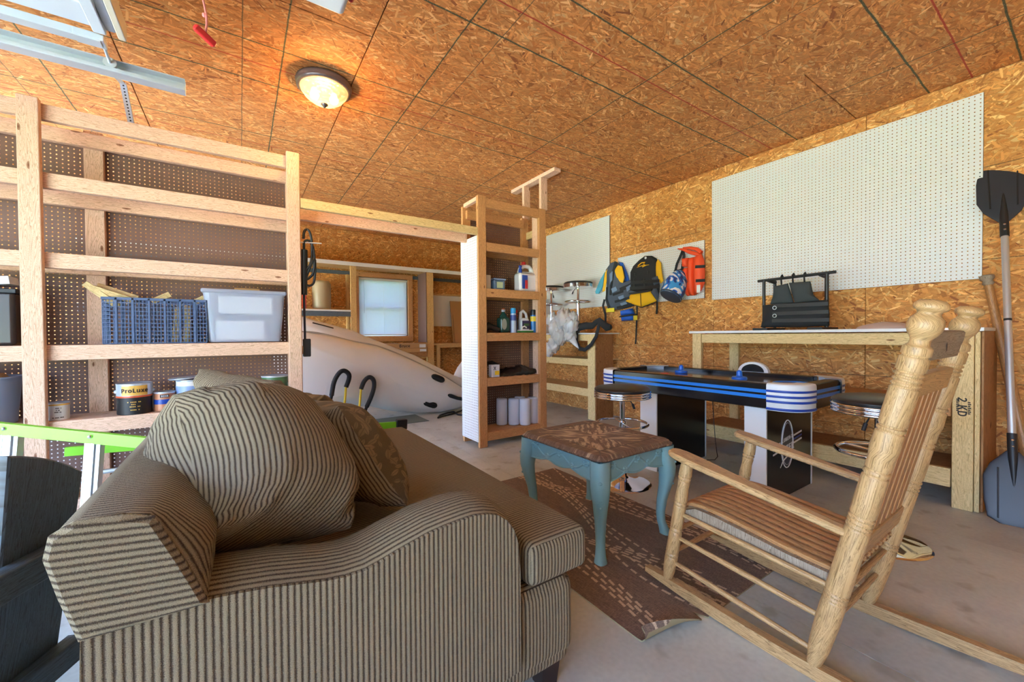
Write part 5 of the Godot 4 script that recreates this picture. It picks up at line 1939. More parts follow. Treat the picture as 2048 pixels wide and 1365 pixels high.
# ---------------------------------------------------------------- white inflatables on edge in the far bay
func inflatables() -> void:
	var nz := noise(91, 0.02, 2)
	var out1 := []
	for q in [[540, 668], [606, 666], [648, 671], [705, 685], [752, 694], [800, 712], [850, 735], [890, 756], [922, 776], [945, 796], [940, 808], [915, 819], [882, 826], [833, 828], [785, 824], [740, 814], [690, 812], [640, 815], [560, 820]]:
		out1.append(onz(q[0], q[1], -5.2))
	var t := thing("inflatable_kayak", "white inflatable kayak lying on its side with black handles", "inflatable", Vector3(1.5, 0, -5.25))
	var low := 9.0
	for p in out1:
		low = minf(low, p.y)
	for i in out1.size():
		out1[i].y -= minf(low, 0.0)
	var b := MB.new()
	b.puff(out1, Vector3(0, 0.12, 1), 0.18, 2.3, 0.12, 1.0, 3, nz, 0.012)
	part("hull", b, M.white_vinyl, t)
	b = MB.new()
	var welt := []
	for k in 9:
		welt.append(out1[k] + Vector3(0, 0.0, 0.01))
	b.tube(smooth(welt), 0.014, 8)
	part("seam_welt", b, mat("welt_grey", Color8(176, 180, 184), 0.4), t)
	for q in [[[862, 752], [888, 762]], [[845, 803], [873, 813]]]:
		b = MB.new()
		var p := onz(q[0][0], q[0][1], -5.09)
		var p2 := onz(q[1][0], q[1][1], -5.09)
		var d := (p2 - p).normalized()
		var u := Vector3(-d.y, d.x, 0)
		var pts := []
		for k in 16:
			var a := TAU * k / 16.0
			pts.append((p + p2) * 0.5 + d * ((p2 - p).length() * 0.5 * (signf(cos(a)) * pow(absf(cos(a)), 0.6))) + u * 0.045 * sin(a))
		b.slab(pts, Vector3(0, 0, 1), 0.03, 0.008)
		var hd := part("carry_handle", b, M.black_plastic, t)
		b = MB.new()
		b.tube([p + d * 0.03 + Vector3(0, 0, 0.03), (p + p2) * 0.5 + Vector3(0, 0, 0.05), p2 - d * 0.03 + Vector3(0, 0, 0.03)], 0.010, 8)
		part("grip", b, M.black_cloth, hd)
	b = MB.new()
	b.tube([onz(895, 790, -5.08), onz(915, 797, -5.03), onz(932, 800, -5.0)], [0.03, 0.024, 0.024], 10)
	part("fin_fitting", b, M.black_plastic, t)
	# second hull behind, higher
	var out2 := []
	for q in [[540, 625], [606, 634], [625, 640], [667, 651], [703, 661], [733, 674], [790, 696], [829, 711], [867, 731], [905, 750], [950, 775], [990, 800], [980, 812], [940, 815], [860, 810], [740, 800], [560, 800]]:
		out2.append(onz(q[0], q[1], -5.48))
	t = thing("inflatable_kayak", "second white inflatable kayak standing higher behind the handled one", "inflatable", Vector3(1.5, 0, -5.5))
	low = 9.0
	for p in out2:
		low = minf(low, p.y)
	for i in out2.size():
		if out2[i].y < 0.3:
			out2[i].y -= low
	b = MB.new()
	b.puff(out2, Vector3(0, 0.1, 1), 0.10, 3.2, 0.12, 1.0, 3, nz, 0.008)
	part("hull", b, M.white_vinyl, t)
	b = MB.new()
	b.tube([onz(625, 646, -5.385), onz(645, 651, -5.383), onz(667, 657, -5.38)], 0.008, 5, true, 0.3)
	part("printed_mark", b, M.ink, t)
	var tip := []
	for q in [[905, 757], [915, 735], [925, 722], [945, 705], [975, 700], [985, 760], [950, 800], [920, 790]]:
		tip.append(onz(q[0], q[1], -5.7))
	b = MB.new()
	b.puff(tip, Vector3(0, 0, 1), 0.1, 2.6, 0.08)
	part("raised_bow", b, M.white_vinyl, t)
	# foam-padded rack bars leaning on the hull
	for q in [[[663, 792], [668, 765], [678, 747], [688, 742], [697, 748], [698, 758], [692, 775]], [[722, 779], [727, 766], [733, 758], [740, 755], [747, 761], [748, 775], [742, 795], [733, 815]]]:
		var path := []
		for p in q:
			path.append(onz(p[0], p[1], -4.97))
		var first: bool = q[0][0] < 700
		t = thing("rack_bar", "black padded U-shaped rack bar with yellow end leaning on the white hull", "rack bar", Vector3(path[0].x, 0.0, -4.97), "padded rack bars")
		var bar_pts := path if not first else path
		b = MB.new()
		b.tube(smooth(path), 0.026, 12)
		part("padded_bend", b, M.black_cloth, t)
		var e: Vector3 = path[-1] if first else path[0]
		var g: Vector3 = path[0] if first else path[-1]
		b = MB.new()
		b.tube([e, Vector3(e.x - 0.05, 0.06, e.z + 0.05)], 0.013, 8)
		part("yellow_end", b, M.yellow, t, false, "yellow bare bar")
		b = MB.new()
		b.tube([g, Vector3(g.x - 0.09, 0.012, g.z + 0.06)], 0.018, 8)
		part("padded_leg", b, M.black_cloth, t)
		b = MB.new()
		b.tube([Vector3(e.x - 0.05, 0.06, e.z + 0.05), Vector3(e.x - 0.06, 0.012, e.z + 0.06), Vector3(g.x - 0.09, 0.012, g.z + 0.06)], 0.012, 8)
		part("foot_bar", b, M.black_plastic, t)
	# black leash coiled on the floor by the bow
	b = MB.new()
	var lp := []
	for q in [[925, 800], [921, 812], [923, 822], [905, 828], [885, 833], [876, 836], [880, 831], [895, 826], [908, 824], [916, 830], [928, 831]]:
		var p := ony(q[0], q[1], 0.012)
		lp.append(Vector3(clampf(p.x, 1.9, 2.6), 0.012, maxf(p.z, -5.1)))
	b.tube(lp, 0.011, 8)
	single("board_leash", b, M.black_plastic, "black coiled leash on the floor at the kayak bow", "leash", Vector3(2.2, 0.0, -5.0))
	# a teal mat under the hull
	b = MB.new()
	b.box(Vector3(1.0, 0.0, -5.25), Vector3(1.95, 0.004, -4.75), 0.001)
	single("floor_mat", b, mat("mat_grey", Color8(104, 118, 112), 0.8), "thin grey green mat on the floor under the kayak", "mat", Vector3(1.45, 0, -5.0))

# ---------------------------------------------------------------- overhead door, its track, the opener
func door_gear() -> void:
	var W := mat("door_white", Color8(196, 202, 210), 0.5)
	var t := thing("overhead_door", "white sectional garage door rolled up under the ceiling", "garage door", Vector3(-1.45, 2.28, 0.0))
	for k in 4:
		var x1 := -0.40 - k * 0.53
		var x0 := x1 - 0.525
		var b := MB.new()
		b.box(Vector3(x0, 2.315, -2.28), Vector3(x1, 2.36, 2.28), 0.006)
		var s := part("section", b, W, t)
		b = MB.new()
		for z in [-2.16, -1.08, 0.0, 1.08, 2.16]:
			b.box(Vector3(x0 + 0.03, 2.298, z - 0.05), Vector3(x1 - 0.03, 2.3148, z + 0.05), 0.003)
		part("stile", b, W, s)
		b = MB.new()
		b.box(Vector3(x1 - 0.07, 2.295, -2.278), Vector3(x1 - 0.03, 2.3145, 2.278), 0.003)
		b.box(Vector3(x0 + 0.01, 2.295, -2.278), Vector3(x0 + 0.04, 2.3145, 2.278), 0.003)
		part("rib", b, W, s)
	var b := MB.new()
	b.box(Vector3(-0.398, 2.30, -2.29), Vector3(-0.372, 2.372, 2.29), 0.004)
	part("bottom_rail", b, mat("door_edge", Color8(206, 196, 176), 0.5), t)
	b = MB.new()
	b.box(Vector3(-2.45, 2.268, -2.33), Vector3(-0.45, 2.30, -2.284), 0.002)
	part("end_stile", b, M.steel, t)
	b = MB.new()
	b.tube([Vector3(-0.45, 2.285, -2.32), Vector3(-0.45, 2.262, -2.42)], 0.006, 8)
	b.lathe([Vector2(0.022, -0.008), Vector2(0.024, 0), Vector2(0.022, 0.008)], Transform3D(Basis(Vector3.RIGHT, PI / 2), Vector3(-0.45, 2.262, -2.428)), 16)
	b.box(Vector3(-0.53, 2.272, -2.345), Vector3(-0.44, 2.296, -2.28), 0.003)
	part("roller", b, M.steel, t)
	t = thing("door_track", "galvanised horizontal door track hung from the ceiling on perforated angle", "track", Vector3(-1.2, 2.22, -2.44))
	b = MB.new()
	b.box(Vector3(XL + 0.01, 2.225, -2.470), Vector3(-0.198, 2.230, -2.42), 0.001)
	b.box(Vector3(XL + 0.01, 2.225, -2.474), Vector3(-0.198, 2.285, -2.470), 0.001)
	b.box(Vector3(XL + 0.01, 2.281, -2.470), Vector3(-0.198, 2.285, -2.43), 0.001)
	b.box(Vector3(XL + 0.01, 2.225, -2.42), Vector3(-0.198, 2.242, -2.4165), 0.001)
	part("channel", b, M.steel, t)
	b = MB.new()
	b.lathe([Vector2(0.007, 0), Vector2(0.006, 0.005), Vector2(0, 0.006)], Transform3D(Basis(Vector3.RIGHT, PI / 2), Vector3(-0.23, 2.255, -2.4695)), 10)
	part("bolt", b, M.chrome, t)
	# perforated angle brace running up and away to the ceiling
	var p0 := ony(246, 167, CEIL - 0.012)
	var p1 := onz(268, 275, p0.z)
	b = MB.new()
	b.bar(Vector3(-0.475, 2.275, -2.478), p0 + Vector3(0, -0.004, 0.0), 0.03, 0.003, Vector3.RIGHT, 0.0005)
	part("tie_strap", b, M.steel, t)
	b = MB.new()
	var d := (p1 - p0).normalized()
	b.bar(p0, p1, 0.034, 0.003, Vector3.RIGHT, 0.0005)
	b.bar(p0 + Vector3(0.017, 0.0, 0.015), p1 + Vector3(0.017, 0.0, 0.015), 0.003, 0.030, Vector3.RIGHT, 0.0005)
	var ang := part("perforated_angle", b, M.steel, t)
	b = MB.new()
	var side := d.cross(Vector3.RIGHT).normalized()
	for k in 16:
		var c := p0.lerp(p1, (k + 0.7) / 17.0)
		b.tube([c - side * 0.0022, c + side * 0.0022], 0.005, 8)
	part("holes", b, M.label_black, ang).set_meta("kind", "stuff")
	# opener and its release cord
	t = thing("door_opener", "white garage door opener with red end hanging from the ceiling", "opener", Vector3(0.22, 2.25, -1.45))
	b = MB.new()
	b.rbox(Vector3(0.12, 2.27, -1.62), Vector3(0.34, 2.40, -1.30), 0.02, 4)
	part("housing", b, M.white_paint, t)
	b = MB.new()
	b.box(Vector3(0.342, 2.29, -1.56), Vector3(0.36, 2.38, -1.34), 0.008)
	part("lens", b, M.red_plastic, t, false, "red lens")
	for x in [0.14, 0.32]:
		b = MB.new()
		b.bar(Vector3(x, 2.39, -1.46), Vector3(x, CEIL - 0.002, -1.46), 0.03, 0.003, Vector3.RIGHT, 0.0005)
		part("hanger_strap", b, M.steel, t)
	b = MB.new()
	b.box(Vector3(XL + 0.02, 2.405, -1.475), Vector3(0.14, 2.435, -1.445), 0.002)
	part("drive_rail", b, M.steel, t)
	var hp := ony(410, 72, 2.10)
	t = thing("release_cord", "red pull handle hanging on a red and white cord", "pull cord", Vector3(hp.x, hp.y - 0.02, hp.z))
	b = MB.new()
	var cp := []
	for k in 12:
		var u := k / 11.0
		cp.append(Vector3(hp.x + 0.006 * sin(u * 9.0), lerpf(2.41, hp.y + 0.012, u), hp.z + 0.005 * cos(u * 7.0)))
	b.tube(cp, 0.0035, 6)
	part("cord", b, mat("cord_pink", Color8(216, 120, 116), 0.8), t)
	b = MB.new()
	b.lathe([Vector2(0, -0.008), Vector2(0.007, -0.004), Vector2(0.007, 0.004), Vector2(0, 0.008)], Transform3D(Basis(), hp + Vector3(0, 0.07, 0)), 10)
	part("knot", b, M.cord_pink, t)
	b = MB.new()
	b.obox(Transform3D(Basis.from_euler(Vector3(0.2, 0.5, -0.35)), hp), Vector3(0.07, 0.024, 0.02), 0.006)
	part("handle", b, M.red_plastic, t)

func ceiling_lamp() -> void:
	var c := Vector3(0.487, CEIL, -2.93)
	var t := thing("ceiling_lamp", "flush bronze ceiling lamp with a frosted glass bowl, switched on", "lamp", c - Vector3(0, 0.17, 0))
	var b := MB.new()
	b.lathe([Vector2(0.0, -0.001), Vector2(0.155, -0.001), Vector2(0.168, -0.006), Vector2(0.172, -0.02), Vector2(0.165, -0.03), Vector2(0.168, -0.036), Vector2(0.165, -0.048), Vector2(0.150, -0.055), Vector2(0.146, -0.05)], Transform3D(Basis(), c), 48)
	part("canopy", b, M.bronze, t)
	var g := mat("frosted_shade", Color8(240, 226, 190), 0.35)
	g.emission_enabled = true
	g.emission = Color(1.0, 0.80, 0.50)
	g.emission_energy_multiplier = 0.6
	g.albedo_color.a = 0.62
	g.transparency = BaseMaterial3D.TRANSPARENCY_ALPHA
	b = MB.new()
	b.lathe([Vector2(0.146, -0.05), Vector2(0.140, -0.07), Vector2(0.118, -0.10), Vector2(0.085, -0.125), Vector2(0.045, -0.142), Vector2(0.0, -0.148)], Transform3D(Basis(), c), 48)
	part("glass_shade", b, g, t)
	b = MB.new()
	b.lathe([Vector2(0.022, -0.142), Vector2(0.022, -0.15), Vector2(0.012, -0.158), Vector2(0.008, -0.166), Vector2(0, -0.17)], Transform3D(Basis(), c), 16)
	part("finial", b, M.bronze, t)
	var bm := mat("bulb_glow", Color8(255, 240, 210), 0.4)
	bm.emission_enabled = true
	bm.emission = Color(1.0, 0.86, 0.62)
	bm.emission_energy_multiplier = 3.0
	for s in [-1, 1]:
		b = MB.new()
		b.lathe([Vector2(0, -0.03), Vector2(0.022, -0.02), Vector2(0.03, 0), Vector2(0.022, 0.02), Vector2(0.014, 0.045), Vector2(0, 0.046)], Transform3D(Basis(), c + Vector3(0.06 * s, -0.10, 0.0)), 16)
		part("bulb", b, bm, t)
	var l := OmniLight3D.new()
	l.name = "lamp_light"
	l.light_color = Color(1.0, 0.74, 0.42)
	l.light_energy = 0.3
	l.omni_range = 12.0
	l.omni_attenuation = 2.0
	l.light_size = 0.05
	l.shadow_enabled = true
	t.add_child(l)
	l.position = Vector3(0, 0.035, 0)

# a rounder path through the same points
func smooth(p: Array, n := 4) -> Array:
	var c := Curve3D.new()
	for i in p.size():
		var d: Vector3 = (p[mini(i + 1, p.size() - 1)] - p[maxi(i - 1, 0)]) * 0.17
		c.add_point(p[i], -d, d)
	var o := []
	for i in p.size() - 1:
		for k in n:
			o.append(c.sample(i, float(k) / n))
	o.append(p[-1])
	return o

# ---------------------------------------------------------------- boards and gear on the workbench wall
func px_poly(list: Array, x: float) -> Array:
	var o := []
	for q in list:
		o.append(onx(q[0], q[1], x))
	return o

# strap following pixels on a plane x = const
func strap(list: Array, x: float, w := 0.03, t := 0.004) -> MB:
	var b := MB.new()
	var p := px_poly(list, x)
	for i in p.size() - 1:
		var d: Vector3 = (p[i + 1] - p[i]).normalized()
		b.bar(p[i] - d * 0.004, p[i + 1] + d * 0.004, w, t, Vector3(1, 0, 0).cross(d), 0.001)
	return b

func wall_peg(z0: float, nz: int, y0: float, ny: int, label: String) -> void:
	var t := thing("wall_pegboard", label, "pegboard", Vector3(XW - 0.01, y0, z0 + nz * 0.0127))
	var b := MB.new()
	var x := XW - 0.017
	b.peg(Vector3(x, y0, z0 + nz * 0.0254), Vector3(0, 0, -1), Vector3.UP, nz, ny)
	var e := 0.0
	part("sheet", b, M.peg_white, t)
	b = MB.new()
	var z1 := z0 + nz * 0.0254
	var y1 := y0 + ny * 0.0254
	b.box(Vector3(x + 0.0005, y0, z0), Vector3(XW - 0.001, y0 + 0.004, z1), 0)
	b.box(Vector3(x + 0.0005, y1 - 0.004, z0), Vector3(XW - 0.001, y1, z1), 0)
	b.box(Vector3(x + 0.0005, y0, z0), Vector3(XW - 0.001, y1, z0 + 0.004), 0)
	b.box(Vector3(x + 0.0005, y0, z1 - 0.004), Vector3(XW - 0.001, y1, z1), 0)
	part("edge_strip", b, M.hardboard, t)

func wall_gear() -> void:
	wall_peg(-2.289, 72, 1.42, 48, "large white pegboard on the strand board wall above the workbench")
	wall_peg(-5.0, 52, 1.448, 47, "white pegboard on the wall behind the two raised bar stools")
	wall_peg(-3.54, 46, 1.446, 24, "low white pegboard on the wall behind the hanging life vests")
	var N := Vector3(-1, 0, 0)
	var X := 4.035
	mat("slate_blue", Color8(112, 132, 162), 0.8)
	# left vest: grey with yellow lining, seen from the front
	var t := thing("life_vest", "grey and black life vest with yellow lining, hanging half open on the pegboard", "life vest", Vector3(X, 1.3, -3.5), "life vests on the pegboard")
	var b := MB.new()
	b.puff(px_poly([[1212, 540], [1222, 526], [1231, 523], [1240, 528], [1248, 560], [1258, 570], [1278, 556], [1290, 560], [1272, 590], [1268, 612], [1238, 620], [1216, 618], [1211, 600], [1214, 575]], X - 0.02), N, 0.05, 2.4, 0.01)
	part("front_panel", b, M.grey_cloth, t)
	b = MB.new()
	b.puff(px_poly([[1229, 540], [1236, 531], [1244, 533], [1249, 555], [1246, 566], [1236, 572], [1230, 564]], X - 0.055), N, 0.014, 2.6)
	part("lining", b, M.yellow_cloth, t, false, "yellow lining")
	b = MB.new()
	b.puff(px_poly([[1210, 546], [1215, 538], [1214, 560], [1210, 582], [1205, 585]], X - 0.04), N, 0.012, 2.6)
	part("piping", b, M.yellow_cloth, t)
	for q in [[[1226, 590], [1246, 583]], [[1230, 604], [1258, 596]], [[1234, 616], [1262, 609]]]:
		part("chest_strap", strap(q, X - 0.074, 0.03), M.black_cloth, t)
	for q in [[[1222, 578], [1232, 573], [1235, 581], [1225, 587]], [[1236, 594], [1247, 590], [1250, 598], [1239, 602]], [[1240, 607], [1252, 603], [1255, 609], [1243, 614]], [[1219, 548], [1227, 540], [1226, 562], [1220, 570]], [[1252, 575], [1262, 569], [1264, 577], [1254, 584]]]:
		b = MB.new()
		b.puff(px_poly(q, X - 0.066), N, 0.012, 3.0)
		part("pad", b, M.slate_blue, t)
	part("edge_trim", strap([[1231, 566], [1237, 573], [1247, 567], [1250, 556], [1245, 533]], X - 0.062, 0.012), M.black_cloth, t)
	part("edge_trim", strap([[1240, 580], [1262, 571], [1286, 560]], X - 0.068, 0.05), M.black_cloth, t)
	part("edge_trim", strap([[1214, 575], [1213, 598], [1218, 616]], X - 0.062, 0.03), M.black_cloth, t)
	part("shoulder_strap", strap([[1231, 524], [1226, 545], [1222, 572], [1221, 590]], X - 0.072, 0.035), M.black_cloth, t)
	part("hanging_strap", strap([[1209, 600], [1206, 612], [1211, 630], [1211, 655]], X - 0.045, 0.035), M.black_cloth, t)
	b = MB.new()
	b.box(onx(1218, 622, X - 0.03) + Vector3(-0.012, -0.02, -0.04), onx(1226, 620, X - 0.03) + Vector3(0.0, 0.025, 0.03), 0.004)
	part("buckle", b, M.yellow, t)
	# pale blue board hanging behind it
	b = MB.new()
	b.slab(px_poly([[1211, 545], [1207, 572], [1199, 588], [1193, 588], [1192, 584], [1202, 560]], X - 0.005), N, 0.02, 0.004)
	single("kick_board", b, M.light_blue, "pale blue foam float peeking out behind the grey vest", "float", onx(1203, 580, X))
	b = MB.new()
	b.puff(px_poly([[1238, 524], [1246, 526], [1254, 545], [1260, 565], [1252, 570], [1246, 545]], X + 0.0), N, 0.02, 2.6)
	single("blue_float", b, M.blue_foam, "dark blue float behind the yellow lining of the grey vest", "float", onx(1250, 550, X))
	# right vest: black back with gold mark
	t = thing("life_vest", "black life vest with a gold mark and yellow lining showing below", "life vest", Vector3(X, 1.35, -3.1), "life vests on the pegboard")
	b = MB.new()
	b.puff(px_poly([[1262, 545], [1268, 532], [1280, 520], [1291, 512], [1304, 512], [1314, 518], [1318, 530], [1316, 550], [1320, 572], [1318, 590], [1300, 582], [1262, 586], [1256, 588], [1262, 565]], X - 0.02), N, 0.07, 2.6, 0.01)
	part("back_panel", b, M.black_cloth, t)
	b = MB.new()
	b.puff(px_poly([[1246, 604], [1260, 588], [1281, 585], [1299, 580], [1309, 592], [1315, 603], [1300, 609], [1284, 615], [1268, 610]], X - 0.02), N, 0.05, 2.6, 0.01)
	part("lining", b, M.yellow_cloth, t, false, "yellow lining")
	b = MB.new()
	b.puff(px_poly([[1311, 528], [1316, 519], [1322, 526], [1324, 545], [1327, 562], [1322, 568], [1313, 556]], X - 0.035), N, 0.022, 2.6)
	part("side_lining", b, M.yellow_cloth, t)
	b = MB.new()
	b.puff(px_poly([[1261, 546], [1267, 540], [1266, 548], [1262, 553]], X - 0.04), N, 0.01, 2.6)
	part("side_lining", b, M.yellow_cloth, t)
	part("centre_seam", strap([[1281, 588], [1282, 614]], X - 0.072, 0.008), M.ink, t)
	for q in [[[1262, 566], [1318, 562]], [[1260, 577], [1318, 574]]]:
		part("waist_strap", strap(q, X - 0.095, 0.035), M.black_plastic, t)
	for q in [[1270, 549], [1296, 545], [1268, 571], [1289, 571], [1288, 560], [1268, 560]]:
		b = MB.new()
		var c := onx(q[0], q[1], X - 0.095)
		b.box(c - Vector3(0.004, 0.016, 0.012), c + Vector3(0.002, 0.016, 0.012), 0.003)
		part("webbing_loop", b, M.black_plastic, t)
	for q in [[[1303, 585], [1311, 571], [1318, 590], [1316, 604]], [[1304, 556], [1316, 552], [1319, 566], [1309, 572]]]:
		b = MB.new()
		b.puff(px_poly(q, X - 0.05), N, 0.035, 3.0)
		part("side_panel", b, M.grey_cloth, t)
	part("hem", strap([[1258, 588], [1281, 585], [1302, 581]], X - 0.088, 0.022), M.black_plastic, t)
	part("lining_trim", strap([[1246, 604], [1268, 610], [1283, 615], [1300, 609], [1314, 603]], X - 0.03, 0.012), M.black_cloth, t)
	# gold emblem: a swoop and a bar
	b = MB.new()
	var s := px_poly([[1276, 532], [1283, 526], [1290, 525], [1287, 529], [1292, 531], [1285, 534]], X - 0.093)
	b.tube(s, 0.007, 6)
	b.tube(px_poly([[1274, 535], [1285, 531.5], [1298, 530]], X - 0.093), [0.003, 0.006, 0.003], 6)
	part("gold_emblem", b, M.yellow_cloth, t)
	b = MB.new()
	b.lathe([Vector2(0.016, 0), Vector2(0.012, 0.005), Vector2(0, 0.006)], Transform3D(Basis(Vector3(0, 0, 1), PI / 2), onx(1291, 516, X - 0.07)), 12)
	part("grommet", b, M.steel, t)
	part("hanging_strap", strap([[1274, 612], [1274, 630], [1273, 648], [1272, 675], [1271, 688]], X - 0.012, 0.022), M.black_cloth, t)
	part("hanging_strap", strap([[1314, 602], [1314, 618], [1313, 628]], X - 0.03, 0.025), M.black_cloth, t)
	b = MB.new()
	var bk := onx(1271, 636, X - 0.02)
	b.box(bk - Vector3(0.008, 0.03, 0.03), bk + Vector3(0.004, 0.03, 0.03), 0.004)
	part("buckle", b, M.yellow, t)
	# blue throwable float strapped below
	t = thing("throw_float", "bright blue strapped foam float hanging under the life vests", "float", onx(1255, 643, X))
	for q in [[[1243, 622], [1265, 617], [1269, 628], [1244, 632]], [[1244, 634], [1269, 630], [1268, 641], [1246, 643]]]:
		b = MB.new()
		b.puff(px_poly(q, X - 0.01), N, 0.06, 4.0, 0.02)
		part("foam_block", b, M.blue_foam, t)
	part("strap", strap([[1239, 634], [1272, 629]], X - 0.075, 0.016), M.black_cloth, t)
	# dry bag
	t = thing("dry_bag", "blue camouflage dry bag with a dark base hanging by its strap", "bag", onx(1345, 606, X))
	var axis_b := onx(1341, 594, X - 0.20)
	var axis_t := onx(1362, 546, X - 0.06)
	var yb := (axis_t - axis_b).normalized()
	var xb := Vector3(1, 0, 0)
	xb = (xb - yb * xb.dot(yb)).normalized()
	var ln := axis_b.distance_to(axis_t)
	b = MB.new()
	b.lathe([Vector2(0.13, 0.0), Vector2(0.137, ln * 0.08), Vector2(0.14, ln * 0.3), Vector2(0.13, ln * 0.55), Vector2(0.105, ln * 0.78), Vector2(0.075, ln * 0.95), Vector2(0.06, ln)], Transform3D(Basis(xb, yb, xb.cross(yb)), axis_b), 28, 0.8)
	part("body", b, M.camo, t)
	b = MB.new()
	b.lathe([Vector2(0.0, -0.006), Vector2(0.12, -0.006), Vector2(0.134, 0.004), Vector2(0.137, 0.02)], Transform3D(Basis(xb, yb, xb.cross(yb)), axis_b), 28, 0.8)
	part("base", b, mat("slate", Color8(52, 66, 84), 0.6), t)
	part("roll_top", strap([[1350, 546], [1366, 542]], X - 0.06, 0.05, 0.03), M.black_cloth, t)
	part("carry_strap", strap([[1350, 545], [1354, 528], [1362, 510], [1366, 499], [1368, 512], [1363, 545]], X - 0.05, 0.03), M.black_cloth, t)
	# orange vest of foam panels
	t = thing("life_vest", "bright orange foam life vest with black straps hanging at the pegboard edge", "life vest", Vector3(X, 1.48, -2.5), "life vests on the pegboard")
	for q in [[[1367, 517], [1379, 516], [1379, 534], [1368, 535]], [[1368, 537], [1379, 535], [1380, 562], [1371, 564]], [[1371, 565], [1380, 563], [1381, 591], [1376, 593]]]:
		b = MB.new()
		b.puff(px_poly(q, X - 0.02), N, 0.06, 3.5, 0.02)
		part("foam_panel", b, M.orange_foam, t)
	for q in [[[1380, 516], [1390, 514], [1391, 591], [1382, 592]], [[1390, 514], [1403, 506], [1408, 520], [1410, 545], [1409, 568], [1402, 583], [1392, 590]]]:
		b = MB.new()
		b.puff(px_poly(q, X - 0.02), N, 0.07, 3.5, 0.02)
		part("foam_panel", b, M.orange_foam, t)
	b = MB.new()
	b.tube(px_poly([[1356, 498], [1368, 500], [1380, 505], [1392, 508], [1400, 510]], X - 0.05), [0.006, 0.015, 0.02, 0.02, 0.012], 10)
	b.tube(px_poly([[1366, 496], [1380, 496], [1394, 499], [1403, 506]], X - 0.035), [0.008, 0.016, 0.02, 0.02], 10)
	part("collar", b, M.orange_foam, t)
	for q in [[[1391, 534], [1409, 533]], [[1392, 562], [1409, 561]]]:
		part("strap", strap(q, X - 0.092, 0.03), M.black_cloth, t)
	b = MB.new()
	var lb := onx(1397, 578, X - 0.09)
	b.box(lb - Vector3(0.002, 0.04, 0.02), lb + Vector3(0.001, 0.04, 0.02), 0.001)
	part("care_label", b, M.white_paint, t)

func blade(b: MB, c: Vector3, up: Vector3, side: Vector3, pts: Array, nn: Vector3) -> void:
	var o := []
	for q in pts:
		o.append(c + side * q[0] + up * q[1])
	b.puff(o, nn, 0.008, 3.0, 0.008)

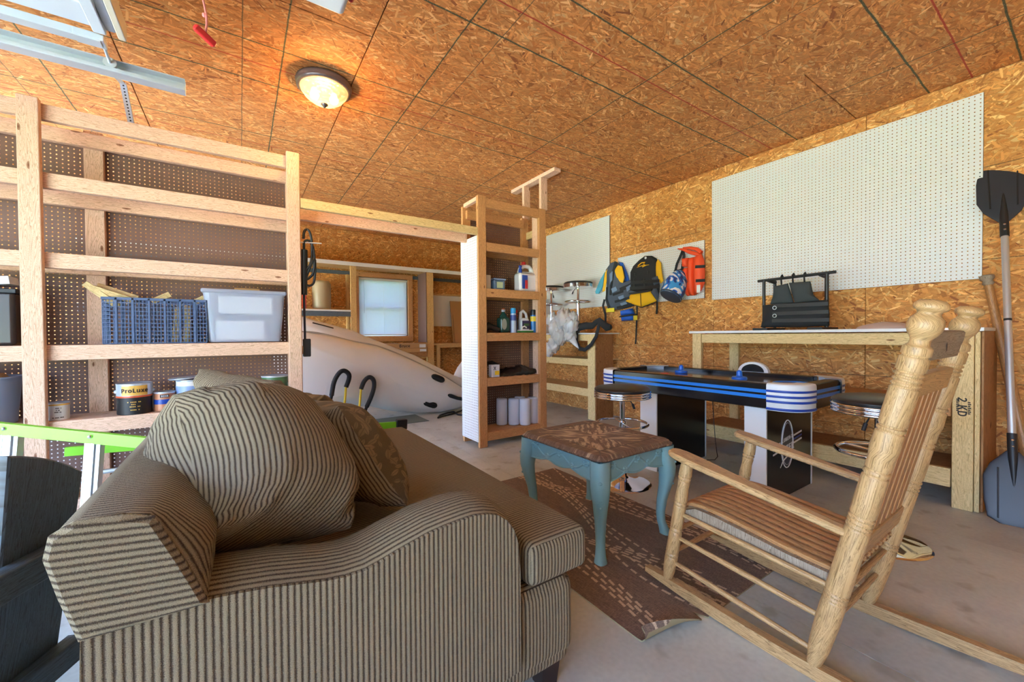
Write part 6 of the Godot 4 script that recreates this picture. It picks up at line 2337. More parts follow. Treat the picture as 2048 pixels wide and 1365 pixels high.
func bench_gear() -> void:
	# double-bladed paddle leaning in the corner of the bench
	var top := Vector3(4.03, 1.93, -0.372)
	var foot := Vector3(3.62, 0.43, -0.292)
	var up := (top - foot).normalized()
	var nn := Vector3(-1, 0.0, 0.15)
	nn = (nn - up * nn.dot(up)).normalized()
	var sd := up.cross(nn).normalized()
	if sd.z < 0: sd = -sd
	var t := thing("kayak_paddle", "long double-bladed paddle with silver shaft leaning on the wall", "paddle", Vector3(3.5, 0, -0.29))
	var s0 := foot
	var s1 := onx(1992, 480, 3.985)
	s1 = foot.lerp(top, 0.86)
	var b := MB.new()
	b.tube([s0, s1], 0.0165, 16)
	part("shaft", b, M.aluminium, t)
	b = MB.new()
	b.tube([s0.lerp(s1, 0.545), s0.lerp(s1, 0.555)], 0.0172, 16)
	part("ferrule", b, M.black_plastic, t)
	var bm := mat("blade_plastic", Color8(44, 48, 56), 0.4)
	for e in [0, 1]:
		var c := s1 if e else s0
		var u := up if e else -up
		b = MB.new()
		b.tube([c - u * 0.06, c + u * 0.0, c + u * 0.09, c + u * 0.24], [0.020, 0.020, 0.019, 0.008], 14)
		var so := part("socket", b, M.black_plastic, t)
		for k in [-0.02, 0.015]:
			b = MB.new()
			b.lathe([Vector2(0.006, 0), Vector2(0.005, 0.003), Vector2(0, 0.004)], Transform3D(Basis(Vector3(0, 0, 1), PI / 2), c + u * k + nn * 0.019), 8)
			part("rivet", b, M.chrome, so)
		b = MB.new()
		blade(b, c, u, sd, [[-0.022, 0.04], [-0.085, 0.12], [-0.112, 0.19], [-0.112, 0.33], [-0.10, 0.42], [-0.04, 0.455], [0.04, 0.452], [0.085, 0.40], [0.107, 0.28], [0.102, 0.18], [0.07, 0.10], [0.022, 0.04]], nn)
		var bl := part("blade", b, bm, t)
		for k in [-0.055, 0.055]:
			b = MB.new()
			b.tube([c + u * 0.14 + sd * k + nn * 0.008, c + u * 0.42 + sd * k * 1.1 + nn * 0.006], 0.004, 6)
			part("stiffening_rib", b, M.black_plastic, bl)
	# wooden pole behind it
	t = thing("wooden_pole", "turned wooden bat handle pole leaning behind the paddle", "pole", Vector3(4.0, 0, -0.28))
	var k0 := Vector3(4.02, 1.40, -0.432)
	var k1 := Vector3(3.93, 0.0, -0.215)
	b = MB.new()
	b.tube([k0, k0.lerp(k1, 0.4), k1], [0.019, 0.024, 0.027], 14)
	part("shaft", b, M.oak_slat, t)
	b = MB.new()
	var dk := (k0 - k1).normalized()
	b.tube([k0 - dk * 0.03, k0 - dk * 0.02, k0, k0 + dk * 0.012, k0 + dk * 0.03, k0 + dk * 0.036], [0.020, 0.028, 0.022, 0.034, 0.034, 0.026], 16)
	part("knob", b, M.oak_grey, t)
	# small thing on the floor at the frame edge
	b = MB.new()
	b.box(Vector3(3.30, 0.0, -0.165), Vector3(3.34, 0.05, -0.14), 0.004)
	single("small_bottle_box", b, M.hockey_navy, "small blue box on the floor beside the paddle blade", "box", Vector3(3.32, 0, -0.15))
	# training vest hung on a black rack on the bench
	var xb := 3.80
	var y0 := 1.0955
	t = thing("vest_rack", "black tube rack with a crossbar standing on the workbench", "rack", Vector3(xb, y0, -1.43))
	b = MB.new()
	b.tube([onx(1516, 563, xb), onx(1672, 544, xb)], 0.012, 12)
	part("crossbar", b, M.black_plastic, t)
	for q in [[1528, 561, xb], [1537, 561, xb + 0.12], [1641, 549, xb + 0.12], [1654, 547, xb]]:
		b = MB.new()
		var p := onx(q[0], q[1], xb)
		b.tube([Vector3(q[2], p.y, p.z), Vector3(q[2], y0 + 0.012, p.z)], 0.0125, 12)
		part("upright", b, M.black_vinyl, t)
		b = MB.new()
		b.tube([Vector3(xb, p.y, p.z), Vector3(q[2], p.y - 0.01, p.z)], 0.017, 10)
		part("joint", b, M.black_plastic, t)
	for q in [[-1.70, -1.58], [-1.30, -1.2]]:
		b = MB.new()
		b.box(Vector3(xb - 0.16, y0, q[0]), Vector3(xb + 0.17, y0 + 0.018, q[1]), 0.004)
		part("foot_plate", b, M.black_plastic, t)
	var X := xb - 0.03
	var N := Vector3(-1, 0, 0)
	t = thing("training_vest", "black weighted training vest hanging on the tube rack", "vest", Vector3(X, y0 + 0.01, -1.43))
	b = MB.new()
	b.puff(px_poly([[1549, 573], [1576, 567], [1588, 606], [1541, 609], [1546, 595]], X), N, 0.035, 3.5, 0.01)
	part("shoulder_panel", b, mat("faded_black", Color8(58, 64, 66), 0.85), t)
	b = MB.new()
	b.puff(px_poly([[1578, 566], [1621, 563], [1627, 590], [1640, 602], [1590, 608]], X), N, 0.035, 3.5, 0.01)
	part("shoulder_panel", b, M.faded_black, t)
	b = MB.new()
	b.puff(px_poly([[1527, 611], [1560, 607], [1640, 601], [1655, 600], [1659, 625], [1659, 652], [1600, 655], [1522, 655], [1527, 635]], X), N, 0.055, 4.0, 0.015)
	part("body_panel", b, M.black_cloth, t)
	for q in [[[1548, 612], [1655, 608]], [[1546, 628], [1656, 624]], [[1545, 642], [1657, 640]]]:
		part("belt", strap(q, X - 0.058, 0.03), M.black_vinyl, t)
	for q in [[1549, 616], [1549, 632]]:
		b = MB.new()
		var c := onx(q[0], q[1], X - 0.065)
		var rp := []
		for k in 13:
			var a := TAU * k / 12.0
			rp.append(c + Vector3(0, 0.014 * sin(a), 0.014 * cos(a)))
		b.tube(rp, 0.003, 6, false)
		part("ring", b, M.steel, t)
	for q in [[1563, 553, 568], [1586, 550, 566], [1609, 548, 564]]:
		b = MB.new()
		b.tube([onx(q[0], q[2], X - 0.015), onx(q[0] - 1, q[1] + 3, xb - 0.018), onx(q[0], q[1] - 1, xb), onx(q[0] + 2, q[1] + 4, xb + 0.018)], [0.016, 0.015, 0.015, 0.014], 8, true, 0.4)
		part("hanging_loop", b, M.black_cloth, t)
	# crumpled cloth at the back of the bench
	b = MB.new()
	b.puff([Vector3(3.72, y0, -1.02), Vector3(3.98, y0, -1.05), Vector3(4.0, y0, -0.85), Vector3(3.95, y0, -0.72), Vector3(3.75, y0, -0.78)], Vector3.UP, 0.05, 1.4, 0.0, 1.0, 4, noise(33, 0.06, 2), 0.012)
	single("folded_cloth", b, mat("pink_cloth", Color8(206, 182, 168), 0.9), "crumpled pale cloth lying at the back of the workbench", "cloth", Vector3(3.86, y0, -0.88))
	# a dowel end on the inner shelf
	b = MB.new()
	b.tube([Vector3(3.62, 0.658, -0.66), Vector3(3.66, 0.658, -0.56)], 0.022, 14)
	single("wooden_dowel", b, M.oak_slat, "short wooden dowel lying on the inner shelf of the workbench", "dowel", Vector3(3.64, 0.636, -0.6))
	# low bench: clear plastic sheeting, black harness, folded board
	var cl := mat("clear_film", Color(0.96, 0.97, 0.98, 0.5), 0.18)
	cl.transparency = BaseMaterial3D.TRANSPARENCY_ALPHA
	b = MB.new()
	var nf := noise(44, 0.03, 4)
	for q in [[1112, 655, 0.13], [1128, 640, 0.15], [1142, 650, 0.13], [1120, 672, 0.13], [1108, 690, 0.11], [1140, 668, 0.11], [1146, 636, 0.08], [1098, 700, 0.10], [1104, 640, 0.10]]:
		b.blob(onx(q[0], q[1], 3.56), Vector3(q[2] * 0.6, q[2], q[2]), nf, 0.4, 30)
	b.puff(px_poly([[1125, 675], [1150, 672], [1158, 698], [1146, 690], [1140, 680]], 3.55), Vector3(-1, 0, 0), 0.03, 1.5)
	single("plastic_sheeting", b, cl, "crumpled clear plastic sheeting bunched over the low bench edge", "plastic sheet", Vector3(3.6, 0.8, -4.3))
	b = MB.new()
	b.tube(px_poly([[1152, 685], [1151, 666], [1158, 655], [1172, 652], [1185, 652], [1192, 645], [1199, 640], [1205, 648], [1214, 655], [1222, 655]], 3.60), [0.03, 0.045, 0.05, 0.045, 0.04, 0.035, 0.03, 0.045, 0.05, 0.03], 10, true, 0.6)
	b.tube(px_poly([[1152, 684], [1160, 698], [1170, 700], [1182, 690], [1192, 674], [1197, 655], [1200, 642]], 3.60), [0.03, 0.03, 0.025, 0.025, 0.025, 0.025, 0.025], 10, true, 0.45)
	single("body_harness", b, M.black_cloth, "black padded harness draped over the end of the low bench", "harness", onx(1190, 690, 3.60))
	b = MB.new()
	b.box(Vector3(3.72, 1.0915, -4.95), Vector3(4.0, 1.62, -4.83), 0.01)
	single("folded_board", b, M.white_vinyl, "pale folded board standing on the low bench behind the plastic sheeting", "board", Vector3(3.86, 1.0915, -4.89))

# ---------------------------------------------------------------- things on the shelves
func can(called: String, label: String, at: Vector3, r: float, h: float, bodym: Material, group := "paint cans on the lumber shelf") -> Node3D:
	var t := thing(called, label, "can", at, group)
	var b := MB.new()
	b.lathe([Vector2(r * 0.97, 0), Vector2(r, 0.004), Vector2(r, h - 0.008)], Transform3D(Basis(), at), 32)
	part("body", b, bodym, t)
	b = MB.new()
	b.lathe([Vector2(r * 1.0, h - 0.010), Vector2(r * 1.03, h - 0.006), Vector2(r * 1.03, h), Vector2(r * 0.98, h + 0.001), Vector2(r * 0.93, h - 0.006), Vector2(0, h - 0.006)], Transform3D(Basis(), at), 32)
	part("lid", b, M.steel, t)
	return t

func band(t: Node3D, at: Vector3, r: float, y0: float, y1: float, m: Material, called := "label_band") -> void:
	var b := MB.new()
	b.lathe([Vector2(r, y0), Vector2(r + 0.0012, y0 + 0.0005), Vector2(r + 0.0012, y1 - 0.0005), Vector2(r, y1)], Transform3D(Basis(), at), 32)
	part(called, b, m, t)

# lines of print too small to read, as short strips round the can
func fine_print(t: Node3D, at: Vector3, r: float, lines: Array, m: Material) -> void:
	var b := MB.new()
	var f := can_face(at, r, 0.0)
	for q in lines:
		var n := int(q[1] * 14.0)
		for k in n:
			if (k * 7 + int(q[0] * 1000.0)) % 5 == 0:
				continue
			var a: float = (k - n * 0.5) * 0.085
			var d: Vector3 = f.basis * Vector3(sin(a), 0, cos(a))
			b.obox(Transform3D(Basis(Vector3.UP.cross(d), Vector3.UP, d), at + Vector3(0, q[0], 0) + d * (r + 0.0012)), Vector3(r * 0.06, 0.006, 0.0006), 0)
	part("fine_print", b, m, t)

# a transform on a can wall that faces the camera side
func can_face(at: Vector3, r: float, y: float) -> Transform3D:
	var d := (EYE - at)
	d.y = 0
	d = d.normalized()
	var x := Vector3.UP.cross(d)
	return Transform3D(Basis(x, Vector3.UP, d), at + Vector3(0, y, 0) + d * (r + 0.0015))

func shelf_goods() -> void:
	var ys := 0.598
	var zc := -3.42
	# --- wide shelf, paint level
	var at := Vector3(-0.885, ys, zc)
	var t := can("paint_can", "small white can with a plain printed label beside the shelf post", at, 0.045, 0.10, M.white_paint)
	band(t, at, 0.0455, 0.085, 0.094, M.label_gold)
	fine_print(t, at, 0.0455, [[0.070, 0.5], [0.058, 0.3], [0.047, 0.5], [0.016, 0.9]], M.ink)
	at = Vector3(-0.555, ys, zc)
	t = can("paint_can", "large black and silver paint can with a gold name panel", at, 0.083, 0.19, M.label_black)
	band(t, at, 0.0835, 0.115, 0.183, M.steel, "silver_band")
	band(t, at, 0.0845, 0.105, 0.116, mat("label_red", Color8(200, 84, 44), 0.4))
	var b := MB.new()
	var cf := can_face(at, 0.084, 0.148)
	var rows := []
	for y in [-0.03, 0.03]:
		var row := []
		for k in 11:
			var a := -0.75 + 1.5 * k / 10.0
			row.append(at + Vector3(0, 0.148 + y, 0) + (cf.basis * Vector3(sin(a), 0, cos(a))) * 0.0856)
		rows.append(row)
	b.grid(rows, false, Vector2.ONE, false, [], cf.basis.z)
	part("gold_label", b, M.label_gold, t)
	var cfl := cf
	cfl.origin += cf.basis.z * 0.0012
	lettering(t, "ProLuxe", 0.026, cfl, M.ink, "lettering", 0.0865)
	fine_print(t, at, 0.0835, [[0.078, 0.7], [0.064, 0.35], [0.050, 0.6], [0.030, 0.5]], M.label_gold)
	for s in [-1, 1]:
		b = MB.new()
		b.lathe([Vector2(0.012, 0), Vector2(0.010, 0.006), Vector2(0.004, 0.010), Vector2(0, 0.010)], Transform3D(Basis(cf.basis.y, cf.basis.x * s, cf.basis.z), at + Vector3(0, 0.14, 0) + cf.basis.x * s * 0.084), 10)
		part("handle_ear", b, M.steel, t)
	at = Vector3(-0.415, ys, zc - 0.02)
	t = can("paint_can", "small copper can with a navy label band next to the large black can", at, 0.054, 0.122, mat("copper_label", Color8(196, 132, 96), 0.35))
	band(t, at, 0.0545, 0.045, 0.075, M.hockey_navy)
	b = MB.new()
	cf = can_face(at, 0.055, 0.097)
	b.obox(cf, Vector3(0.045, 0.018, 0.002), 0.001)
	part("name_plate", b, M.label_black, t)
	lettering(t, "BEHR", 0.011, Transform3D(cf.basis, cf.origin + cf.basis.z * 0.0012), M.hockey_white)
	at = Vector3(-0.285, ys, zc - 0.05)
	t = can("paint_can", "white can with a lid set loosely askew on top", at, 0.075, 0.19, M.white_paint)
	band(t, at, 0.0755, 0.06, 0.15, mat("label_blue", Color8(140, 164, 206), 0.4))
	b = MB.new()
	b.lathe([Vector2(0, 0.0), Vector2(0.085, 0.0), Vector2(0.09, 0.006), Vector2(0.085, 0.010), Vector2(0, 0.010)], Transform3D(Basis(Vector3(0, 0, 1), 0.06), at + Vector3(-0.025, 0.196, 0)), 28)
	part("loose_lid", b, M.steel, t)
	at = Vector3(0.205, ys, zc)
	t = can("paint_can", "green and brown paint can at the right end of the shelf", at, 0.083, 0.19, mat("can_green", Color8(74, 110, 68), 0.4))
	band(t, at, 0.0835, 0.0, 0.06, mat("can_brown", Color8(112, 66, 40), 0.4))
	lettering(t, "PROLUXE", 0.024, can_face(at, 0.084, 0.105), M.hockey_white, "lettering", 0.084)
	b = MB.new()
	b.tube([at + Vector3(0.085, 0.13, 0.0), at + Vector3(0.08, 0.08, 0.06), at + Vector3(0.02, 0.045, 0.092), at + Vector3(-0.05, 0.06, 0.08)], 0.0022, 6)
	part("bail_handle", b, M.steel, t)
	# grey pail at the frame edge
	at = Vector3(-1.20, ys, zc - 0.02)
	t = thing("storage_pail", "grey plastic pail full of odds and ends on the low shelf level", "pail", at)
	b = MB.new()
	b.lathe([Vector2(0.14, 0), Vector2(0.148, 0.005), Vector2(0.168, 0.25), Vector2(0.178, 0.252), Vector2(0.178, 0.264), Vector2(0.162, 0.264), Vector2(0.155, 0.24)], Transform3D(Basis(), at), 36)
	part("body", b, mat("pail_grey", Color8(136, 150, 176), 0.4), t)
	b = MB.new()
	b.puff([at + Vector3(0.14, 0.245, 0), at + Vector3(0.05, 0.245, 0.13), at + Vector3(-0.1, 0.245, 0.1), at + Vector3(-0.1, 0.245, -0.1), at + Vector3(0.05, 0.245, -0.13)], Vector3.UP, 0.05, 1.5, 0.0, 1.0, 4, noise(46, 0.15, 2), 0.03)
	part("contents", b, M.ply_brown, t)
	# --- upper level
	ys = 1.032
	at = Vector3(-1.22, ys, zc)
	t = thing("storage_tote", "dark translucent tote with papers on top at the shelf edge", "tote", at)
	b = MB.new()
	b.rbox(Vector3(-1.42, ys + 0.001, -3.55), Vector3(-1.032, ys + 0.30, -3.385), 0.02, 3)
	part("bin", b, mat("tote_brown", Color8(54, 46, 44), 0.25), t)
	b = MB.new()
	b.box(Vector3(-1.44, ys + 0.29, -3.56), Vector3(-1.022, ys + 0.315, -3.375), 0.004)
	part("rim", b, M.black_plastic, t)
	b = MB.new()
	b.obox(Transform3D(Basis(Vector3(0, 0, 1), 0.12), Vector3(-1.17, ys + 0.35, -3.45)), Vector3(0.24, 0.045, 0.12), 0.003)
	part("papers", b, M.white_paint, t)
	# navy folding crate: every wall a lattice
	at = Vector3(-0.432, ys, -3.46)
	t = thing("folding_crate", "navy blue lattice crate holding wood offcuts", "crate", at)
	var x0 := -0.684
	var x1 := -0.186
	for z in [-3.555, -3.375]:
		b = MB.new()
		for k in 12:
			var y := ys + 0.004 + k * 0.0248
			b.box(Vector3(x0, y, z - 0.003), Vector3(x1, y + 0.005, z + 0.003), 0)
		for k in 31:
			var x := lerpf(x0, x1, k / 30.0)
			b.box(Vector3(x - 0.002, ys + 0.004, z - 0.0025), Vector3(x + 0.002, ys + 0.28, z + 0.0025), 0)
		for k in 6:
			var x := lerpf(x0 + 0.06, x1 - 0.06, k / 5.0)
			b.box(Vector3(x - 0.006, ys + 0.002, z - 0.006), Vector3(x + 0.006, ys + 0.285, z + 0.006), 0.001)
		b.box(Vector3(x0, ys + 0.272, z - 0.006), Vector3(x1, ys + 0.288, z + 0.006), 0.001)
		part("lattice_wall", b, M.navy_crate, t)
	for x in [x0, x1]:
		b = MB.new()
		for k in 12:
			var y := ys + 0.004 + k * 0.0248
			b.box(Vector3(x - 0.003, y, -3.55), Vector3(x + 0.003, y + 0.005, -3.38), 0)
		for k in 8:
			var z := lerpf(-3.55, -3.38, k / 7.0)
			b.box(Vector3(x - 0.002, ys + 0.004, z - 0.002), Vector3(x + 0.002, ys + 0.28, z + 0.002), 0)
		b.box(Vector3(x - 0.006, ys + 0.272, -3.555), Vector3(x + 0.006, ys + 0.288, -3.375), 0.001)
		part("lattice_wall", b, M.navy_crate, t)
	b = MB.new()
	b.box(Vector3(x0, ys + 0.001, -3.555), Vector3(x1, ys + 0.004, -3.375), 0)
	part("bottom", b, M.navy_crate, t)
	var offcuts := [["long slim offcut sticking far out of the navy crate", Vector3(-0.62, ys + 0.23, -3.42), Vector3(-0.77, ys + 0.37, -3.44)], ["slim offcut sticking out lower beside the longest one in the crate", Vector3(-0.55, ys + 0.27, -3.44), Vector3(-0.745, ys + 0.345, -3.43)], ["broad offcut lying across the crate corner", Vector3(-0.54, ys + 0.29, -3.48), Vector3(-0.73, ys + 0.365, -3.50)], ["offcut poking out of the middle of the navy crate", Vector3(-0.47, ys + 0.27, -3.45), Vector3(-0.38, ys + 0.325, -3.46)], ["offcut poking up between the crate and the clear bin", Vector3(-0.26, ys + 0.27, -3.45), Vector3(-0.20, ys + 0.31, -3.46)], ["short thick offcut standing inside the navy crate", Vector3(-0.30, ys + 0.01, -3.46), Vector3(-0.29, ys + 0.25, -3.46)], ["upright offcut inside the crate beside the short thick one", Vector3(-0.36, ys + 0.01, -3.47), Vector3(-0.34, ys + 0.24, -3.47)]]
	for q in offcuts:
		b = MB.new()
		b.bar(q[1], q[2], 0.035, 0.012, Vector3.UP, 0.002, rnd_off())
		single("wood_offcut", b, M.pine_yellow, q[0], "offcut", q[1], "wood offcuts in the crate")
	# clear bin with odds and ends
	at = Vector3(0.03, ys, -3.46)
	t = thing("clear_bin", "frosted clear plastic bin packed with papers and cloth", "bin", at)
	var fm := mat("frosted", Color(0.80, 0.84, 0.92, 0.5), 0.3)
	fm.transparency = BaseMaterial3D.TRANSPARENCY_ALPHA
	b = MB.new()
	var rw := []
	for q in [[ys + 0.006, 0.0], [ys + 0.02, 0.008], [ys + 0.34, 0.035]]:
		var row := []
		for k in 33:
			var a := TAU * k / 32.0
			var sx := signf(cos(a)) * pow(absf(cos(a)), 0.25)
			var sz := signf(sin(a)) * pow(absf(sin(a)), 0.25)
			row.append(Vector3(0.035 + sx * (0.205 + q[1]), q[0], -3.465 + sz * (0.085 + q[1] * 0.4)))
		rw.append(row)
	b.grid_c(rw, rw.map(func(r): return r.map(func(p): return Vector2(p.x, p.y))))
	b.fan(rw[0].slice(0, 32), Vector3.DOWN)
	part("tub", b, fm, t)
	b = MB.new()
	b.rbox(Vector3(-0.215, ys + 0.34, -3.568), Vector3(0.285, ys + 0.368, -3.36), 0.012, 3)
	part("lid", b, fm, t)
	b = MB.new()
	b.box(Vector3(-0.12, ys + 0.20, -3.50), Vector3(0.20, ys + 0.325, -3.39), 0.01)
	part("paper_stack", b, M.white_paint, t)
	b = MB.new()
	b.box(Vector3(-0.14, ys + 0.015, -3.50), Vector3(0.16, ys + 0.16, -3.40), 0.02)
	part("cloth_pile", b, M.white_paint, t)
	b = MB.new()
	b.box(Vector3(-0.03, ys + 0.369, -3.52), Vector3(0.12, ys + 0.385, -3.42), 0.002)
	single("cardboard_flap", b, M.cardboard, "flat piece of cardboard on the clear bin lid", "cardboard", Vector3(0.045, ys + 0.369, -3.47))
	# hand pump with coiled hose on the post
	t = thing("hand_pump", "black hand pump with coiled hose hanging on the shelf post", "pump", Vector3(0.40, 0.93, -3.36))
	var zp := -3.35
	b = MB.new()
	b.tube([onz(609, 500, zp), onz(608, 590, zp)], 0.022, 12)
	part("barrel", b, M.black_plastic, t)
	b = MB.new()
	b.tube([onz(608, 588, zp), onz(610, 680, zp)], 0.008, 8)
	part("rod", b, mat("rod_navy", Color8(34, 40, 64), 0.3), t)
	b = MB.new()
	b.box(onz(606.5, 714, zp) + Vector3(0, 0, -0.02), onz(621, 678, zp) + Vector3(0, 0, 0.02), 0.005)
	part("foot", b, M.black_plastic, t)
	b = MB.new()
	var hose := []
	for q in [[607, 478], [608, 465], [613, 459], [619, 464], [623, 480], [624, 505], [622, 525], [617, 535], [610, 537], [608, 500], [609, 484], [618, 482], [626, 495], [629, 520], [627, 545], [620, 555], [612, 558], [622, 530], [630, 520], [629, 560], [622, 571], [613, 570], [608, 560]]:
		hose.append(onz(q[0], q[1], zp + 0.012 * sin(q[1] * 0.11)))
	b.tube(smooth(hose, 3), 0.009, 8)
	part("hose", b, M.black_plastic, t)
	b = MB.new()
	b.tube([Vector3(0.378, 1.77, zp), Vector3(0.52, 1.775, zp + 0.02)], 0.004, 6)
	part("hook", b, M.steel, t)
	# --- narrow shelf
	zc = -3.43
	ys = 1.519
	at = Vector3(2.505, ys, zc)
	t = thing("detergent_jug", "large white jug with blue and red label and red cap", "jug", at)
	b = MB.new()
	b.rbox(Vector3(2.385, ys, zc - 0.07), Vector3(2.625, ys + 0.20, zc + 0.06), 0.035, 4, Vector3(0, 0.02, 0))
	b.tube([Vector3(2.42, ys + 0.19, zc), Vector3(2.43, ys + 0.24, zc), Vector3(2.48, ys + 0.275, zc), Vector3(2.54, ys + 0.27, zc), Vector3(2.57, ys + 0.24, zc), Vector3(2.58, ys + 0.19, zc)], [0.03, 0.024, 0.022, 0.022, 0.024, 0.03], 12)
	part("body", b, mat("jug_white", Color8(224, 224, 230), 0.3), t)
	b = MB.new()
	b.lathe([Vector2(0.024, 0), Vector2(0.024, 0.03), Vector2(0, 0.032)], Transform3D(Basis(), Vector3(2.475, ys + 0.285, zc)), 16)
	part("cap", b, M.red_plastic, t)
	b = MB.new()
	b.box(Vector3(2.41, ys + 0.03, zc + 0.0602), Vector3(2.48, ys + 0.17, zc + 0.063), 0.001)
	part("label", b, M.hockey_navy, t)
	b = MB.new()
	b.box(Vector3(2.445, ys + 0.03, zc + 0.0632), Vector3(2.48, ys + 0.12, zc + 0.065), 0.001)
	part("label_patch", b, M.red_plastic, t)
	b = MB.new()
	b.lathe([Vector2(0.02, 0), Vector2(0.02, 0.03), Vector2(0.012, 0.05), Vector2(0.018, 0.06), Vector2(0.018, 0.075), Vector2(0, 0.076)], Transform3D(Basis(), Vector3(2.41, ys + 0.195, zc + 0.03)), 14)
	part("spray_head", b, M.hockey_navy, t)
	at = Vector3(2.145, ys, zc)
	t = thing("plastic_box", "small clear blue lidded box of supplies on the upper narrow shelf", "box", at)
	b = MB.new()
	b.rbox(Vector3(2.08, ys, zc - 0.05), Vector3(2.21, ys + 0.10, zc + 0.05), 0.012, 3)
	part("tub", b, mat("tint_blue", Color8(96, 122, 150), 0.2), t)
	b = MB.new()
	b.box(Vector3(2.072, ys + 0.10, zc - 0.056), Vector3(2.218, ys + 0.115, zc + 0.056), 0.004)
	part("lid", b, M.label_blue, t)
	b = MB.new()
	b.box(Vector3(2.11, ys + 0.02, zc + 0.0503), Vector3(2.18, ys + 0.08, zc + 0.052), 0.001)
	part("label", b, mat("label_mint", Color8(190, 206, 170), 0.5), t)
	b = MB.new()
	b.box(Vector3(2.0, ys, zc - 0.03), Vector3(2.055, ys + 0.145, zc + 0.03), 0.004)
	single("white_carton", b, M.white_paint, "narrow white carton standing beside the blue supply box", "carton", Vector3(2.03, ys, zc))
	ys = 1.095
	at = Vector3(2.215, ys, zc)
	t = thing("cleaner_bottle", "dark green cleaner bottle with a pale oval label", "bottle", at)
	b = MB.new()
	b.rbox(Vector3(2.155, ys, zc - 0.05), Vector3(2.275, ys + 0.16, zc + 0.05), 0.03, 4)
	b.lathe([Vector2(0.045, 0.15), Vector2(0.03, 0.185), Vector2(0.018, 0.2), Vector2(0.016, 0.215)], Transform3D(Basis(), at), 18)
	part("body", b, mat("bottle_green", Color8(36, 74, 66), 0.2), t)
	b = MB.new()
	b.lathe([Vector2(0.02, 0.212), Vector2(0.019, 0.235), Vector2(0, 0.236)], Transform3D(Basis(), at), 14)
	part("cap", b, M.steel, t)
	b = MB.new()
	var ovp := []
	for k in 20:
		var a := TAU * k / 20.0
		ovp.append(at + Vector3(-0.02 + 0.03 * cos(a), 0.085 + 0.055 * sin(a), 0.0502))
	b.slab(ovp, Vector3(0, 0, 1), 0.0015)
	part("oval_label", b, mat("label_sage", Color8(150, 160, 150), 0.5), t)
	at = Vector3(2.262, ys, zc - 0.07)
	t = thing("spray_bottle", "spray bottle with an orange cap behind the green cleaner", "bottle", at)
	b = MB.new()
	b.lathe([Vector2(0.03, 0), Vector2(0.034, 0.01), Vector2(0.034, 0.15), Vector2(0.015, 0.2), Vector2(0.013, 0.21)], Transform3D(Basis(), at), 18)
	part("body", b, M.bottle_green, t)
	b = MB.new()
	b.lathe([Vector2(0.018, 0.208), Vector2(0.017, 0.25), Vector2(0, 0.252)], Transform3D(Basis(), at), 14)
	part("cap", b, mat("cap_orange", Color8(230, 110, 40), 0.4), t)
	var cans := [["aerosol_can", "pale blue aerosol can with a bright blue cap", 2.318, Color8(176, 192, 220), Color8(40, 150, 214), 0.030, 0.2, Color8(60, 80, 150)], ["aerosol_can", "blue and yellow aerosol can with a black cap", 2.575, Color8(44, 120, 196), Color8(28, 30, 32), 0.032, 0.19, Color8(236, 206, 60)]]
	for q in cans:
		at = Vector3(q[2], ys, zc + 0.03)
		t = thing(q[0], q[1], "spray can", at, "aerosol cans on the narrow shelf")
		b = MB.new()
		b.lathe([Vector2(q[5] * 0.95, 0), Vector2(q[5], 0.004), Vector2(q[5], q[6] - 0.01), Vector2(q[5] * 0.85, q[6])], Transform3D(Basis(), at), 22)
		part("body", b, mat("aerosol_" + str(q[2]), q[3], 0.3), t)
		b = MB.new()
		b.lathe([Vector2(q[5] * 0.93, q[6] - 0.004), Vector2(q[5] * 0.93, q[6] + 0.045), Vector2(q[5] * 0.7, q[6] + 0.053), Vector2(0, q[6] + 0.054)], Transform3D(Basis(), at), 22)
		part("cap", b, mat("aerosol_cap_" + str(q[2]), q[4], 0.35), t)
		band(t, at, q[5] + 0.0003, q[6] * 0.62, q[6] * 0.9, mat("aerosol_band_" + str(q[2]), q[7], 0.4))
	at = Vector3(2.372, ys, zc - 0.05)
	t = thing("spray_bottle", "blue spray bottle with a red trigger between the aerosol cans", "bottle", at)
	b = MB.new()
	b.lathe([Vector2(0.034, 0), Vector2(0.038, 0.01), Vector2(0.038, 0.13), Vector2(0.016, 0.19), Vector2(0.013, 0.205)], Transform3D(Basis(), at), 18)
	part("body", b, M.blue_plastic, t)
	b = MB.new()
	b.box(at + Vector3(-0.03, 0.205, -0.015), at + Vector3(0.05, 0.24, 0.015), 0.006)
	b.bar(at + Vector3(0.03, 0.21, 0), at + Vector3(0.045, 0.17, 0), 0.012, 0.012)
	part("trigger_head", b, M.red_plastic, t)
	at = Vector3(2.475, ys, zc - 0.01)
	t = thing("cleaner_bottle", "white handled bottle with a dark purple and green label", "bottle", at)
	b = MB.new()
	b.rbox(at + Vector3(-0.055, 0.0, -0.045), at + Vector3(0.055, 0.155, 0.045), 0.03, 4)
	b.tube([at + Vector3(-0.04, 0.14, 0), at + Vector3(-0.035, 0.21, 0), at + Vector3(-0.01, 0.23, 0), at + Vector3(0.03, 0.2, 0), at + Vector3(0.045, 0.14, 0)], [0.02, 0.016, 0.016, 0.015, 0.018], 10)
	part("body", b, M.jug_white, t)
	b = MB.new()
	b.box(at + Vector3(-0.05, 0.04, 0.0452), at + Vector3(0.05, 0.125, 0.047), 0.001)
	part("label", b, mat("label_plum", Color8(54, 46, 84), 0.4), t)
	b = MB.new()
	b.box(at + Vector3(-0.03, 0.07, 0.0472), at + Vector3(0.04, 0.095, 0.048), 0.001)
	part("label_patch", b, M.can_green, t)
	at = Vector3(2.44, ys, -3.352)
	t = thing("scrub_brush", "white handled brush with green bristles in front of the bottles", "brush", at)
	b = MB.new()
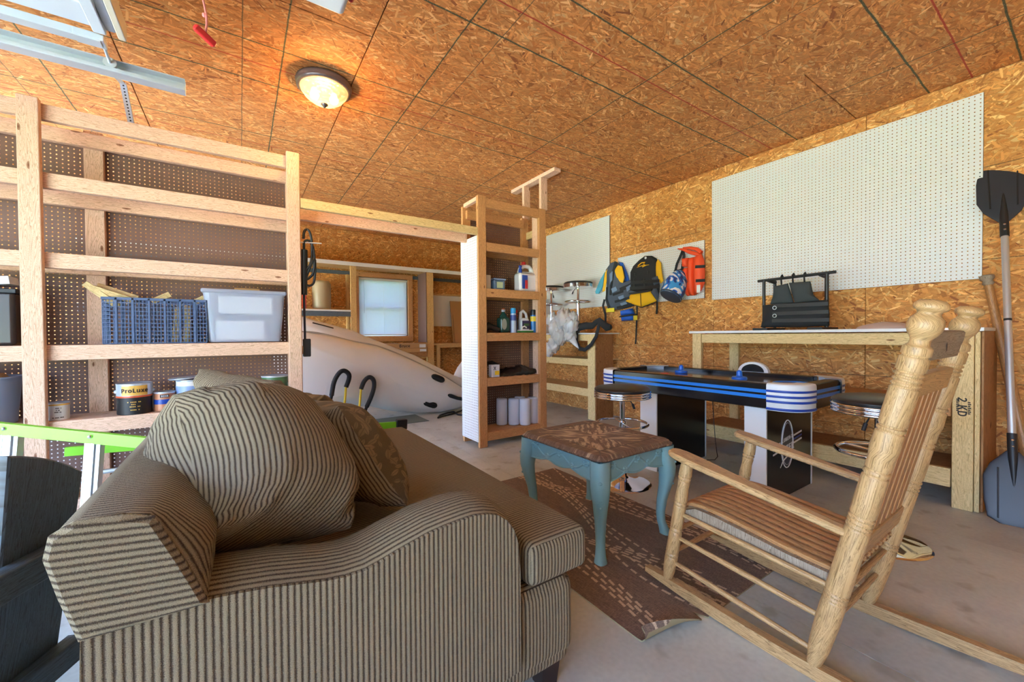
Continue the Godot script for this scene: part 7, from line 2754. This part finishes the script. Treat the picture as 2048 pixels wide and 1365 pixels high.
	b.box(at + Vector3(-0.10, 0.0, -0.012), at + Vector3(0.09, 0.018, 0.012), 0.003)
	part("bristles", b, mat("brush_green", Color8(60, 130, 60), 0.7), t)
	b = MB.new()
	b.box(at + Vector3(-0.10, 0.0182, -0.012), at + Vector3(0.09, 0.028, 0.012), 0.004)
	b.tube([at + Vector3(-0.05, 0.025, 0), at + Vector3(-0.045, 0.055, 0), at + Vector3(-0.015, 0.065, 0), at + Vector3(0.01, 0.05, 0)], 0.008, 8)
	part("handle", b, M.white_paint, t)
	b = MB.new()
	b.tube([Vector3(2.0, ys + 0.03, zc), Vector3(2.04, ys + 0.07, zc), Vector3(2.09, ys + 0.045, zc + 0.02), Vector3(2.14, ys + 0.025, zc + 0.04)], [0.03, 0.04, 0.03, 0.02], 10, true, 0.8)
	single("coiled_tool", b, M.black_plastic, "black hose fitting lying left of the green cleaner bottle", "hose", Vector3(2.06, ys, zc))
	ys = 0.661
	at = Vector3(2.065, ys, zc + 0.06)
	t = thing("glove_box", "small white and yellow box at the edge of the glove shelf", "box", at)
	b = MB.new()
	b.box(at + Vector3(-0.045, 0, -0.03), at + Vector3(0.045, 0.12, 0.03), 0.002)
	part("carton", b, M.white_paint, t)
	b = MB.new()
	b.box(at + Vector3(-0.01, 0.02, 0.0302), at + Vector3(0.04, 0.06, 0.0308), 0)
	part("print_patch", b, M.yellow, t)
	lettering(t, "X", 0.035, Transform3D(Basis(), at + Vector3(-0.01, 0.085, 0.0305)), M.ink)
	b = MB.new()
	b.puff([Vector3(2.11, ys, -3.50), Vector3(2.12, ys, -3.36), Vector3(2.3, ys, -3.345), Vector3(2.48, ys, -3.35), Vector3(2.60, ys, -3.36), Vector3(2.58, ys, -3.52), Vector3(2.35, ys, -3.55)], Vector3.UP, 0.085, 1.5, 0.0, 1.0, 5, noise(47, 0.13, 3), 0.05)
	single("bin_liners", b, mat("liner_black", Color8(22, 22, 24), 0.22), "heap of shiny black bin liners on the narrow shelf", "bag", Vector3(2.35, ys, -3.45))
	b = MB.new()
	b.tube([Vector3(1.99, ys + 0.03, -3.5), Vector3(2.03, ys + 0.12, -3.48), Vector3(2.1, ys + 0.135, -3.47), Vector3(2.16, ys + 0.09, -3.45)], [0.02, 0.022, 0.02, 0.03], 8, true, 0.5)
	single("strap_coil", b, M.black_cloth, "dark strap arching over the small box on the glove shelf", "strap", Vector3(2.07, ys, -3.48))
	# paper rolls
	ys = 0.140
	var pm := mat("paper_wrap", Color8(218, 224, 236), 0.25)
	var rl := thing("paper_roll", "wrapped white paper towel roll on the bottom of the narrow shelf", "paper roll", Vector3(2.44, ys, -3.375), "wrapped paper rolls")
	b = MB.new()
	b.lathe([Vector2(0.05, 0), Vector2(0.056, 0.003), Vector2(0.058, 0.02), Vector2(0.058, 0.255), Vector2(0.054, 0.27), Vector2(0.022, 0.274)], Transform3D(), 28)
	part("wrap", b, pm, rl, true)
	b = MB.new()
	b.lathe([Vector2(0.022, 0.274), Vector2(0.02, 0.268), Vector2(0.0, 0.266)], Transform3D(), 16)
	part("core", b, M.cardboard, rl, true)
	for q in [[2.35, -3.45], [2.56, -3.40], [2.25, -3.525], [2.47, -3.51]]:
		copy(rl, Vector3(q[0], ys, q[1]), q[0] * 3.0)
